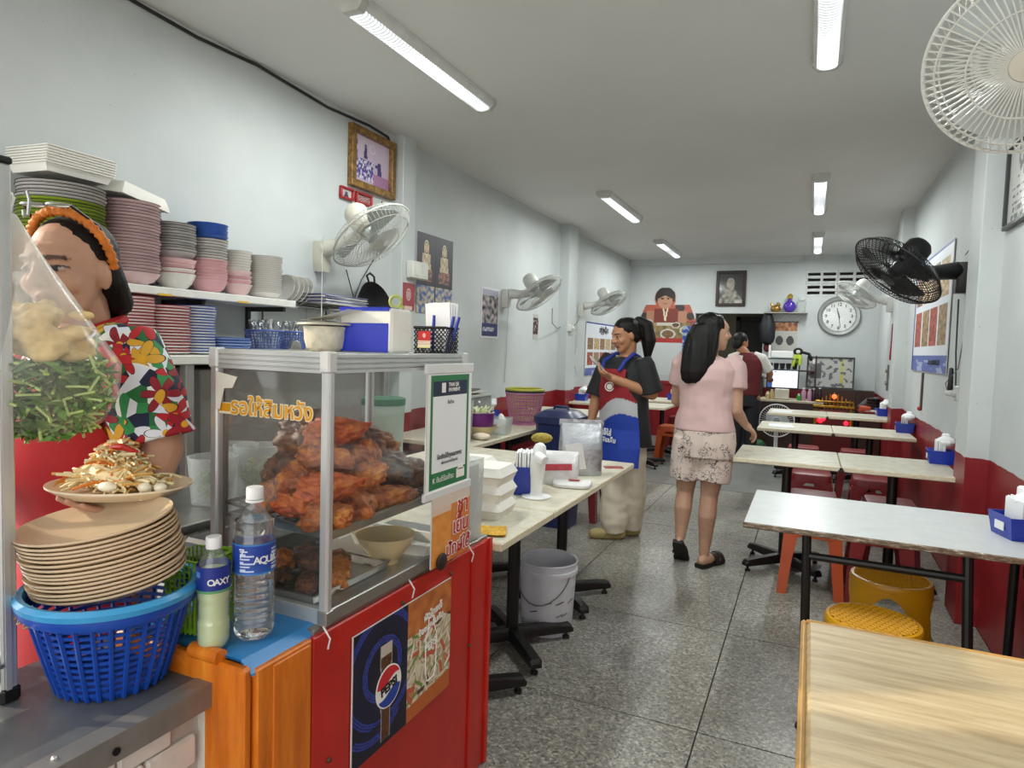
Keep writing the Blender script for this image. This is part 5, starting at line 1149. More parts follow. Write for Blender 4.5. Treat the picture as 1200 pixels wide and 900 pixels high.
part('body', G().box((0, 0, .005), (.26, .42, .01)).box((0, 0, .265), (.28, .44, .012)).box((0, -.205, .135), (.26, .008, .26)).box((0, .205, .135), (.26, .008, .26)).box((-.126, 0, .135), (.008, .42, .26)).box((0, 0, .135), (.26, .41, .008)), M('#b9bbb2', .4), t)
for z in (.07, .20):
    d_ = part('drawer', G().box((.128, 0, z), (.008, .40, .115), .002), TUB, t); part('drawer_knob', G().ball((.136, .0, z+.02), (.008, .015, .01), 8), WHITEP, d_)
part('green_card', G().box((.0, -.211, .17), (.2, .002, .06)), M('#1f6b47', .5), t)
for k, (x, y, a) in enumerate(((0, 0, .1), (.02, .03, -.06), (-.01, .05, .2))): solo('order_pad', G().box((0, 0, .006), (.16, .24, .011), .001), M(['#6e6d68', '#bdbcb6', '#55534f'][k], .5), ['grey board at the bottom on the drawer box', 'pale pad in the middle on the drawer box', 'dark folder on top of the drawer box'][k], 'pad', (-2.30+x, 4.16+y, T+.2715+.0125*k), a)
g = G().limb([(0, 0, .02), (.02, .05, .05), (.0, .09, .09)], [.03, .04, .02], 10); solo('white_bag', g, WHITEP, 'crumpled white bag between the drawer box and the pink basket', 'bag', (-2.13, 4.43, T), .3)
pk = lattice_basket('lattice_basket', 'pink lattice basket with a yellow basket nested inside on the side table', 'basket', (-2.11, 4.86, T), .115, .155, .255, M('#b8759a', .4, var=.08), 13, 34, .009, rz=.1, barw=.0042)
lattice_basket('lattice_basket', 'yellow green rimmed basket nested in the pink basket', 'basket', (-2.11, 4.86, T+.04), .11, .152, .245, M('#b2b23c', .4, var=.08), 8, 30, .010, rz=.1, barw=.004)
solo('basket_liner', G().lathe([(.156, .252), (.162, .258), (.163, .272), (.158, .275)], (0, 0, 0), 40, cap0=False, cap1=False), M('#2c3036', .5), 'dark ring between the pink and yellow nested baskets', 'ring', (-2.11, 4.86, T))
# bins and bucket
NV = M('#1b2550', .35, var=.12)
t = thing('lidded_bin', 'navy lidded bin standing between the cream tables', 'bin', (-1.70, 4.62, 0))
sq4 = lambda a, b, z, r=.03: [(sx*(a-(r if c else 0)), sy*(b-(0 if c else r)), z) for sx, sy, c in ((-1, -1, 0), (-1, -1, 1), (1, -1, 1), (1, -1, 0), (1, 1, 0), (1, 1, 1), (-1, 1, 1), (-1, 1, 0))]
part('bin_body', G().ring_loft([sq4(.12, .12, 0), sq4(.155, .155, .78), sq4(.165, .165, .785), sq4(.165, .165, .81)]), NV, t)
l = part('lid', G().ring_loft([sq4(.168, .168, .80), sq4(.168, .168, .835), sq4(.12, .12, .875), sq4(.10, .10, .885)]), NV, t); part('lid_handle', G().tube([(-.06, 0, .88), (-.05, 0, .905), (.05, 0, .905), (.06, 0, .88)], .012, 8), NV, l)
t = thing('white_bucket', 'white paint bucket with wire handle standing under the cream tables', 'bucket', (-1.095, 2.87, 0))
part('bucket_shell', G().lathe([(.118, 0), (.121, .006), (.134, .27), (.134, .285), (.142, .287), (.142, .305), (.137, .307), (.137, .335), (.143, .338), (.141, .344), (.132, .338), (.128, .27), (.115, .012), (.001, .012)], (0, 0, 0), 40, cap1=False), M('#cfcfd6', .42, var=.06, sc=14), t)
part('wire_handle', G().tube([(.128*math.cos(a)-.0, -.03-.128*0+.142*math.sin(a)*-1 if False else -.115*math.sin(PI*k/12)-.035, .30-.14*math.sin(PI*k/12)) for k, a in [(k, PI*k/12) for k in range(13)]], .0028, 6), M('#8d8d8a', .35, .8), t)
g = G(); rr = random.Random(5)
for k in range(7): a = -1.2+rr.uniform(-.7, .9); z = rr.choice([.10, .115, .16]); rb = .123+.013*z/.27; g.tube([(rb*math.cos(a+q*.07), rb*math.sin(a+q*.07), z+.003*q) for q in range(5)], .0022, 4)
o = part('scuff_marks', g, M('#3a3733', .6), t); o['kind'] = 'stuff'
# behind the display case, seen through its glass
WK = thing('work_table', 'steel work table behind the vendor counter seen through the case', 'table', (-1.80, 1.50, 0))
part('tabletop', G().box((0, 0, .80), (.42, .62, .03), .003), STEEL, WK)
for a in (-.18, .18):
    for b in (-.27, .27): part('leg', G().box((a, b, .39), (.03, .03, .78)), ALUD, WK)
part('shelf', G().box((0, 0, .35), (.38, .6, .02)), M('#2c2b29', .6), WK)
for k, (x, y, hh) in enumerate(((-1.75, 1.50, .15), (-1.72, 1.655, .17), (-1.89, 1.72, .15))):
    t = thing('vegetable_tub', ['cloudy tub of shredded greens behind the case, by the lettering', 'cloudy tub of bean sprouts behind the case, middle one', 'small cloudy tub of vegetables behind the case, by the corner post'][k], 'tub', (x, y, .816))
    part('tub_wall', G().lathe([(.065, 0), (.078, hh), (.074, hh), (.06, .006)], (0, 0, 0), 24, cap1=False), TUB, t)
    g = G()
    for q in range(70): a = rnd.uniform(0, 6.28); r_ = .058*math.sqrt(rnd.random()); z = rnd.uniform(.012, hh*.6); g.tube([(r_*math.cos(a), r_*math.sin(a), z), (r_*math.cos(a+.5)*.9, r_*math.sin(a+.5)*.9, z+.02)], .004, 4)
    o = part('vegetable_shreds', g, M(['#7f8f6a', '#b9bd92', '#b08c5a'][k], .6, var=.2), t); o['kind'] = 'stuff'
solo('cutting_board', G().lathe([(.17, 0), (.175, .01), (.175, .06), (.17, .066)], (0, 0, 0), 36), woodmat('board_wood', [(.3, '#7a5a34'), (.6, '#b08a58')]), 'round wooden chopping block on the work table', 'chopping block', (-1.62, 2.10, .7205))
solo('black_tray', G().box((0, 0, .03), (.20, .36, .06), .01), M('#1e1e20', .4), 'black lidded tray on the dark stand behind the case', 'tray', (-1.44, 1.40, .741))
solo('prep_stand', G().box((0, 0, .37), (.22, .5, .74), .01), M('#222120', .6), 'dark stand under the black tray beside the vendor', 'stand', (-1.44, 1.42, .0))
t = thing('cardboard_box', 'brown and yellow noodle carton behind the roast chickens', 'box', (-1.86, 2.19, .80), .2)
part('carton', G().box((0, 0, .10), (.22, .14, .20), .003), M('#a67a52', .7, var=.08), t); part('red_print', G().box((.03, -.0715, .13), (.14, .002, .12)), M('#b0352a', .5, var=.3, sc=30), t); part('yellow_print', G().box((-.08, -.0715, .12), (.05, .002, .14)), M('#c9b13a', .5), t)
solo('carton_stand', G().box((0, 0, .04), (.26, .2, .078)), M('#8a7350', .7), 'low wooden riser under the noodle carton', 'riser', (-1.86, 2.19, .7205), .2)
t = thing('green_lid_tub', 'cloudy tub with dark green lid behind the payment sign', 'tub', (-1.82, 2.52, .72))
part('tub_wall', G().lathe([(.09, 0), (.10, .34)], (0, 0, 0), 28), M('#94a69c', .35, var=.05), t); part('lid', G().lathe([(.104, .34), (.104, .37), (.09, .375)], (0, 0, 0), 28), M('#1f5a3c', .4), t)
solo('scissors', G().rim((0, 0, 0), .022, .005, 16, 6, 'x').rim((0, .05, 0), .022, .005, 16, 6, 'x').limb([(0, .02, .02), (0, .03, .10)], [.006, .003], 6).limb([(0, .035, .02), (0, .025, .10)], [.006, .003], 6), BLACK, 'black handled scissors standing on the work table', 'scissors', (-1.66, 1.90, .7475))
# ---------------------------------------------------------------- back wall, cashier desk, right wall
def portrait(u, v):
    n1 = nz(u*7, v*9)
    h = math.hypot((u-.48)*1.15, (v-.66)); 
    if h < .20: return lerp((.28, .25, .20, 1), (.50, .46, .38, 1), .5+n1)
    if v < .50 and abs(u-.5) < .14+.9*(.50-v): return lerp((.10, .09, .07, 1), (.36, .33, .27, 1), .5+1.3*n1)
    return (.03, .028, .025, 1)
def generic_portrait(u, v):
    if math.hypot((u-.48)*1.15, v-.70) < .12 and v > .70: return (.30, .28, .24, 1)
    return portrait(u, v)
BRF = M('#2a1d14', .4, var=.2, sc=30)
frame('framed_portrait', 'dark framed black and white portrait above the doorway', (-1.148, YB, 2.055), 0, .43, .535, .045, BRF, generic_portrait, 44)
# wall cutout of a cook with dishes, printed on shaped board
cut = thing('wall_cutout', 'shaped printed board of a seated cook with dishes on the back wall', 'wall cutout', (-2.085, YB, .88))
def cut_outline(u, v):
    # u across -.5...5 m scaled, v up 0..1.45 m
    if v < .62: return abs(u) < .40
    if v < .70: return abs(u) < .44
    if v < 1.20: return abs(u) < .44-.10*abs(v-.95)/.25 or math.hypot(u-.18, v-1.14) < .12
    return math.hypot(u+.04, (v-1.30)*.95) < .165
def cut_col(u, v):
    n1 = nz(u*14, v*14)
    if v < .10: return '#b9bcbb'
    if v < .60: return '#c3c7c6'
    if v < .68: return (.40, .03, .025, 1)
    for a, b, r in ((-.28, .78, .10), (.02, .74, .12), (.30, .80, .10), (-.30, .92, .08), (.14, .88, .07)):
        q = math.hypot(u-a, (v-b)*1.5)
        if q < r: return (.55, .55, .52, 1) if q > r*.74 else lerp((.10, .05, .02, 1), (.30, .16, .06, 1), .5+n1)
    if v < .92 and abs(u) < .36: return (.55, .52, .44, 1) if (v > .87 and abs(u-.0) < .16) else lerp((.12, .10, .04, 1), (.34, .22, .08, 1), .5+n1)
    if math.hypot(u+.04, (v-1.27)*.85) < .115:
        if v > 1.345-abs(u+.04)*.5: return (.02, .014, .012, 1)
        if abs(abs(u+.04)-.045) < .022 and abs(v-1.295) < .010: return (.03, .02, .02, 1)
        if abs(u+.04) < .035 and abs(v-1.215) < .010: return (.35, .05, .05, 1)
        return (.46, .24, .15, 1)
    if math.hypot(u+.04, v-1.32) < .155 and v > 1.25: return (.02, .014, .012, 1)
    if abs(u+.03) < .04 and .95 < v < 1.19 and abs(abs(u+.03)-.04*(v-.95)/.24) < .012: return (.72, .62, .42, 1)
    if abs(u+.02) < .19 and v < 1.14: return (.19, .035, .025, 1)
    if abs(abs(u+.01)-.24) < .075 and v < 1.10: return (.42, .20, .12, 1)
    if math.hypot(u-.19, v-1.15) < .075 or math.hypot(abs(u)-.36, v-1.02) < .06: return (.04, .03, .03, 1)
    return (.42, .10, .06, 1) if v > .95 else (.25, .05, .04, 1)
V = []; F = []; N = 76; w0, h0 = .92, 1.47; cols = []
for j in range(int(N*h0/w0)):
    for i in range(N):
        u, v = (i+.5)/N*w0-w0/2, (j+.5)/N*w0
        if cut_outline(u, v):
            b = len(V); a = w0/N; V += [(u-a/2, -.012, v-a/2), (u+a/2, -.012, v-a/2), (u+a/2, -.012, v+a/2), (u-a/2, -.012, v+a/2)]; F.append((b, b+1, b+2, b+3)); cols.append(cut_col(u, v))
me = bpy.data.meshes.new('print'); me.from_pydata(V, [], F); me.materials.append(VC); at = me.color_attributes.new('Col', 'FLOAT_COLOR', 'CORNER'); buf = []
for c in cols: buf += list(lin(c) if isinstance(c, str) else c)*4
at.data.foreach_set('color', buf)
bm = bmesh.new(); bm.from_mesh(me); bmesh.ops.remove_doubles(bm, verts=bm.verts, dist=1e-4); r = bmesh.ops.extrude_face_region(bm, geom=bm.faces[:]); bmesh.ops.translate(bm, vec=(0, .010, 0), verts=[v for v in r['geom'] if isinstance(v, bmesh.types.BMVert)]); bm.to_mesh(me); bm.free(); link('printed_board', me, cut)
part('red_band', G().box((0, -.014, -.02), (.80, .004, .05)), M('#8a1a1c', .5), cut)
def bluep(u, v): return (.02, .06, .30, 1) if nz(u*6, v*9) > -.05 else (.30, .36, .46, 1)
sheet_with('blue_poster', .34, .45, bluep, 'blue printed poster on the back wall behind the dark haired woman', 'poster', (-1.66, YB-.03, 1.30), 0, n=30)
# wall clock
t = thing('wall_clock', 'round silver wall clock on the back wall beside the white fan', 'clock', (.333, YB, 1.918), rot=(PI/2, 0, 0))
part('clock_ring', G().lathe([(.275, 0), (.278, .03), (.262, .05), (.225, .045), (.215, .03), (.21, .012)], (0, 0, 0), 48, cap1=False), M('#9fa19f', .3, .7, var=.05), t)
part('dial', G().lathe([(.215, .008), (.215, .012)], (0, 0, 0), 48), M('#e9eae8', .5, var=.02), t)
for k in range(1, 13):
    a = PI/2-2*PI*k/12; textmesh('numeral', str(k), .062, BLACK, t, (.165*math.cos(a), .165*math.sin(a), .0135), rot=(0, 0, 0), bold=.0015, ext=.0005)
for k in range(60):
    if k % 5 == 0: a = 2*PI*k/60; part('minute_tick', G().box((.203*math.cos(a), .203*math.sin(a), .0132), (.016, .004, .001), 0, rz=a), BLACK, t)
def hand(nm, a, L, w_): part(nm, G().prism([(-w_, -.03), (w_, -.03), (w_*.5, L), (-w_*.5, L)], .015, .018, 'z'), BLACK, t, rot=(0, 0, a))
hand('hour_hand', .27, .12, .009); hand('minute_hand', PI+.13, .16, .006)
part('clock_glass', G().lathe([(.216, .026), (.216, .028)], (0, 0, 0), 40), GLASS, t)
# small shelf with bottles
t = thing('small_shelf', 'little wall shelf right of the doorway holding ornaments', 'shelf', (-.365, YB, 1.945))
part('plank', G().box((0, -.10, .008), (.58, .20, .016), .002), M('#9a9890', .5), t); part('brace', G().tube([(-.22, -.01, -.02), (-.10, -.01, -.14), (.0, -.01, -.02), (.10, -.01, -.14), (.22, -.01, -.02)], .006, 5), WHITEP, t)
g = G().ball((0, 0, .085), (.085, .05, .085), 16).lathe([(.03, .165), (.03, .19), (.02, .19)], (0, 0, 0), 14); t = solo('perfume_bottle', g, M('#4a2fa0', .2, var=.1), 'round violet bottle with gold stopper on the small wall shelf', 'bottle', (-.315, YB-.10, 1.962)); part('stopper', G().lathe([(.02, .19), (.035, .20), (.04, .24), (.015, .27)], (0, 0, 0), 14), M('#b59a3c', .3, .7), t)
g = G().ball((0, 0, .06), (.07, .05, .06), 14).ball((.03, 0, .12), (.03, .03, .035), 10).limb([(-.04, 0, .09), (-.07, 0, .14)], [.02, .012], 8); solo('gold_ornament', g, M('#96763a', .35, .6, var=.3, bump=.6), 'small gold ornament on the small wall shelf', 'ornament', (-.50, YB-.10, 1.953))
g = G().lathe([(.055, 0), (.06, .01), (.06, .15), (.03, .165), (.055, .175), (.058, .21), (.02, .215)], (0, 0, 0), 18); solo('clear_jar', g, TUB, 'cloudy glass jar at the end of the small wall shelf', 'jar', (-.16, YB-.10, 1.962))
def calf(u, v):
    if v > .70: return lerp((.30, .07, .03, 1), (.55, .30, .14, 1), .5+nz(u*8, v*8))
    for a in (.28, .72):
        if math.hypot((u-a)*1.1, v-.36) < .17: return (.05, .05, .05, 1)
    return (.50, .49, .44, 1)
sheet_with('wall_calendar', .33, .42, calf, 'picture calendar hanging under the small wall shelf', 'calendar', (-.362, YB-.003, 1.405), 0, n=32); solo('calendar_bar', G().cyl((-.18, 0, 0), (.18, 0, 0), .008, 8), M('#6e6c66', .4), 'thin bar holding the picture calendar', 'rail', (-.362, YB-.015, 1.832))
g = G().limb([(0, 0, 0), (.0, -.02, -.14), (.01, -.03, -.32)], [.07, .115, .10], 12).limb([(-.05, 0, -.05), (-.07, 0, -.3)], [.02, .03], 8); solo('hanging_bag', g, M('#15161d', .6, var=.3, bump=.4), 'black bag hanging at the doorway edge below the small wall shelf', 'bag', (-.60, YB-.11, 1.90))
solo('red_cloth', G().limb([(0, 0, 0), (.0, -.01, -.12)], [.045, .06], 10), M('#5e1a18', .7), 'dark red cloth under the black hanging bag', 'cloth', (-.585, YB-.09, 1.56))
# router, cups and toy on the rack over the monitor
CD = thing('cashier_desk', 'dark wood cashier desk at the back wall', 'desk', (-.05, 9.55, 0)); DW = woodmat('dark_wood', [(.3, '#21130c'), (.6, '#3d2417')])
part('desk_top', G().box((-.17, 0, .735), (.80, .55, .03), .004), M('#b9ae97', .4, var=.06), CD); part('front_panel', G().box((-.17, -.24, .36), (.78, .02, .72)), DW, CD)
for a in (-.56, .22): part('side_panel', G().box((a, 0, .36), (.02, .5, .72)), DW, CD)
part('rear_shelf', G().box((.12, .42, 1.10), (.02, .2, .5)).box((-.18, .45, 1.13), (.62, .22, .02)), DW, CD); part('side_post', G().box((-.48, .45, .94), (.02, .2, .38)), DW, CD)
t = thing('monitor', 'lit cashier monitor on the dark desk', 'monitor', (-.33, 9.40, .75), .04)
part('screen_bezel', G().box((0, 0, .27), (.40, .03, .265), .006), BLACK, t)
lit, _k = raw('lit_screen', '#000000', .3); _s = _k.add('ShaderNodeSeparateXYZ'); _k.l(_k.coord('Object'), _s.inputs[0]); _k.l(_k.ramp(_k.math('ADD', _s.outputs[0], .5), [(.0, '#2a4c86'), (.372, '#e6eef8')], True), _k.b.inputs['Emission Color']); _k.b.inputs['Emission Strength'].default_value = 1.25
part('lit_screen', G().box((.0, -.016, .275), (.37, .002, .225)), lit, t); part('screen_icon', G().box((-.15, -.018, .36), (.03, .001, .02)).box((-.15, -.018, .32), (.03, .001, .02)).box((-.15, -.018, .28), (.03, .001, .02)).box((-.15, -.018, .24), (.03, .001, .02)).box((-.09, -.018, .37), (.03, .001, .008)), M('#39414e', .5), t)
part('stand', G().box((0, .02, .075), (.18, .14, .14), .01), M('#c9c4b4', .4), t)
solo('card_reader', G().box((0, 0, .055), (.14, .10, .11), .01).box((0, -.05, .06), (.09, .01, .05)), M('#d3cdba', .45), 'cream receipt box under the lit monitor', 'machine', (-.33, 9.34, .751)) if False else None
for k, (x, hc, h_, lb) in enumerate(((-.50, '#c9b88a', .10, 'cream jar at the desk corner beside the monitor'), (-.45, '#b7a26a', .13, 'tan jar beside the monitor stand'), (-.115, '#3f9440', .09, 'small green bottle beside the monitor stand'), (-.06, '#b58aa0', .17, 'pink translucent bottle beside the green bottle'), (.01, '#b58aa0', .16, 'second pink translucent bottle, by the dark bottles'), (.06, '#2a1220', .17, 'dark syrup bottle beside the pink bottles'), (.13, '#1e0f1a', .18, 'dark syrup bottle beside the lit altar'))):
    g = G().lathe([(.026, 0), (.028, .01), (.028, h_*.7), (.013, h_*.88), (.013, h_*.94)], (0, 0, 0), 16); t = solo('sauce_bottle', g, M(hc, .3, var=.08), lb, 'bottle', (x, 9.36, .751)); part('cap', G().lathe([(.015, h_*.93), (.015, h_)], (0, 0, 0), 12), WHITEP, t)
solo('router', G().box((0, 0, .05), (.30, .10, .10), .01).box((-.17, 0, .08), (.03, .06, .20), .005), WHITEP, 'white printer box on the rack above the lit monitor', 'printer', (-.37, 10.02, 1.303))
t = thing('cup_rack', 'dark rack of black cups above the lit monitor', 'rack', (-.36, 10.0, 1.141)); part('rack_board', G().box((0, 0, .150), (.46, .2, .014)), BLACK, t)
part('rack_leg', G().box((-.222, 0, .072), (.014, .2, .142)), BLACK, t); part('rack_leg', G().box((.222, 0, .072), (.014, .2, .142)), BLACK, t)
for k in range(5): solo('black_cup', G().lathe([(.026, 0), (.036, .085), (.03, .088), (.02, .01)], (0, 0, 0), 16, cap1=False), M('#232326', .35), 'black cup in the row above the lit monitor', 'cup', (-.52+.08*k, 9.96, 1.142), group='row of black cups')
t = thing('soft_toy', 'black and lime soft toy slumped on the cup rack', 'toy', (-.165, 9.97, 1.30))
part('toy_body', G().ball((0, -.01, .0), (.06, .05, .08), 12).limb([(-.03, -.04, .02), (-.06, -.06, -.10)], [.03, .02], 8).limb([(.03, -.04, .02), (.03, -.07, -.08)], [.03, .02], 8), M('#a4b93a', .8), t); part('toy_head', G().ball((.0, 0, .10), (.065, .055, .055), 12).limb([(.06, 0, .09), (.14, 0, .07), (.17, 0, .0)], [.02, .02, .025], 8), M('#161616', .8), t)
part('toy_face', G().ball((.0, -.045, .095), (.03, .016, .028), 10), M('#d6d4cc', .8), t)
frame('framed_picture', 'large dark framed picture leaning behind the lit altar', (.255, 10.02, .90), 0, .60, .44, .02, M('#3a3a3c', .4), lambda u, v: (.05, .05, .06, 1) if (.05 < u < .3 and .3 < v < .8) else (.10, .10, .11, 1) if nz(u*9, v*7) > .2 else (.42, .42, .40, 1) if .72 > u or u > .8 else (.48, .45, .10, 1), 40, tilt=.10)
solo('picture_stand', G().box((.12, 0, .445), (.76, .24, .89)), M('#3a2016', .5), 'dark brown cabinet behind the altar carrying the framed picture', 'cabinet', (.30, 10.05, 0))
t = thing('lit_altar', 'red and gold altar with glowing red lamps beside the desk', 'altar', (.30, 9.42, 0)); RD = M('#5a1210', .4); GD = M('#a07a24', .35, .6, var=.4, sc=60, bump=.8, bsc=90)
part('altar_cabinet', G().box((0, .04, .33), (.46, .38, .66), .01), RD, t)
g = G()
for k in range(11): a = -.22+.44*k/10; h_ = .20-.12*abs(a)/.22; g.limb([(a, -.10, .68), (a*1.05, -.10, .68+h_)], [.018, .006], 6)
g.box((0, -.14, .70), (.48, .03, .03), .005).box((0, -.14, .765), (.44, .02, .02), .005); o = part('gold_crest', g, GD, t)
for x in (-.21, .21): part('gold_column', G().lathe([(.03, .40), (.02, .44), (.02, .62), (.035, .66)], (x, -.165, 0), 12), GD, t)
for x, z, r_, e in ((0, .835, .030, '#ff5a28'), (-.15, .52, .035, '#ff1a30'), (.15, .50, .028, '#ff1a30'), (-.11, .535, .022, '#ff1a30')): part('red_lamp', G().ball((x, -.165, z), r_, 12), EM(e, 3.2), t)
part('red_plaque', G().box((0, -.155, .60), (.30, .01, .10), .003), M('#7c1a14', .4), t)
solo('dark_tower', G().box((0, 0, .46), (.07, .09, .92), .004), M('#2c120c', .5), 'dark wooden post beside the lit altar', 'post', (.585, 9.50, 0))
sd = thing('side_cabinet', 'low dark cabinet in the corner by the altar', 'cabinet', (.70, 9.30, 0)); part('cabinet_body', G().box((0, 0, .33), (.24, .5, .66), .006), M('#3a1c16', .5), sd); part('cabinet_top', G().box((0, 0, .67), (.25, .52, .02), .003), M('#8a2c1c', .5), sd)
solo('orange_tray', G().box((0, 0, .03), (.12, .22, .06), .01), M('#c0502a', .4), 'orange tray at the front of the corner cabinet', 'tray', (.645, 9.16, .681))
for k in range(4): solo('black_dish', G().lathe([(.07, 0), (.085, .03), (.08, .034), (.06, .008)], (0, 0, 0), 24, cap1=False), M('#17181a', .35), 'black dish in the stack on the corner cabinet' if k < 3 else 'topmost black dish on the corner cabinet', 'dish', (.735, 9.2, .70+.036*k), group='stacked black dishes')
solo('white_tray', G().box((0, 0, .009), (.18, .3, .018), .005), WHITEP, 'white tray under the black dishes', 'tray', (.73, 9.2, .6815))
g = G().limb([(-.1, 0, .03), (.0, 0, .10), (.1, .0, .14)], [.03, .05, .03], 10); solo('grey_bag', g, M('#4c4a4c', .6, bump=.5), 'grey bag on the corner cabinet behind the dishes', 'bag', (.70, 9.47, .681))
t = thing('floor_fan', 'white round floor fan standing under the cashier desk edge', 'fan', (-.36, 9.0, 0))
g = G().rim((0, 0, .50), .21, .008, 40, 6, 'y')
for k in range(40): a = 2*PI*k/40; g.tube([(.04*math.cos(a), -.04, .50+.04*math.sin(a)), (.21*math.cos(a), 0, .50+.21*math.sin(a))], .002, 4)
part('guard', g, WHITEP, t); part('motor', G().lathe([(.07, 0), (.07, .12), (.03, .14)], (0, .02, .50), 20, R=Matrix.Rotation(-PI/2, 3, 'X')), WHITEP, t); part('blades', G().lathe([(.16, .0), (.16, .006)], (0, 0, .50), 5, R=Matrix.Rotation(-PI/2, 3, 'X')), M('#a9b3b8', .4), t); part('stand', G().cyl((0, .09, .02), (0, .09, .44), .025, 10).lathe([(.16, 0), (.16, .02), (.05, .04)], (0, .09, 0), 24), WHITEP, t)
g = G().ball((0, 0, .1), (.12, .1, .10), 12).ball((.10, 0, .16), (.09, .08, .08), 10); solo('floor_bag', g, M('#225a34', .6, var=.3), 'green bag on the floor before the cashier desk', 'bag', (-.66, 9.0, 0))
t = thing('blue_crate_bin', 'dark bin with bright blue rim beside the doorway', 'bin', (-.83, 9.45, 0)); part('bin_body', G().ring_loft([sq4(.16, .14, 0), sq4(.19, .17, .62)]), M('#1f2634', .45, var=.2), t); part('lid', G().ring_loft([sq4(.20, .18, .62), sq4(.20, .18, .70), sq4(.17, .15, .72)]), M('#1d4fae', .35), t)
solo('glass_fridge', G().box((0, 0, .52), (.42, .34, 1.04), .01), M('#2c322f', .25, var=.2, sc=6), 'dark glossy cabinet at the doorway behind the blue rimmed bin', 'cabinet', (-.80, 9.86, 0))
solo('white_paper', G().box((0, 0, .002), (.20, .25, .003)), M('#e2e4e4', .6, var=.02), 'white paper lying on the third table from the street', 'paper', (-.21, 6.20, .7205), .1)
solo('white_paper', G().box((0, 0, .002), (.20, .30, .003)), M('#e2e4e4', .6, var=.02), 'white paper lying on the last table before the desk', 'paper', (-.26, 7.80, .7205), -.05)
solo('flat_box', G().box((0, 0, .01), (.3, .1, .02), .004), WHITEP, 'pale flat packet at the back wall under the food cutout', 'packet', (-2.05, 8.78, .7205))
# right wall
wm = menu(4, 2, .06, .15, HU)
mpr = sheet_with('menu_poster', 1.62, .90, wm, 'large menu poster with food photos on the wall behind the black fan', 'poster', (XR-.010, 5.93, 1.25), -PI/2, n=90)
part('purple_edge', G().box((-.79, -.002, .45), (.04, .003, .90)), M('#4f4a84', .5), mpr)
for k in range(4): textmesh('print_word', ['เปิด', 'ทุกวัน', '08.00', '16.00'][k], .055, BLACK, mpr, (.10+.13*k, -.002, .075), ext=.0003, bold=.001)
def calr(u, v):
    if v > .55: return (.30, .32, .26, 1) if nz(u*6, v*6) > 0 else (.50, .50, .46, 1)
    return (.12, .12, .12, 1) if nz(u*30, v*40) > .25 else (.55, .55, .53, 1)
sheet_with('wall_calendar', .36, .62, calr, 'narrow picture calendar on the wall by the pillar behind the black fan', 'calendar', (XR-.004, 4.52, 1.25), -PI/2, n=36)
frame('framed_certificate', 'black framed certificate on the wall below the big white fan', (XR, 3.62, 1.975), -PI/2, .50, .40, .022, M('#2e2f31', .35), lambda u, v: (.10, .10, .10, 1) if (.3 < u < .7 and v > .55 and nz(u*14, v*9) > 0) or (v < .5 and int(v*22) % 2 and .12 < u < .88 and nz(u*40, v*9) > -.1) else (.58, .58, .55, 1), 40)
g = G().box((-.006, 0, 0), (.012, .06, .30), .002); solo('thermometer_strip', g, M('#4c3c34', .5, var=.3, sc=40), 'narrow dark strip hanging from the menu poster on the table wall', 'strip', (XR, 6.11, 1.09)); part('red_bead', G().ball((-.012, 0, -.14), .02, 8), M('#b02020', .4), bpy.data.objects['thermometer_strip'])
t = thing('coat_hook', 'wall hook rail with scissors on the wall near the corner cabinet', 'hook rail', (XR, 8.65, 1.10)); part('rail_strip', G().box((-.01, 0, .02), (.02, .03, .30), .003), M('#7c7c78', .4, .5), t)
for z in (-.06, .08): part('hook_arm', G().tube([(-.02, -.10, z+.03), (-.03, -.05, z), (-.03, .05, z), (-.02, .10, z+.03)], .006, 6), M('#7c7c78', .4, .5), t)
solo('red_lanyard', G().limb([(0, 0, .28), (0, .01, .05), (0, .0, -.10)], [.008, .01, .018], 6), M('#8a2030', .6), 'red lanyard hanging on the table wall beside the far pillar', 'strap', (XR-.03, 8.25, 1.44))
solo('wall_socket', G().box((-.02, 0, 0), (.04, .10, .09), .006).limb([(-.04, 0, 0), (-.08, 0, 0)], [.02, .016], 8), M('#b9bab6', .4), 'white wall socket under the black fan', 'socket', (XR, 4.60, 1.15))
cable([(XR-.03, 4.75, 1.72), (XR-.02, 4.78, 1.4), (XR-.02, 4.74, 1.28), (XR-.03, 4.66, 1.16)], 'dark flex dropping from the black fan to the socket', '#3a3a3a', .005)
cable([(XR-.02, 4.70, 1.98), (XR-.02, 4.55, 2.0), (XR-.02, 4.52, 1.6), (XR-.03, 4.62, 1.3), (XR-.05, 4.86, 1.2), (XR-.04, 4.80, 1.13), (XR-.04, 4.64, 1.13)], 'thin grey flex looping behind the black fan', '#6a6a6a', .003)
solo('black_plug', G().limb([(0, 0, .06), (0, 0, -.06)], [.012, .016], 8), BLACK, 'black plug lump on the flex below the black fan', 'plug', (XR-.04, 4.76, 1.23))
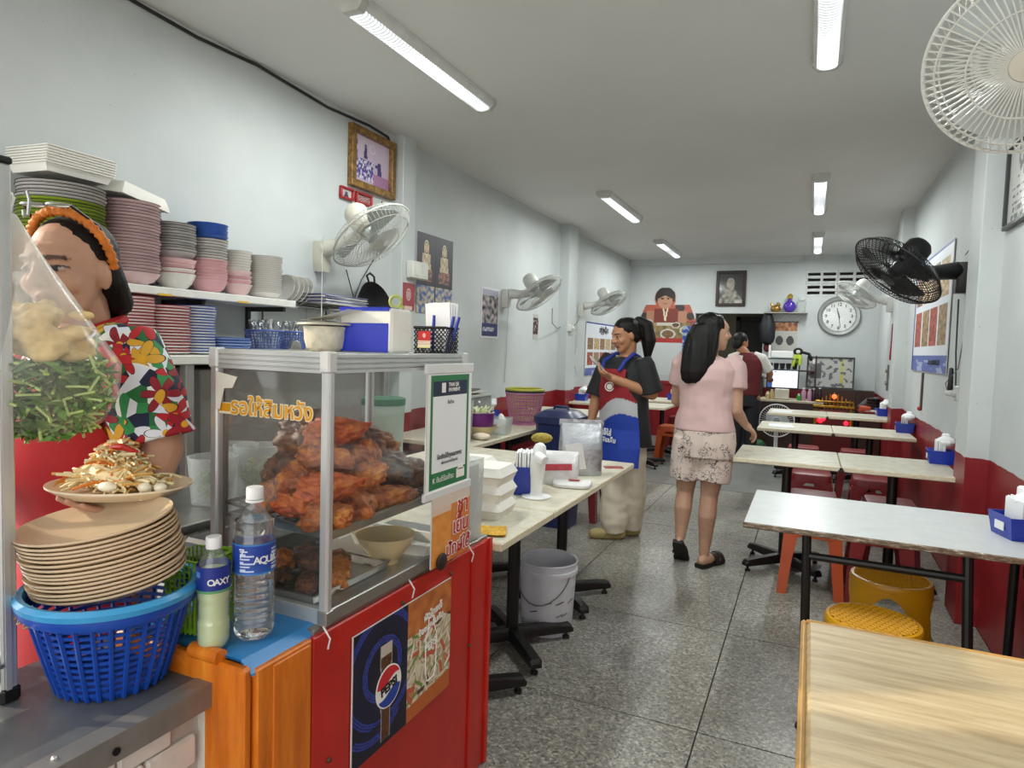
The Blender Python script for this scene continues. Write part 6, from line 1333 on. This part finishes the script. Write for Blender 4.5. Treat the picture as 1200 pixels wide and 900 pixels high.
# ---------------------------------------------------------------- people
def ell(c, rx, ry, n=20, rz=0, p=1.0):
    o = []
    for j in range(n):
        a = 2*PI*j/n; x, y = rx*math.copysign(abs(math.cos(a))**p, math.cos(a)), ry*math.copysign(abs(math.sin(a))**p, math.sin(a))
        o.append((c[0]+x*math.cos(rz)-y*math.sin(rz), c[1]+x*math.sin(rz)+y*math.cos(rz), c[2]))
    return o
def headmat(c, th, tilt=0, roll=0): return Matrix.Translation(c) @ Matrix.Rotation(th, 4, 'Z') @ Matrix.Rotation(tilt, 4, 'X') @ Matrix.Rotation(roll, 4, 'Y')
def add_head(g, H, neck):
    """face looks along local -Y; chin at z -.11, crown at +.115"""
    t = G(); t.ball((0, .014, .030), (.075, .094, .086), 20)
    t.ring_loft([ell((0, y, z), rx, ry, 20) for z, y, rx, ry in ((-.108, -.052, .020, .020), (-.098, -.045, .034, .034), (-.075, -.030, .050, .052), (-.045, -.016, .061, .068), (-.01, -.006, .068, .082), (.03, 0, .071, .088), (.06, .004, .070, .086))])
    t.limb([(0, -.086, .022), (0, -.094, .0), (0, -.104, -.020)], [.008, .010, .014], 10)
    for s_ in (-1, 1):
        t.ball((s_*.013, -.093, -.024), (.010, .011, .009), 8); t.ball((s_*.036, -.058, -.024), (.027, .026, .026), 10); t.ball((s_*.032, -.072, .008), (.017, .013, .0105), 10)
        t.ball((s_*.074, .012, -.004), (.010, .019, .031), 10); t.ball((s_*.072, .010, -.028), (.008, .010, .011), 8); t.limb([(s_*.012, -.086, .030), (s_*.050, -.068, .032)], [.009, .007], 8)
    t.limb([(-.024, -.078, -.053), (-.008, -.087, -.049), (.008, -.087, -.049), (.024, -.078, -.053)], [.004, .0065, .0065, .004], 8); t.limb([(-.020, -.078, -.060), (0, -.087, -.063), (.020, -.078, -.060)], [.004, .0075, .004], 8)
    t.ball((0, -.066, -.090), (.021, .018, .017), 10)
    g.add([H @ Vector(p) for p in t.v], t.f); g.limb([H @ Vector((0, .022, -.055)), neck], [.054, .058], 14)
def face_col(H, skin, lip=(.33, .13, .10, 1)):
    Hi = H.inverted(); dark = (.012, .009, .008, 1)
    def f(co):
        p = Hi @ Vector(co); x, y, z = p
        if y < -.055 and -.11 < z < .06:
            ax = abs(x); e = ((ax-.032)/.0155)**2+((z-.008)/.0062)**2
            if e < 1: return dark if abs(ax-.032) < .0065 or z > .0115 else (.52, .47, .43, 1)
            if e < 1.5 and z > .008: return (.05, .03, .025, 1)
            if .014 < ax < .052 and abs(z-(.030-.10*max(0, ax-.036))) < .0042: return (.10, .055, .04, 1)
            if ax < .026 and -.071 < z < -.044 and y < -.070: return dark if abs(z+.0565) < .0014 else lip
            if math.hypot(ax-.010, z+.031) < .0042 and y < -.09: return (.10, .035, .03, 1)
            c = math.hypot(ax-.042, z+.024)
            if c < .03: return tuple(s*(1+.0*c) for s in skin[:3])+(1,)
        return skin
    return f
def hand(g, w, d, nrm, side, curl=.5, s=1.0, thumb=.5):
    """palm plus five fingers; d along the fingers, nrm out of the palm, side = +1/-1 which edge carries the thumb"""
    w = Vector(w); d = Vector(d).normalized(); nrm = Vector(nrm); nrm = (nrm-d*nrm.dot(d)).normalized(); sd = d.cross(nrm)*side
    R = Matrix((d, sd, nrm)).transposed(); g.ball(w+d*.048*s, (.056*s, .040*s, .017*s), 12, R); g.limb([w-d*.02*s, w+d*.03*s], [.026*s, .026*s], 10)
    for k, (o, L) in enumerate(((.031, .066), (.0105, .074), (-.0105, .070), (-.031, .054))):
        p = w+d*(.088-.004*abs(k-1))*s+sd*o*s; a = .15*curl; P = [p-d*.02*s, p]; u = L*s/3
        for q in range(3): a += curl*.75; P.append(P[-1]+(d*math.cos(a)+nrm*math.sin(a)+sd*o*.8)*u)
        g.limb(P, [.0095*s, .0090*s, .0085*s, .0078*s, .0066*s], 8)
    b = w+d*.022*s+sd*.034*s; v = (d*.55+sd*.75+nrm*.35*thumb).normalized(); g.limb([b, b+v*.035*s, b+(v*.75+d*.45).normalized()*.066*s], [.014*s, .011*s, .0085*s], 8)
def wrinkle(me, amp, sc=(9, 9, 4), seed=0):
    n = len(me.vertices); P = np.zeros(n*3); N = np.zeros(n*3); me.vertices.foreach_get('co', P); me.vertices.foreach_get('normal', N)
    P = P.reshape(-1, 3); N = N.reshape(-1, 3)
    K = [noise.noise((x*sc[0]+seed, y*sc[1], z*sc[2]))+.5*noise.noise((x*sc[0]*2.3, y*sc[1]*2.3+seed, z*sc[2]*2.1)) for x, y, z in P.tolist()]
    me.vertices.foreach_set('co', (P+N*(amp*np.array(K))[:, None]).ravel()); me.update()
def cloth_part(name, g, voxel, mat, par, amp=.006, sc=(9, 9, 4), seed=0, label=None, smooth=3):
    me = remesh(g, voxel, smooth, mat, name); wrinkle(me, amp, sc, seed); o = link(name, me, par)
    if label: o['label'] = label
    return o
def hairmat(c='#0b0908'):
    m, t = raw('dark_hair', c, .46, Specular_IOR_Level=.28); v = t.coord('Object', (60, 60, 5)); f = t.noise(v, 3, 4, .7); t.l(t.ramp(f, [(.3, '#040303'), (.6, '#0e0b0a'), (.8, '#1d1613')]), t.b.inputs['Base Color']); t.bump(f, .6, .004); return m
HAIR = hairmat()
def floral():
    m, t = raw('floral_cloth', '#ffffff', .75); v = t.coord()
    def vor(sc, src=None):
        n = t.add('ShaderNodeTexVoronoi'); n.inputs['Scale'].default_value = sc; t.l(src or v, n.inputs['Vector']); return n
    def flower(sc, off, R, petals):
        mp = t.add('ShaderNodeMapping'); mp.inputs['Location'].default_value = off; t.l(v, mp.inputs[0]); vo = vor(sc, mp.outputs[0])
        sb = t.add('ShaderNodeVectorMath', operation='SUBTRACT'); t.l(mp.outputs[0], sb.inputs[0]); t.l(vo.outputs['Position'], sb.inputs[1])
        sp = t.add('ShaderNodeSeparateXYZ'); t.l(sb.outputs[0], sp.inputs[0]); h = t.math('MULTIPLY', t.math('ADD', sp.outputs[0], sp.outputs[1]), .75)
        th = t.math('ARCTAN2', sp.outputs[2], h); r = t.math('SQRT', t.math('ADD', t.math('MULTIPLY', h, h), t.math('MULTIPLY', sp.outputs[2], sp.outputs[2])))
        edge = t.math('MULTIPLY', t.math('ADD', .28, t.math('MULTIPLY', t.math('POWER', t.math('ABSOLUTE', t.math('COSINE', t.math('MULTIPLY', th, petals/2))), 1.3), .85)), R)
        cs = t.add('ShaderNodeSeparateColor'); t.l(vo.outputs['Color'], cs.inputs[0]); return t.math('LESS_THAN', r, edge), t.math('LESS_THAN', r, R*.20), cs, t.math('LESS_THAN', r, t.math('ADD', edge, .0022))
    b = vor(34); bs = t.add('ShaderNodeSeparateColor'); t.l(b.outputs['Color'], bs.inputs[0])
    col = t.ramp(bs.outputs[0], [(0, '#141b3c'), (.24, '#1f6a35'), (.40, '#e9e9e8'), (.62, '#12141a'), (.68, '#2f8a4a'), (.78, '#dfe3ef')], True)
    for sc, off, R, pt, stops in ((13, (.0, .0, .0), .036, 6, [(0, '#b81c26'), (.42, '#d8a22a'), (.62, '#e4e6ee'), (.78, '#8e1428')]), (11.5, (.31, .17, .05), .036, 5, [(0, '#d8a22a'), (.3, '#c9222c'), (.62, '#d7dce8'), (.8, '#a3182c')])):
        k, kc, cs, ko = flower(sc, off, R, pt); on = t.math('GREATER_THAN', cs.outputs[2], .22); k, kc, ko = (t.math('MULTIPLY', q_, on) for q_ in (k, kc, ko)); col = t.mix(ko, col, lin('#15131a')); col = t.mix(k, col, t.ramp(cs.outputs[1], stops, True)); col = t.mix(kc, col, lin('#e3a81e'))
    t.l(col, t.b.inputs['Base Color']); t.bump(t.noise(v, 160, 2), .15, .001); return m
FLORAL = floral()
def scribble():
    m, t = raw('line_print_cloth', '#d8c4b8', .8); v = t.coord(); n1 = t.noise(v, 26, 2); n2 = t.noise(v, 55, 3)
    a = t.math('LESS_THAN', t.math('ABSOLUTE', t.math('SUBTRACT', n1, .5)), .016); b = t.math('LESS_THAN', t.math('ABSOLUTE', t.math('SUBTRACT', n2, .56)), .018)
    k = t.math('MULTIPLY', t.math('MAXIMUM', a, b), t.math('GREATER_THAN', t.noise(v, 13, 2), .51)); t.l(t.mix(k, lin('#d9c7bb'), lin('#3d3431')), t.b.inputs['Base Color']); return m
SKINC = lin('#b98563'); SKIND = lin('#a8714f'); SKINP = lin('#c39a80')
CLOTHR = M('#b3161d', .7, var=.08, sc=6, bump=.25, bsc=140); CLOTHK = M('#1d1e20', .8, var=.2, sc=7, bump=.2, bsc=120)
# --- vendor behind the counter
V0 = Vector((-1.530, .937, 0)); ve = thing('person', 'vendor in a bright floral shirt, red apron and orange headband holding a plate', 'person', V0)
g = G(); HV = headmat((.036, -.036, 1.484), .36, .10, -.03)
add_head(g, HV, (0, .02, 1.33))
TV = [(.86, .165, .115, .03), (.95, .160, .120, .02), (1.05, .165, .125, .005), (1.15, .172, .128, .0), (1.25, .172, .115, .01), (1.32, .150, .085, .02), (1.36, .085, .062, .022)]
g.ring_loft([ell((0, y, z), rx, ry) for z, rx, ry, y in TV])
LA = [(.165, .0, 1.305), (.215, .01, 1.21), (.245, .02, 1.105)]; LF = [(.245, .02, 1.105), (.262, -.015, 1.05), (.255, -.045, .998)]
RA = [(-.165, .0, 1.305), (-.20, -.06, 1.19), (-.20, -.12, 1.08)]; RF = [(-.20, -.12, 1.08), (-.10, -.20, 1.03), (.0, -.25, 1.0)]
for A, F_ in ((LA, LF), (RA, RF)): g.limb(A, [.062, .058, .052], 14); g.limb(F_, [.052, .045, .033], 14)
hand(g, LF[-1], (-.05, -.6, .06), (.1, 0, 1), 1, .2, .9); hand(g, RF[-1], (.5, -.3, -.1), (.3, -.3, .9), -1, .7)
for s_ in (-1, 1): g.limb([(s_*.09, .03, .86), (s_*.09, .02, .46), (s_*.09, .04, .07)], [.085, .06, .042], 12); g.limb([(s_*.09, .05, .04), (s_*.09, -.10, .025)], [.038, .028], 10)
me = remesh(g, .0042, 2, SKIN, 'body'); colour(me, face_col(HV, lin('#c99c82'))); link('body', me, ve)
g = G(); g.ring_loft([ell((0, y, z), rx+.014, ry+.014) for z, rx, ry, y in TV[1:-1]]+[ell((0, .022, 1.368), .090, .066)])
for s_, A in ((1, LA), (-1, RA)):
    P = [Vector(p) for p in A]; d = (P[2]-P[1]).normalized(); g.tube([P[0]+Vector((-s_*.05, 0, .012)), P[0]+Vector((0, 0, .012)), P[1]+Vector((s_*.004, 0, 0)), P[1].lerp(P[2], .62), P[1].lerp(P[2], .85)], [.06, .076, .080, .082, .086], 18)
cloth_part('floral_shirt', g, .006, FLORAL, ve, .005, (8, 8, 6), 1, 'bright floral short sleeved shirt')
def apron_sheet(T, a0, a1, off, zs, n=24, col=None, mat=None, th=.004, c=(0, 0), rz=0, halfw=None):
    rings = []
    def at(z):
        for (z0, rx0, ry0, y0), (z1, rx1, ry1, y1) in zip(T, T[1:]):
            if z0 <= z <= z1: u = (z-z0)/(z1-z0); return rx0+(rx1-rx0)*u, ry0+(ry1-ry0)*u, y0+(y1-y0)*u
        q = T[0] if z < T[0][0] else T[-1]; return q[1], q[2], q[3]
    gg = G(); rows = []; back = []
    for z in zs:
        rx, ry, y0 = at(z); k = halfw(z) if halfw else 1; r0 = []; r1 = []
        for i in range(n+1):
            a = -PI/2+(a0+(a1-a0)*i/n)*k
            for r_, o in ((r0, off), (r1, off-th)):
                x, y = (rx+o)*math.cos(a), y0+(ry+o)*math.sin(a); r_.append((c[0]+x*math.cos(rz)-y*math.sin(rz), c[1]+x*math.sin(rz)+y*math.cos(rz), z))
        rows.append(r0+list(reversed(r1)))
    gg.ring_loft(rows); return gg
zs = [.62+.035*k for k in range(20)]
me = mesh_of('red_apron', apron_sheet([(.55, .19, .13, .02)]+TV, -1.35, 1.35, .026, zs, halfw=lambda z: 1 if z < 1.1 else 1-.55*(z-1.1)/.2), CLOTHR, 60); wrinkle(me, .004, (7, 7, 4), 3); ap = link('red_apron', me, ve); ap['label'] = 'red bib apron'
part('neck_strap', G().tube([(-.075, -.09, 1.28), (-.085, -.02, 1.355), (-.05, .075, 1.385), (.05, .075, 1.385), (.088, -.02, 1.358), (.078, -.09, 1.28)], .013, 8), CLOTHR, ap)
textmesh('apron_print', '5', .05, WHT, ap, (-.065, -.158, 1.155), rot=(PI/2, 0, -.2), bold=.002)
hg = G()
def hl(p, H=HV): return H @ Vector(p)
hg.ball(hl((0, .027, .046)), (.081, .089, .080), 20, HV.to_3x3()); hg.ball(hl((.0, .050, .0)), (.076, .052, .072), 16, HV.to_3x3())
hg.limb([hl((.060, .030, .03)), hl((.070, .042, -.02)), hl((.055, .075, -.07))], [.028, .026, .03], 10); hg.limb([hl((0, .085, .0)), hl((.02, .100, -.07)), hl((.03, .095, -.13))], [.04, .034, .018], 12)
hm = remesh(hg, .005, 2, HAIR, 'hair'); link('hair', hm, ve)
hb = G(); P = []; rs = []
for k in range(61):
    a = -.35+(PI+.70)*k/60; P.append(hl((.088*math.cos(a), -.022+.036*(1-math.sin(a)), .040+.090*math.sin(a)))); rs.append(.0098+.0028*math.sin(k*2.6))
hb.tube(P, rs, 8); part('headband', hb, M('#d0741f', .6, var=.25, sc=60, bump=.4, bsc=60), ve, smooth=80, label='ruched orange headband')
eg = thing('eyeglasses', 'dark framed glasses pushed up on the vendor headband', 'glasses', V0+HV @ Vector((0, -.02, .125)), HV.to_euler().z)
for s_ in (-1, 1):
    part('lens', G().lathe([(.022, 0), (.022, .002)], (s_*.028, -.03, .012), 18, 1, .8), GLASS, eg); part('lens_rim', G().rim((s_*.028, -.03, .012), .023, .0022, 20, 5, 'z', 1, .8), M('#b0b2b0', .3, .5), eg)
    part('temple', G().tube([(s_*.052, -.025, .012), (s_*.072, .03, -.02), (s_*.080, .075, -.075)], .0032, 6), BLACK, eg)
part('bridge', G().cyl((-.006, -.03, .014), (.006, -.03, .014), .002, 6), BLACK, eg)
# --- woman in the blue and red apron reading a phone
A0 = Vector((-1.18, 4.50, 0)); aw = thing('person', 'woman in a black shirt and red, white and blue apron reading a phone', 'person', A0); th = -.52
Rz = Matrix.Rotation(th, 3, 'Z'); q = lambda x, y, z: tuple(Rz @ Vector((x, y, z)))
g = G(); HA = headmat((-.01, -.03, 1.452), th-.25, .28); add_head(g, HA, (0, .02, 1.29))
TA = [(.80, .175, .125, .02), (.90, .165, .125, .01), (1.0, .160, .122, 0), (1.1, .165, .122, -.005), (1.2, .175, .115, .0), (1.27, .150, .085, .01), (1.31, .08, .06, .015)]
g.ring_loft([ell(q(0, y, z), rx, ry, rz=th) for z, rx, ry, y in TA])
lS, lE, lW = q(.175, 0, 1.245), (.205, -.07, 1.055), (-.04, -.20, 1.155); rS, rE, rW = q(-.175, 0, 1.245), (-.225, .05, 1.0), (-.245, .0, .825)
mid = lambda a, b, t=.5: tuple(Vector(a).lerp(Vector(b), t))
for a, b, c in ((lS, lE, lW), (rS, rE, rW)): g.limb([a, mid(a, b), b], [.055, .050, .043], 12); g.limb([b, mid(b, c), c], [.043, .040, .027], 12)
hand(g, lW, (-.8, -.1, .35), (.1, .25, 1), -1, .55); hand(g, rW, (-.02, -.08, -1), (.9, .3, 0), -1, .35)
fl, fr = (-.035, -.02), (.04, .12)
for (fx, fy), hx_ in ((fl, -.08), (fr, .08)): h = q(hx_, 0, .80); g.limb([h, (fx*.7+h[0]*.3, fy, .45), (fx, fy, .08)], [.085, .06, .04], 12); g.limb([(fx, fy, .05), (fx-.11, fy-.06, .035)], [.036, .030], 10)
me = remesh(g, .0052, 2, SKIN, 'body'); colour(me, face_col(HA, SKINC)); link('body', me, aw)
g = G(); g.ring_loft([ell(q(0, y, z), rx+.020, ry+.020, rz=th) for z, rx, ry, y in [(.68, .195, .135, .02), (.78, .185, .13, .02)]+TA[1:-1]]+[ell(q(0, .015, 1.305), .088, .07, rz=th)])
for a, b in ((lS, lE), (rS, rE)): P = Vector(a); Q = Vector(b); g.tube([P.lerp(Q, -.25)+Vector((0, 0, .01)), P+Vector((0, 0, .01)), P.lerp(Q, .5), P.lerp(Q, .98)], [.055, .074, .080, .086], 16)
cloth_part('black_shirt', g, .008, CLOTHK, aw, .008, (7, 7, 5), 4, 'loose black short sleeved shirt')
g = G(); g.ring_loft([ell(q(0, .02, z), rx, ry, rz=th) for z, rx, ry in ((.62, .165, .12), (.74, .175, .13), (.84, .17, .125))])
for (fx, fy), hx_ in ((fl, -.085), (fr, .085)):
    h = q(hx_, .01, .74); g.tube([h, mid(h, (fx, fy, .10), .35), mid(h, (fx, fy, .10), .7), (fx-.005, fy, .12), (fx, fy, .045)], [.095, .100, .104, .098, .082], 18)
cloth_part('cream_trousers', g, .008, M('#d6cbb6', .8, var=.07, sc=5, bump=.2, bsc=120), aw, .013, (6, 6, 9), 8, 'wide cream trousers')
def aprcol(co):
    p = Rz.inverted() @ Vector(co); z = p.z; w1 = .965+.055*math.sin(p.x*13+.4); w2 = w1-.075-.035*math.sin(p.x*8+1.2)
    if z > w1: return '#8e1a24'
    if z > w2: return '#b7b7bb'
    return '#1a3a9c'
APM, _q = raw('apron_cloth', '#ffffff', .75); _c = _q.add('ShaderNodeVertexColor', layer_name='Col'); _q.l(_c.outputs[0], _q.b.inputs['Base Color']); _q.bump(_q.noise(_q.coord(), 120, 2), .15, .001)
ag = apron_sheet([(.5, .20, .14, .0), (.68, .20, .14, .01)]+TA, -1.15, 1.15, .040, [.55+.0075*k for k in range(90)], n=110, rz=th, halfw=lambda z: 1 if z < 1.0 else max(.52, 1-.48*(z-1.0)/.12))
me = mesh_of('apron', ag, APM, 60); wrinkle(me, .006, (6, 6, 4), 5); colour(me, aprcol); ap = link('apron', me, aw); ap['label'] = 'red, white and blue bib apron'
BLS = M('#23348e', .7)
for s_ in (-1, 1): part('apron_strap', G().tube([q(s_*.085, -.158, 1.205), q(s_*.10, -.12, 1.27), q(s_*.085, -.02, 1.325), q(s_*.05, .08, 1.30)], .014, 6), BLS, ap)
def on_apron(body, size, x, z, mat, o=.178, bold=.0015):
    return textmesh('apron_print', body, size, mat, ap, q(x, -o, z), rot=(PI/2, 0, th+x*1.5), bold=bold)
on_apron('เจ๊ใส่', .055, .01, .775, WHT); on_apron('เติมเต็ม', .045, .03, .725, WHT)
part('round_logo', G().rim(q(.02, -.176, 1.095), .030, .004, 20, 5, 'y').lathe([(.02, 0), (.02, .003)], q(.02, -.174, 1.095), 16, R=Matrix.Rotation(PI/2, 3, 'X')), WHT, ap)
hg = G(); Hr = HA.to_3x3(); hg.ball(HA @ Vector((0, .023, .046)), (.083, .094, .082), 18, Hr); hg.ball(HA @ Vector((0, .060, .0)), (.078, .06, .08), 14, Hr)
hg.limb([HA @ Vector((0, .13, .07)), HA @ Vector((.02, .17, .03)), HA @ Vector((.03, .16, -.08)), HA @ Vector((.03, .12, -.20))], [.038, .052, .055, .022], 12); hg.limb([HA @ Vector((.065, .02, .04)), HA @ Vector((.072, .04, -.03))], [.022, .018], 8); hg.limb([HA @ Vector((-.065, .02, .04)), HA @ Vector((-.072, .04, -.02))], [.022, .016], 8)
link('hair', remesh(hg, .006, 2, HAIR, 'hair'), aw)
CLOG = M('#a3925f', .6, var=.1)
for (fx, fy) in (fl, fr):
    g = G(); R = Matrix.Rotation(.5, 3, 'Z'); g.limb([(fx+.04, fy+.02, .034), (fx-.06, fy-.03, .036), (fx-.135, fy-.07, .032)], [.040, .047, .036], 14); me = remesh(g, .005, 1, CLOG, 'clog')
    for v in me.vertices: v.co.z = max(.0, v.co.z*1.0)
    c = link('clog', me, aw); part('clog_strap', G().limb([(fx-.04, fy-.075, .04), (fx-.05, fy-.03, .085), (fx-.06, fy+.02, .04)], [.010, .012, .010], 8), M('#8a7a48', .6), c)
ph = solo('phone', G().box((0, 0, 0), (.078, .010, .155), .004), M('#b3b1b0', .35), 'pale phone held up by the woman in the blue apron', 'phone', A0+Vector((-.145, -.205, 1.245)), -.9, rot=(.9, .5, -.9))
# --- woman in the pink shirt walking away
P0 = Vector((-.585, 4.20, 0)); pw = thing('person', 'dark haired woman in a pink shirt and printed shorts walking into the shop', 'person', P0); tb = PI-.30; Rb = Matrix.Rotation(tb, 3, 'Z'); q = lambda x, y, z: tuple(Rb @ Vector((x, y, z)))
g = G(); HP = headmat((.03, .01, 1.475), PI-.98, .02); add_head(g, HP, (.0, .0, 1.31))
TP = [(.82, .180, .125, .0), (.90, .172, .120, .0), (1.0, .150, .105, .0), (1.08, .150, .105, -.005), (1.18, .168, .108, -.005), (1.25, .165, .092, .0), (1.30, .13, .07, .0), (1.33, .075, .058, .0)]
g.ring_loft([ell(q(0, y, z), rx, ry, rz=tb) for z, rx, ry, y in TP])
# facing away, her right arm is on the side toward the tables
S1, E1, W1 = (.165, .0, 1.265), (.185, -.02, 1.0), (.232, .10, .905); S2, E2, W2 = (-.165, .04, 1.265), (-.20, .12, 1.03), (-.06, .26, .98)
for a, b, c in ((S1, E1, W1), (S2, E2, W2)): g.limb([a, mid(a, b), b], [.050, .045, .039], 12); g.limb([b, mid(b, c), c], [.039, .034, .023], 12)
hand(g, W1, (.45, .35, -.45), (-.6, -.2, -.5), 1, .55, .95); hand(g, W2, (.8, .3, .1), (0, .5, .6), 1, .6, .95)
HR, KR, AR = (.085, -.01, .82), (.05, -.01, .46), (.035, -.02, .085); HL, KL, AL = (-.085, -.01, .82), (-.105, .03, .46), (-.115, -.03, .165)
for h, k_, a in ((HR, KR, AR), (HL, KL, AL)):
    g.limb([h, mid(h, k_), k_], [.092, .078, .056], 14); cf = Vector(mid(k_, a, .36))+Vector((0, -.018, 0)); g.limb([k_, tuple(cf), mid(k_, a, .72), a], [.054, .056, .042, .032], 14)
g.limb([(.030, -.055, .045), (.055, .0, .045), (.095, .115, .035)], [.030, .036, .026], 12)
g.limb([(-.115, -.055, .145), (-.115, -.015, .11), (-.118, .05, .045)], [.028, .033, .026], 12)
me = remesh(g, .0052, 2, SKIN, 'body'); colour(me, face_col(HP, SKINP)); link('body', me, pw)
PINKC = M('#c9a9a6', .8, var=.05, sc=6, bump=.2, bsc=140)
g = G(); g.ring_loft([ell(q(0, y, z), rx+.020, ry+.022, rz=tb) for z, rx, ry, y in [(.865, .180, .128, 0)]+TP[1:-1]]+[ell(q(0, 0, 1.325), .085, .068, rz=tb)])
for a, b in ((S1, E1), (S2, E2)): P = Vector(a); Q = Vector(b); g.tube([P.lerp(Q, -.2)+Vector((-.03 if a[0] > 0 else .03, 0, .012)), P+Vector((0, 0, .008)), P.lerp(Q, .30), P.lerp(Q, .50)], [.055, .062, .066, .068], 16)
cloth_part('pink_shirt', g, .007, PINKC, pw, .010, (6, 6, 7), 11, 'pale pink short sleeved shirt')
g = G(); g.ring_loft([ell(q(0, 0, z), rx, ry, rz=tb) for z, rx, ry in ((.70, .190, .145), (.78, .198, .150), (.86, .194, .144), (.895, .180, .132))])
for h, k_ in ((HR, KR), (HL, KL)): P = Vector(h); Q = Vector(k_); g.tube([P, P.lerp(Q, .35), P.lerp(Q, .60), P.lerp(Q, .74)], [.104, .110, .112, .112], 18)
cloth_part('printed_shorts', g, .007, scribble(), pw, .007, (7, 7, 5), 13, 'pale shorts with black line drawings')
hg = G(); Hr = HP.to_3x3(); hg.ball(HP @ Vector((0, .026, .042)), (.086, .094, .086), 20, Hr)
c0 = HP @ Vector((0, .055, 0)); hg.ring_loft([ell((c0.x-x, c0.y-y, z), rx, ry, 24, 0) for z, rx, ry, x, y in ((1.545, .05, .05, -.01, -.01), (1.52, .082, .078, 0, 0), (1.46, .098, .088, .012, .012), (1.38, .104, .084, .022, .03), (1.30, .104, .074, .032, .05), (1.23, .096, .060, .042, .065), (1.18, .075, .042, .050, .072), (1.155, .045, .026, .056, .074))])
hg.limb([HP @ Vector((-.06, .02, .04)), HP @ Vector((-.076, .035, -.06)), HP @ Vector((-.085, .05, -.20))], [.03, .028, .02], 8)
me = remesh(hg, .006, 2, HAIR, 'hair'); wrinkle(me, .006, (30, 30, 2), 2); link('hair', me, pw)
SAN = M('#2b201c', .6, var=.15); SOLE = M('#161615', .65, var=.2, bump=.4, bsc=120)
def slipper(Mx, par):
    foot = lambda z, k: [Mx @ Vector((x*k, y, z)) for x, y in ((-.030, -.11), (.030, -.11), (.040, -.06), (.036, .0), (.048, .07), (.045, .115), (.02, .138), (-.02, .138), (-.045, .115), (-.046, .06), (-.034, .0), (-.038, -.06))]
    sl = part('slipper_sole', G().ring_loft([foot(-.024, .96), foot(-.018, 1), foot(-.002, 1.02), foot(.002, .97)]), SOLE, par)
    for y in (.03, .085): part('slipper_strap', G().ring_loft([[Mx @ Vector((.050*math.cos(PI*k/8), y+dy, -.012+.062*math.sin(PI*k/8)*s_)) for dy, s_ in ((-.02, .96), (.02, .90), (.02, 1.0), (-.02, 1.06))] for k in range(9)]), SAN, sl)
slipper(Matrix.Translation((.062, .025, .024)) @ Matrix.Rotation(-.45, 4, 'Z'), pw)
slipper(Matrix.Translation((-.116, .0, .078)) @ Matrix.Rotation(-.05, 4, 'Z') @ Matrix.Rotation(-.85, 4, 'X'), pw)
# --- person at the doorway in a red and white shirt
B0 = Vector((-.72, 8.55, 0)); bw_ = thing('person', 'person in a dark red and white shirt with back turned at the doorway', 'person', B0)
g = G(); HB = headmat((-.085, .04, 1.488), PI-.7, .2); add_head(g, HB, (-.03, .02, 1.36))
TBk = [(.84, .165, .12, .0), (1.0, .155, .11, .0), (1.15, .170, .115, .01), (1.27, .170, .10, .015), (1.33, .13, .075, .02), (1.37, .07, .055, .02)]
g.ring_loft([ell((0, y, z), rx, ry) for z, rx, ry, y in TBk])
S1, E1, W1 = (.17, .02, 1.28), (.27, .10, 1.11), (.24, .32, 1.05); S2, E2, W2 = (-.17, .02, 1.28), (-.22, .10, 1.04), (-.12, .3, 1.0)
for a, b, c in ((S1, E1, W1), (S2, E2, W2)): g.limb([a, b], [.05, .042], 10); g.limb([b, c], [.042, .026], 10)
hand(g, W1, (.2, .9, -.1), (0, 0, -1), 1, .5); hand(g, W2, (.4, .8, 0), (0, 0, 1), 1, .5)
for s_ in (-1, 1): g.limb([(s_*.09, 0, .82), (s_*.09, .0, .45), (s_*.09, -.02, .08)], [.09, .06, .04], 12); g.limb([(s_*.09, -.03, .035), (s_*.09, .12, .03)], [.036, .03], 10)
me = remesh(g, .008, 2, SKIN, 'body'); colour(me, face_col(HB, SKIND)); link('body', me, bw_)
g = G(); g.ring_loft([ell((0, y, z), rx+.018, ry+.018) for z, rx, ry, y in TBk[:-1]]+[ell((0, .02, 1.365), .078, .064)]); cloth_part('dark_red_shirt', g, .010, M('#5a1218', .8, var=.1), bw_, .006, label='dark red shirt body')
for P, Q, lb in ((S1, E1, 'white sleeve'), (S2, E2, 'white sleeve')):
    g = G(); a, b = Vector(P), Vector(Q); g.tube([Vector((a.x*.42, a.y, 1.335)), a+Vector((0, 0, .014)), a.lerp(b, .55), a.lerp(b, .8)], [.055, .070, .070, .072], 14); cloth_part('sleeve', g, .010, M('#cfcdc8', .8), bw_, .004, label=lb)
part('back_panel', G().box((-.10, -.122, 1.22), (.10, .012, .22), .004, R=Matrix.Rotation(.12, 3, 'Y')), M('#d5d4d2', .7), bw_)
g = G(); g.ring_loft([ell((0, .0, z), rx, ry) for z, rx, ry in ((.70, .17, .13), (.86, .175, .13))])
for s_ in (-1, 1): g.tube([(s_*.09, 0, .78), (s_*.09, 0, .45), (s_*.09, -.02, .06)], [.10, .085, .07], 14)
cloth_part('dark_trousers', g, .010, M('#1a1b20', .8), bw_, .006)
hg = G(); hg.ball(HB @ Vector((0, .022, .040)), (.085, .095, .086), 16, HB.to_3x3()); hg.ball(HB @ Vector((0, .055, -.02)), (.076, .058, .085), 12, HB.to_3x3()); link('hair', remesh(hg, .008, 2, HAIR, 'hair'), bw_)
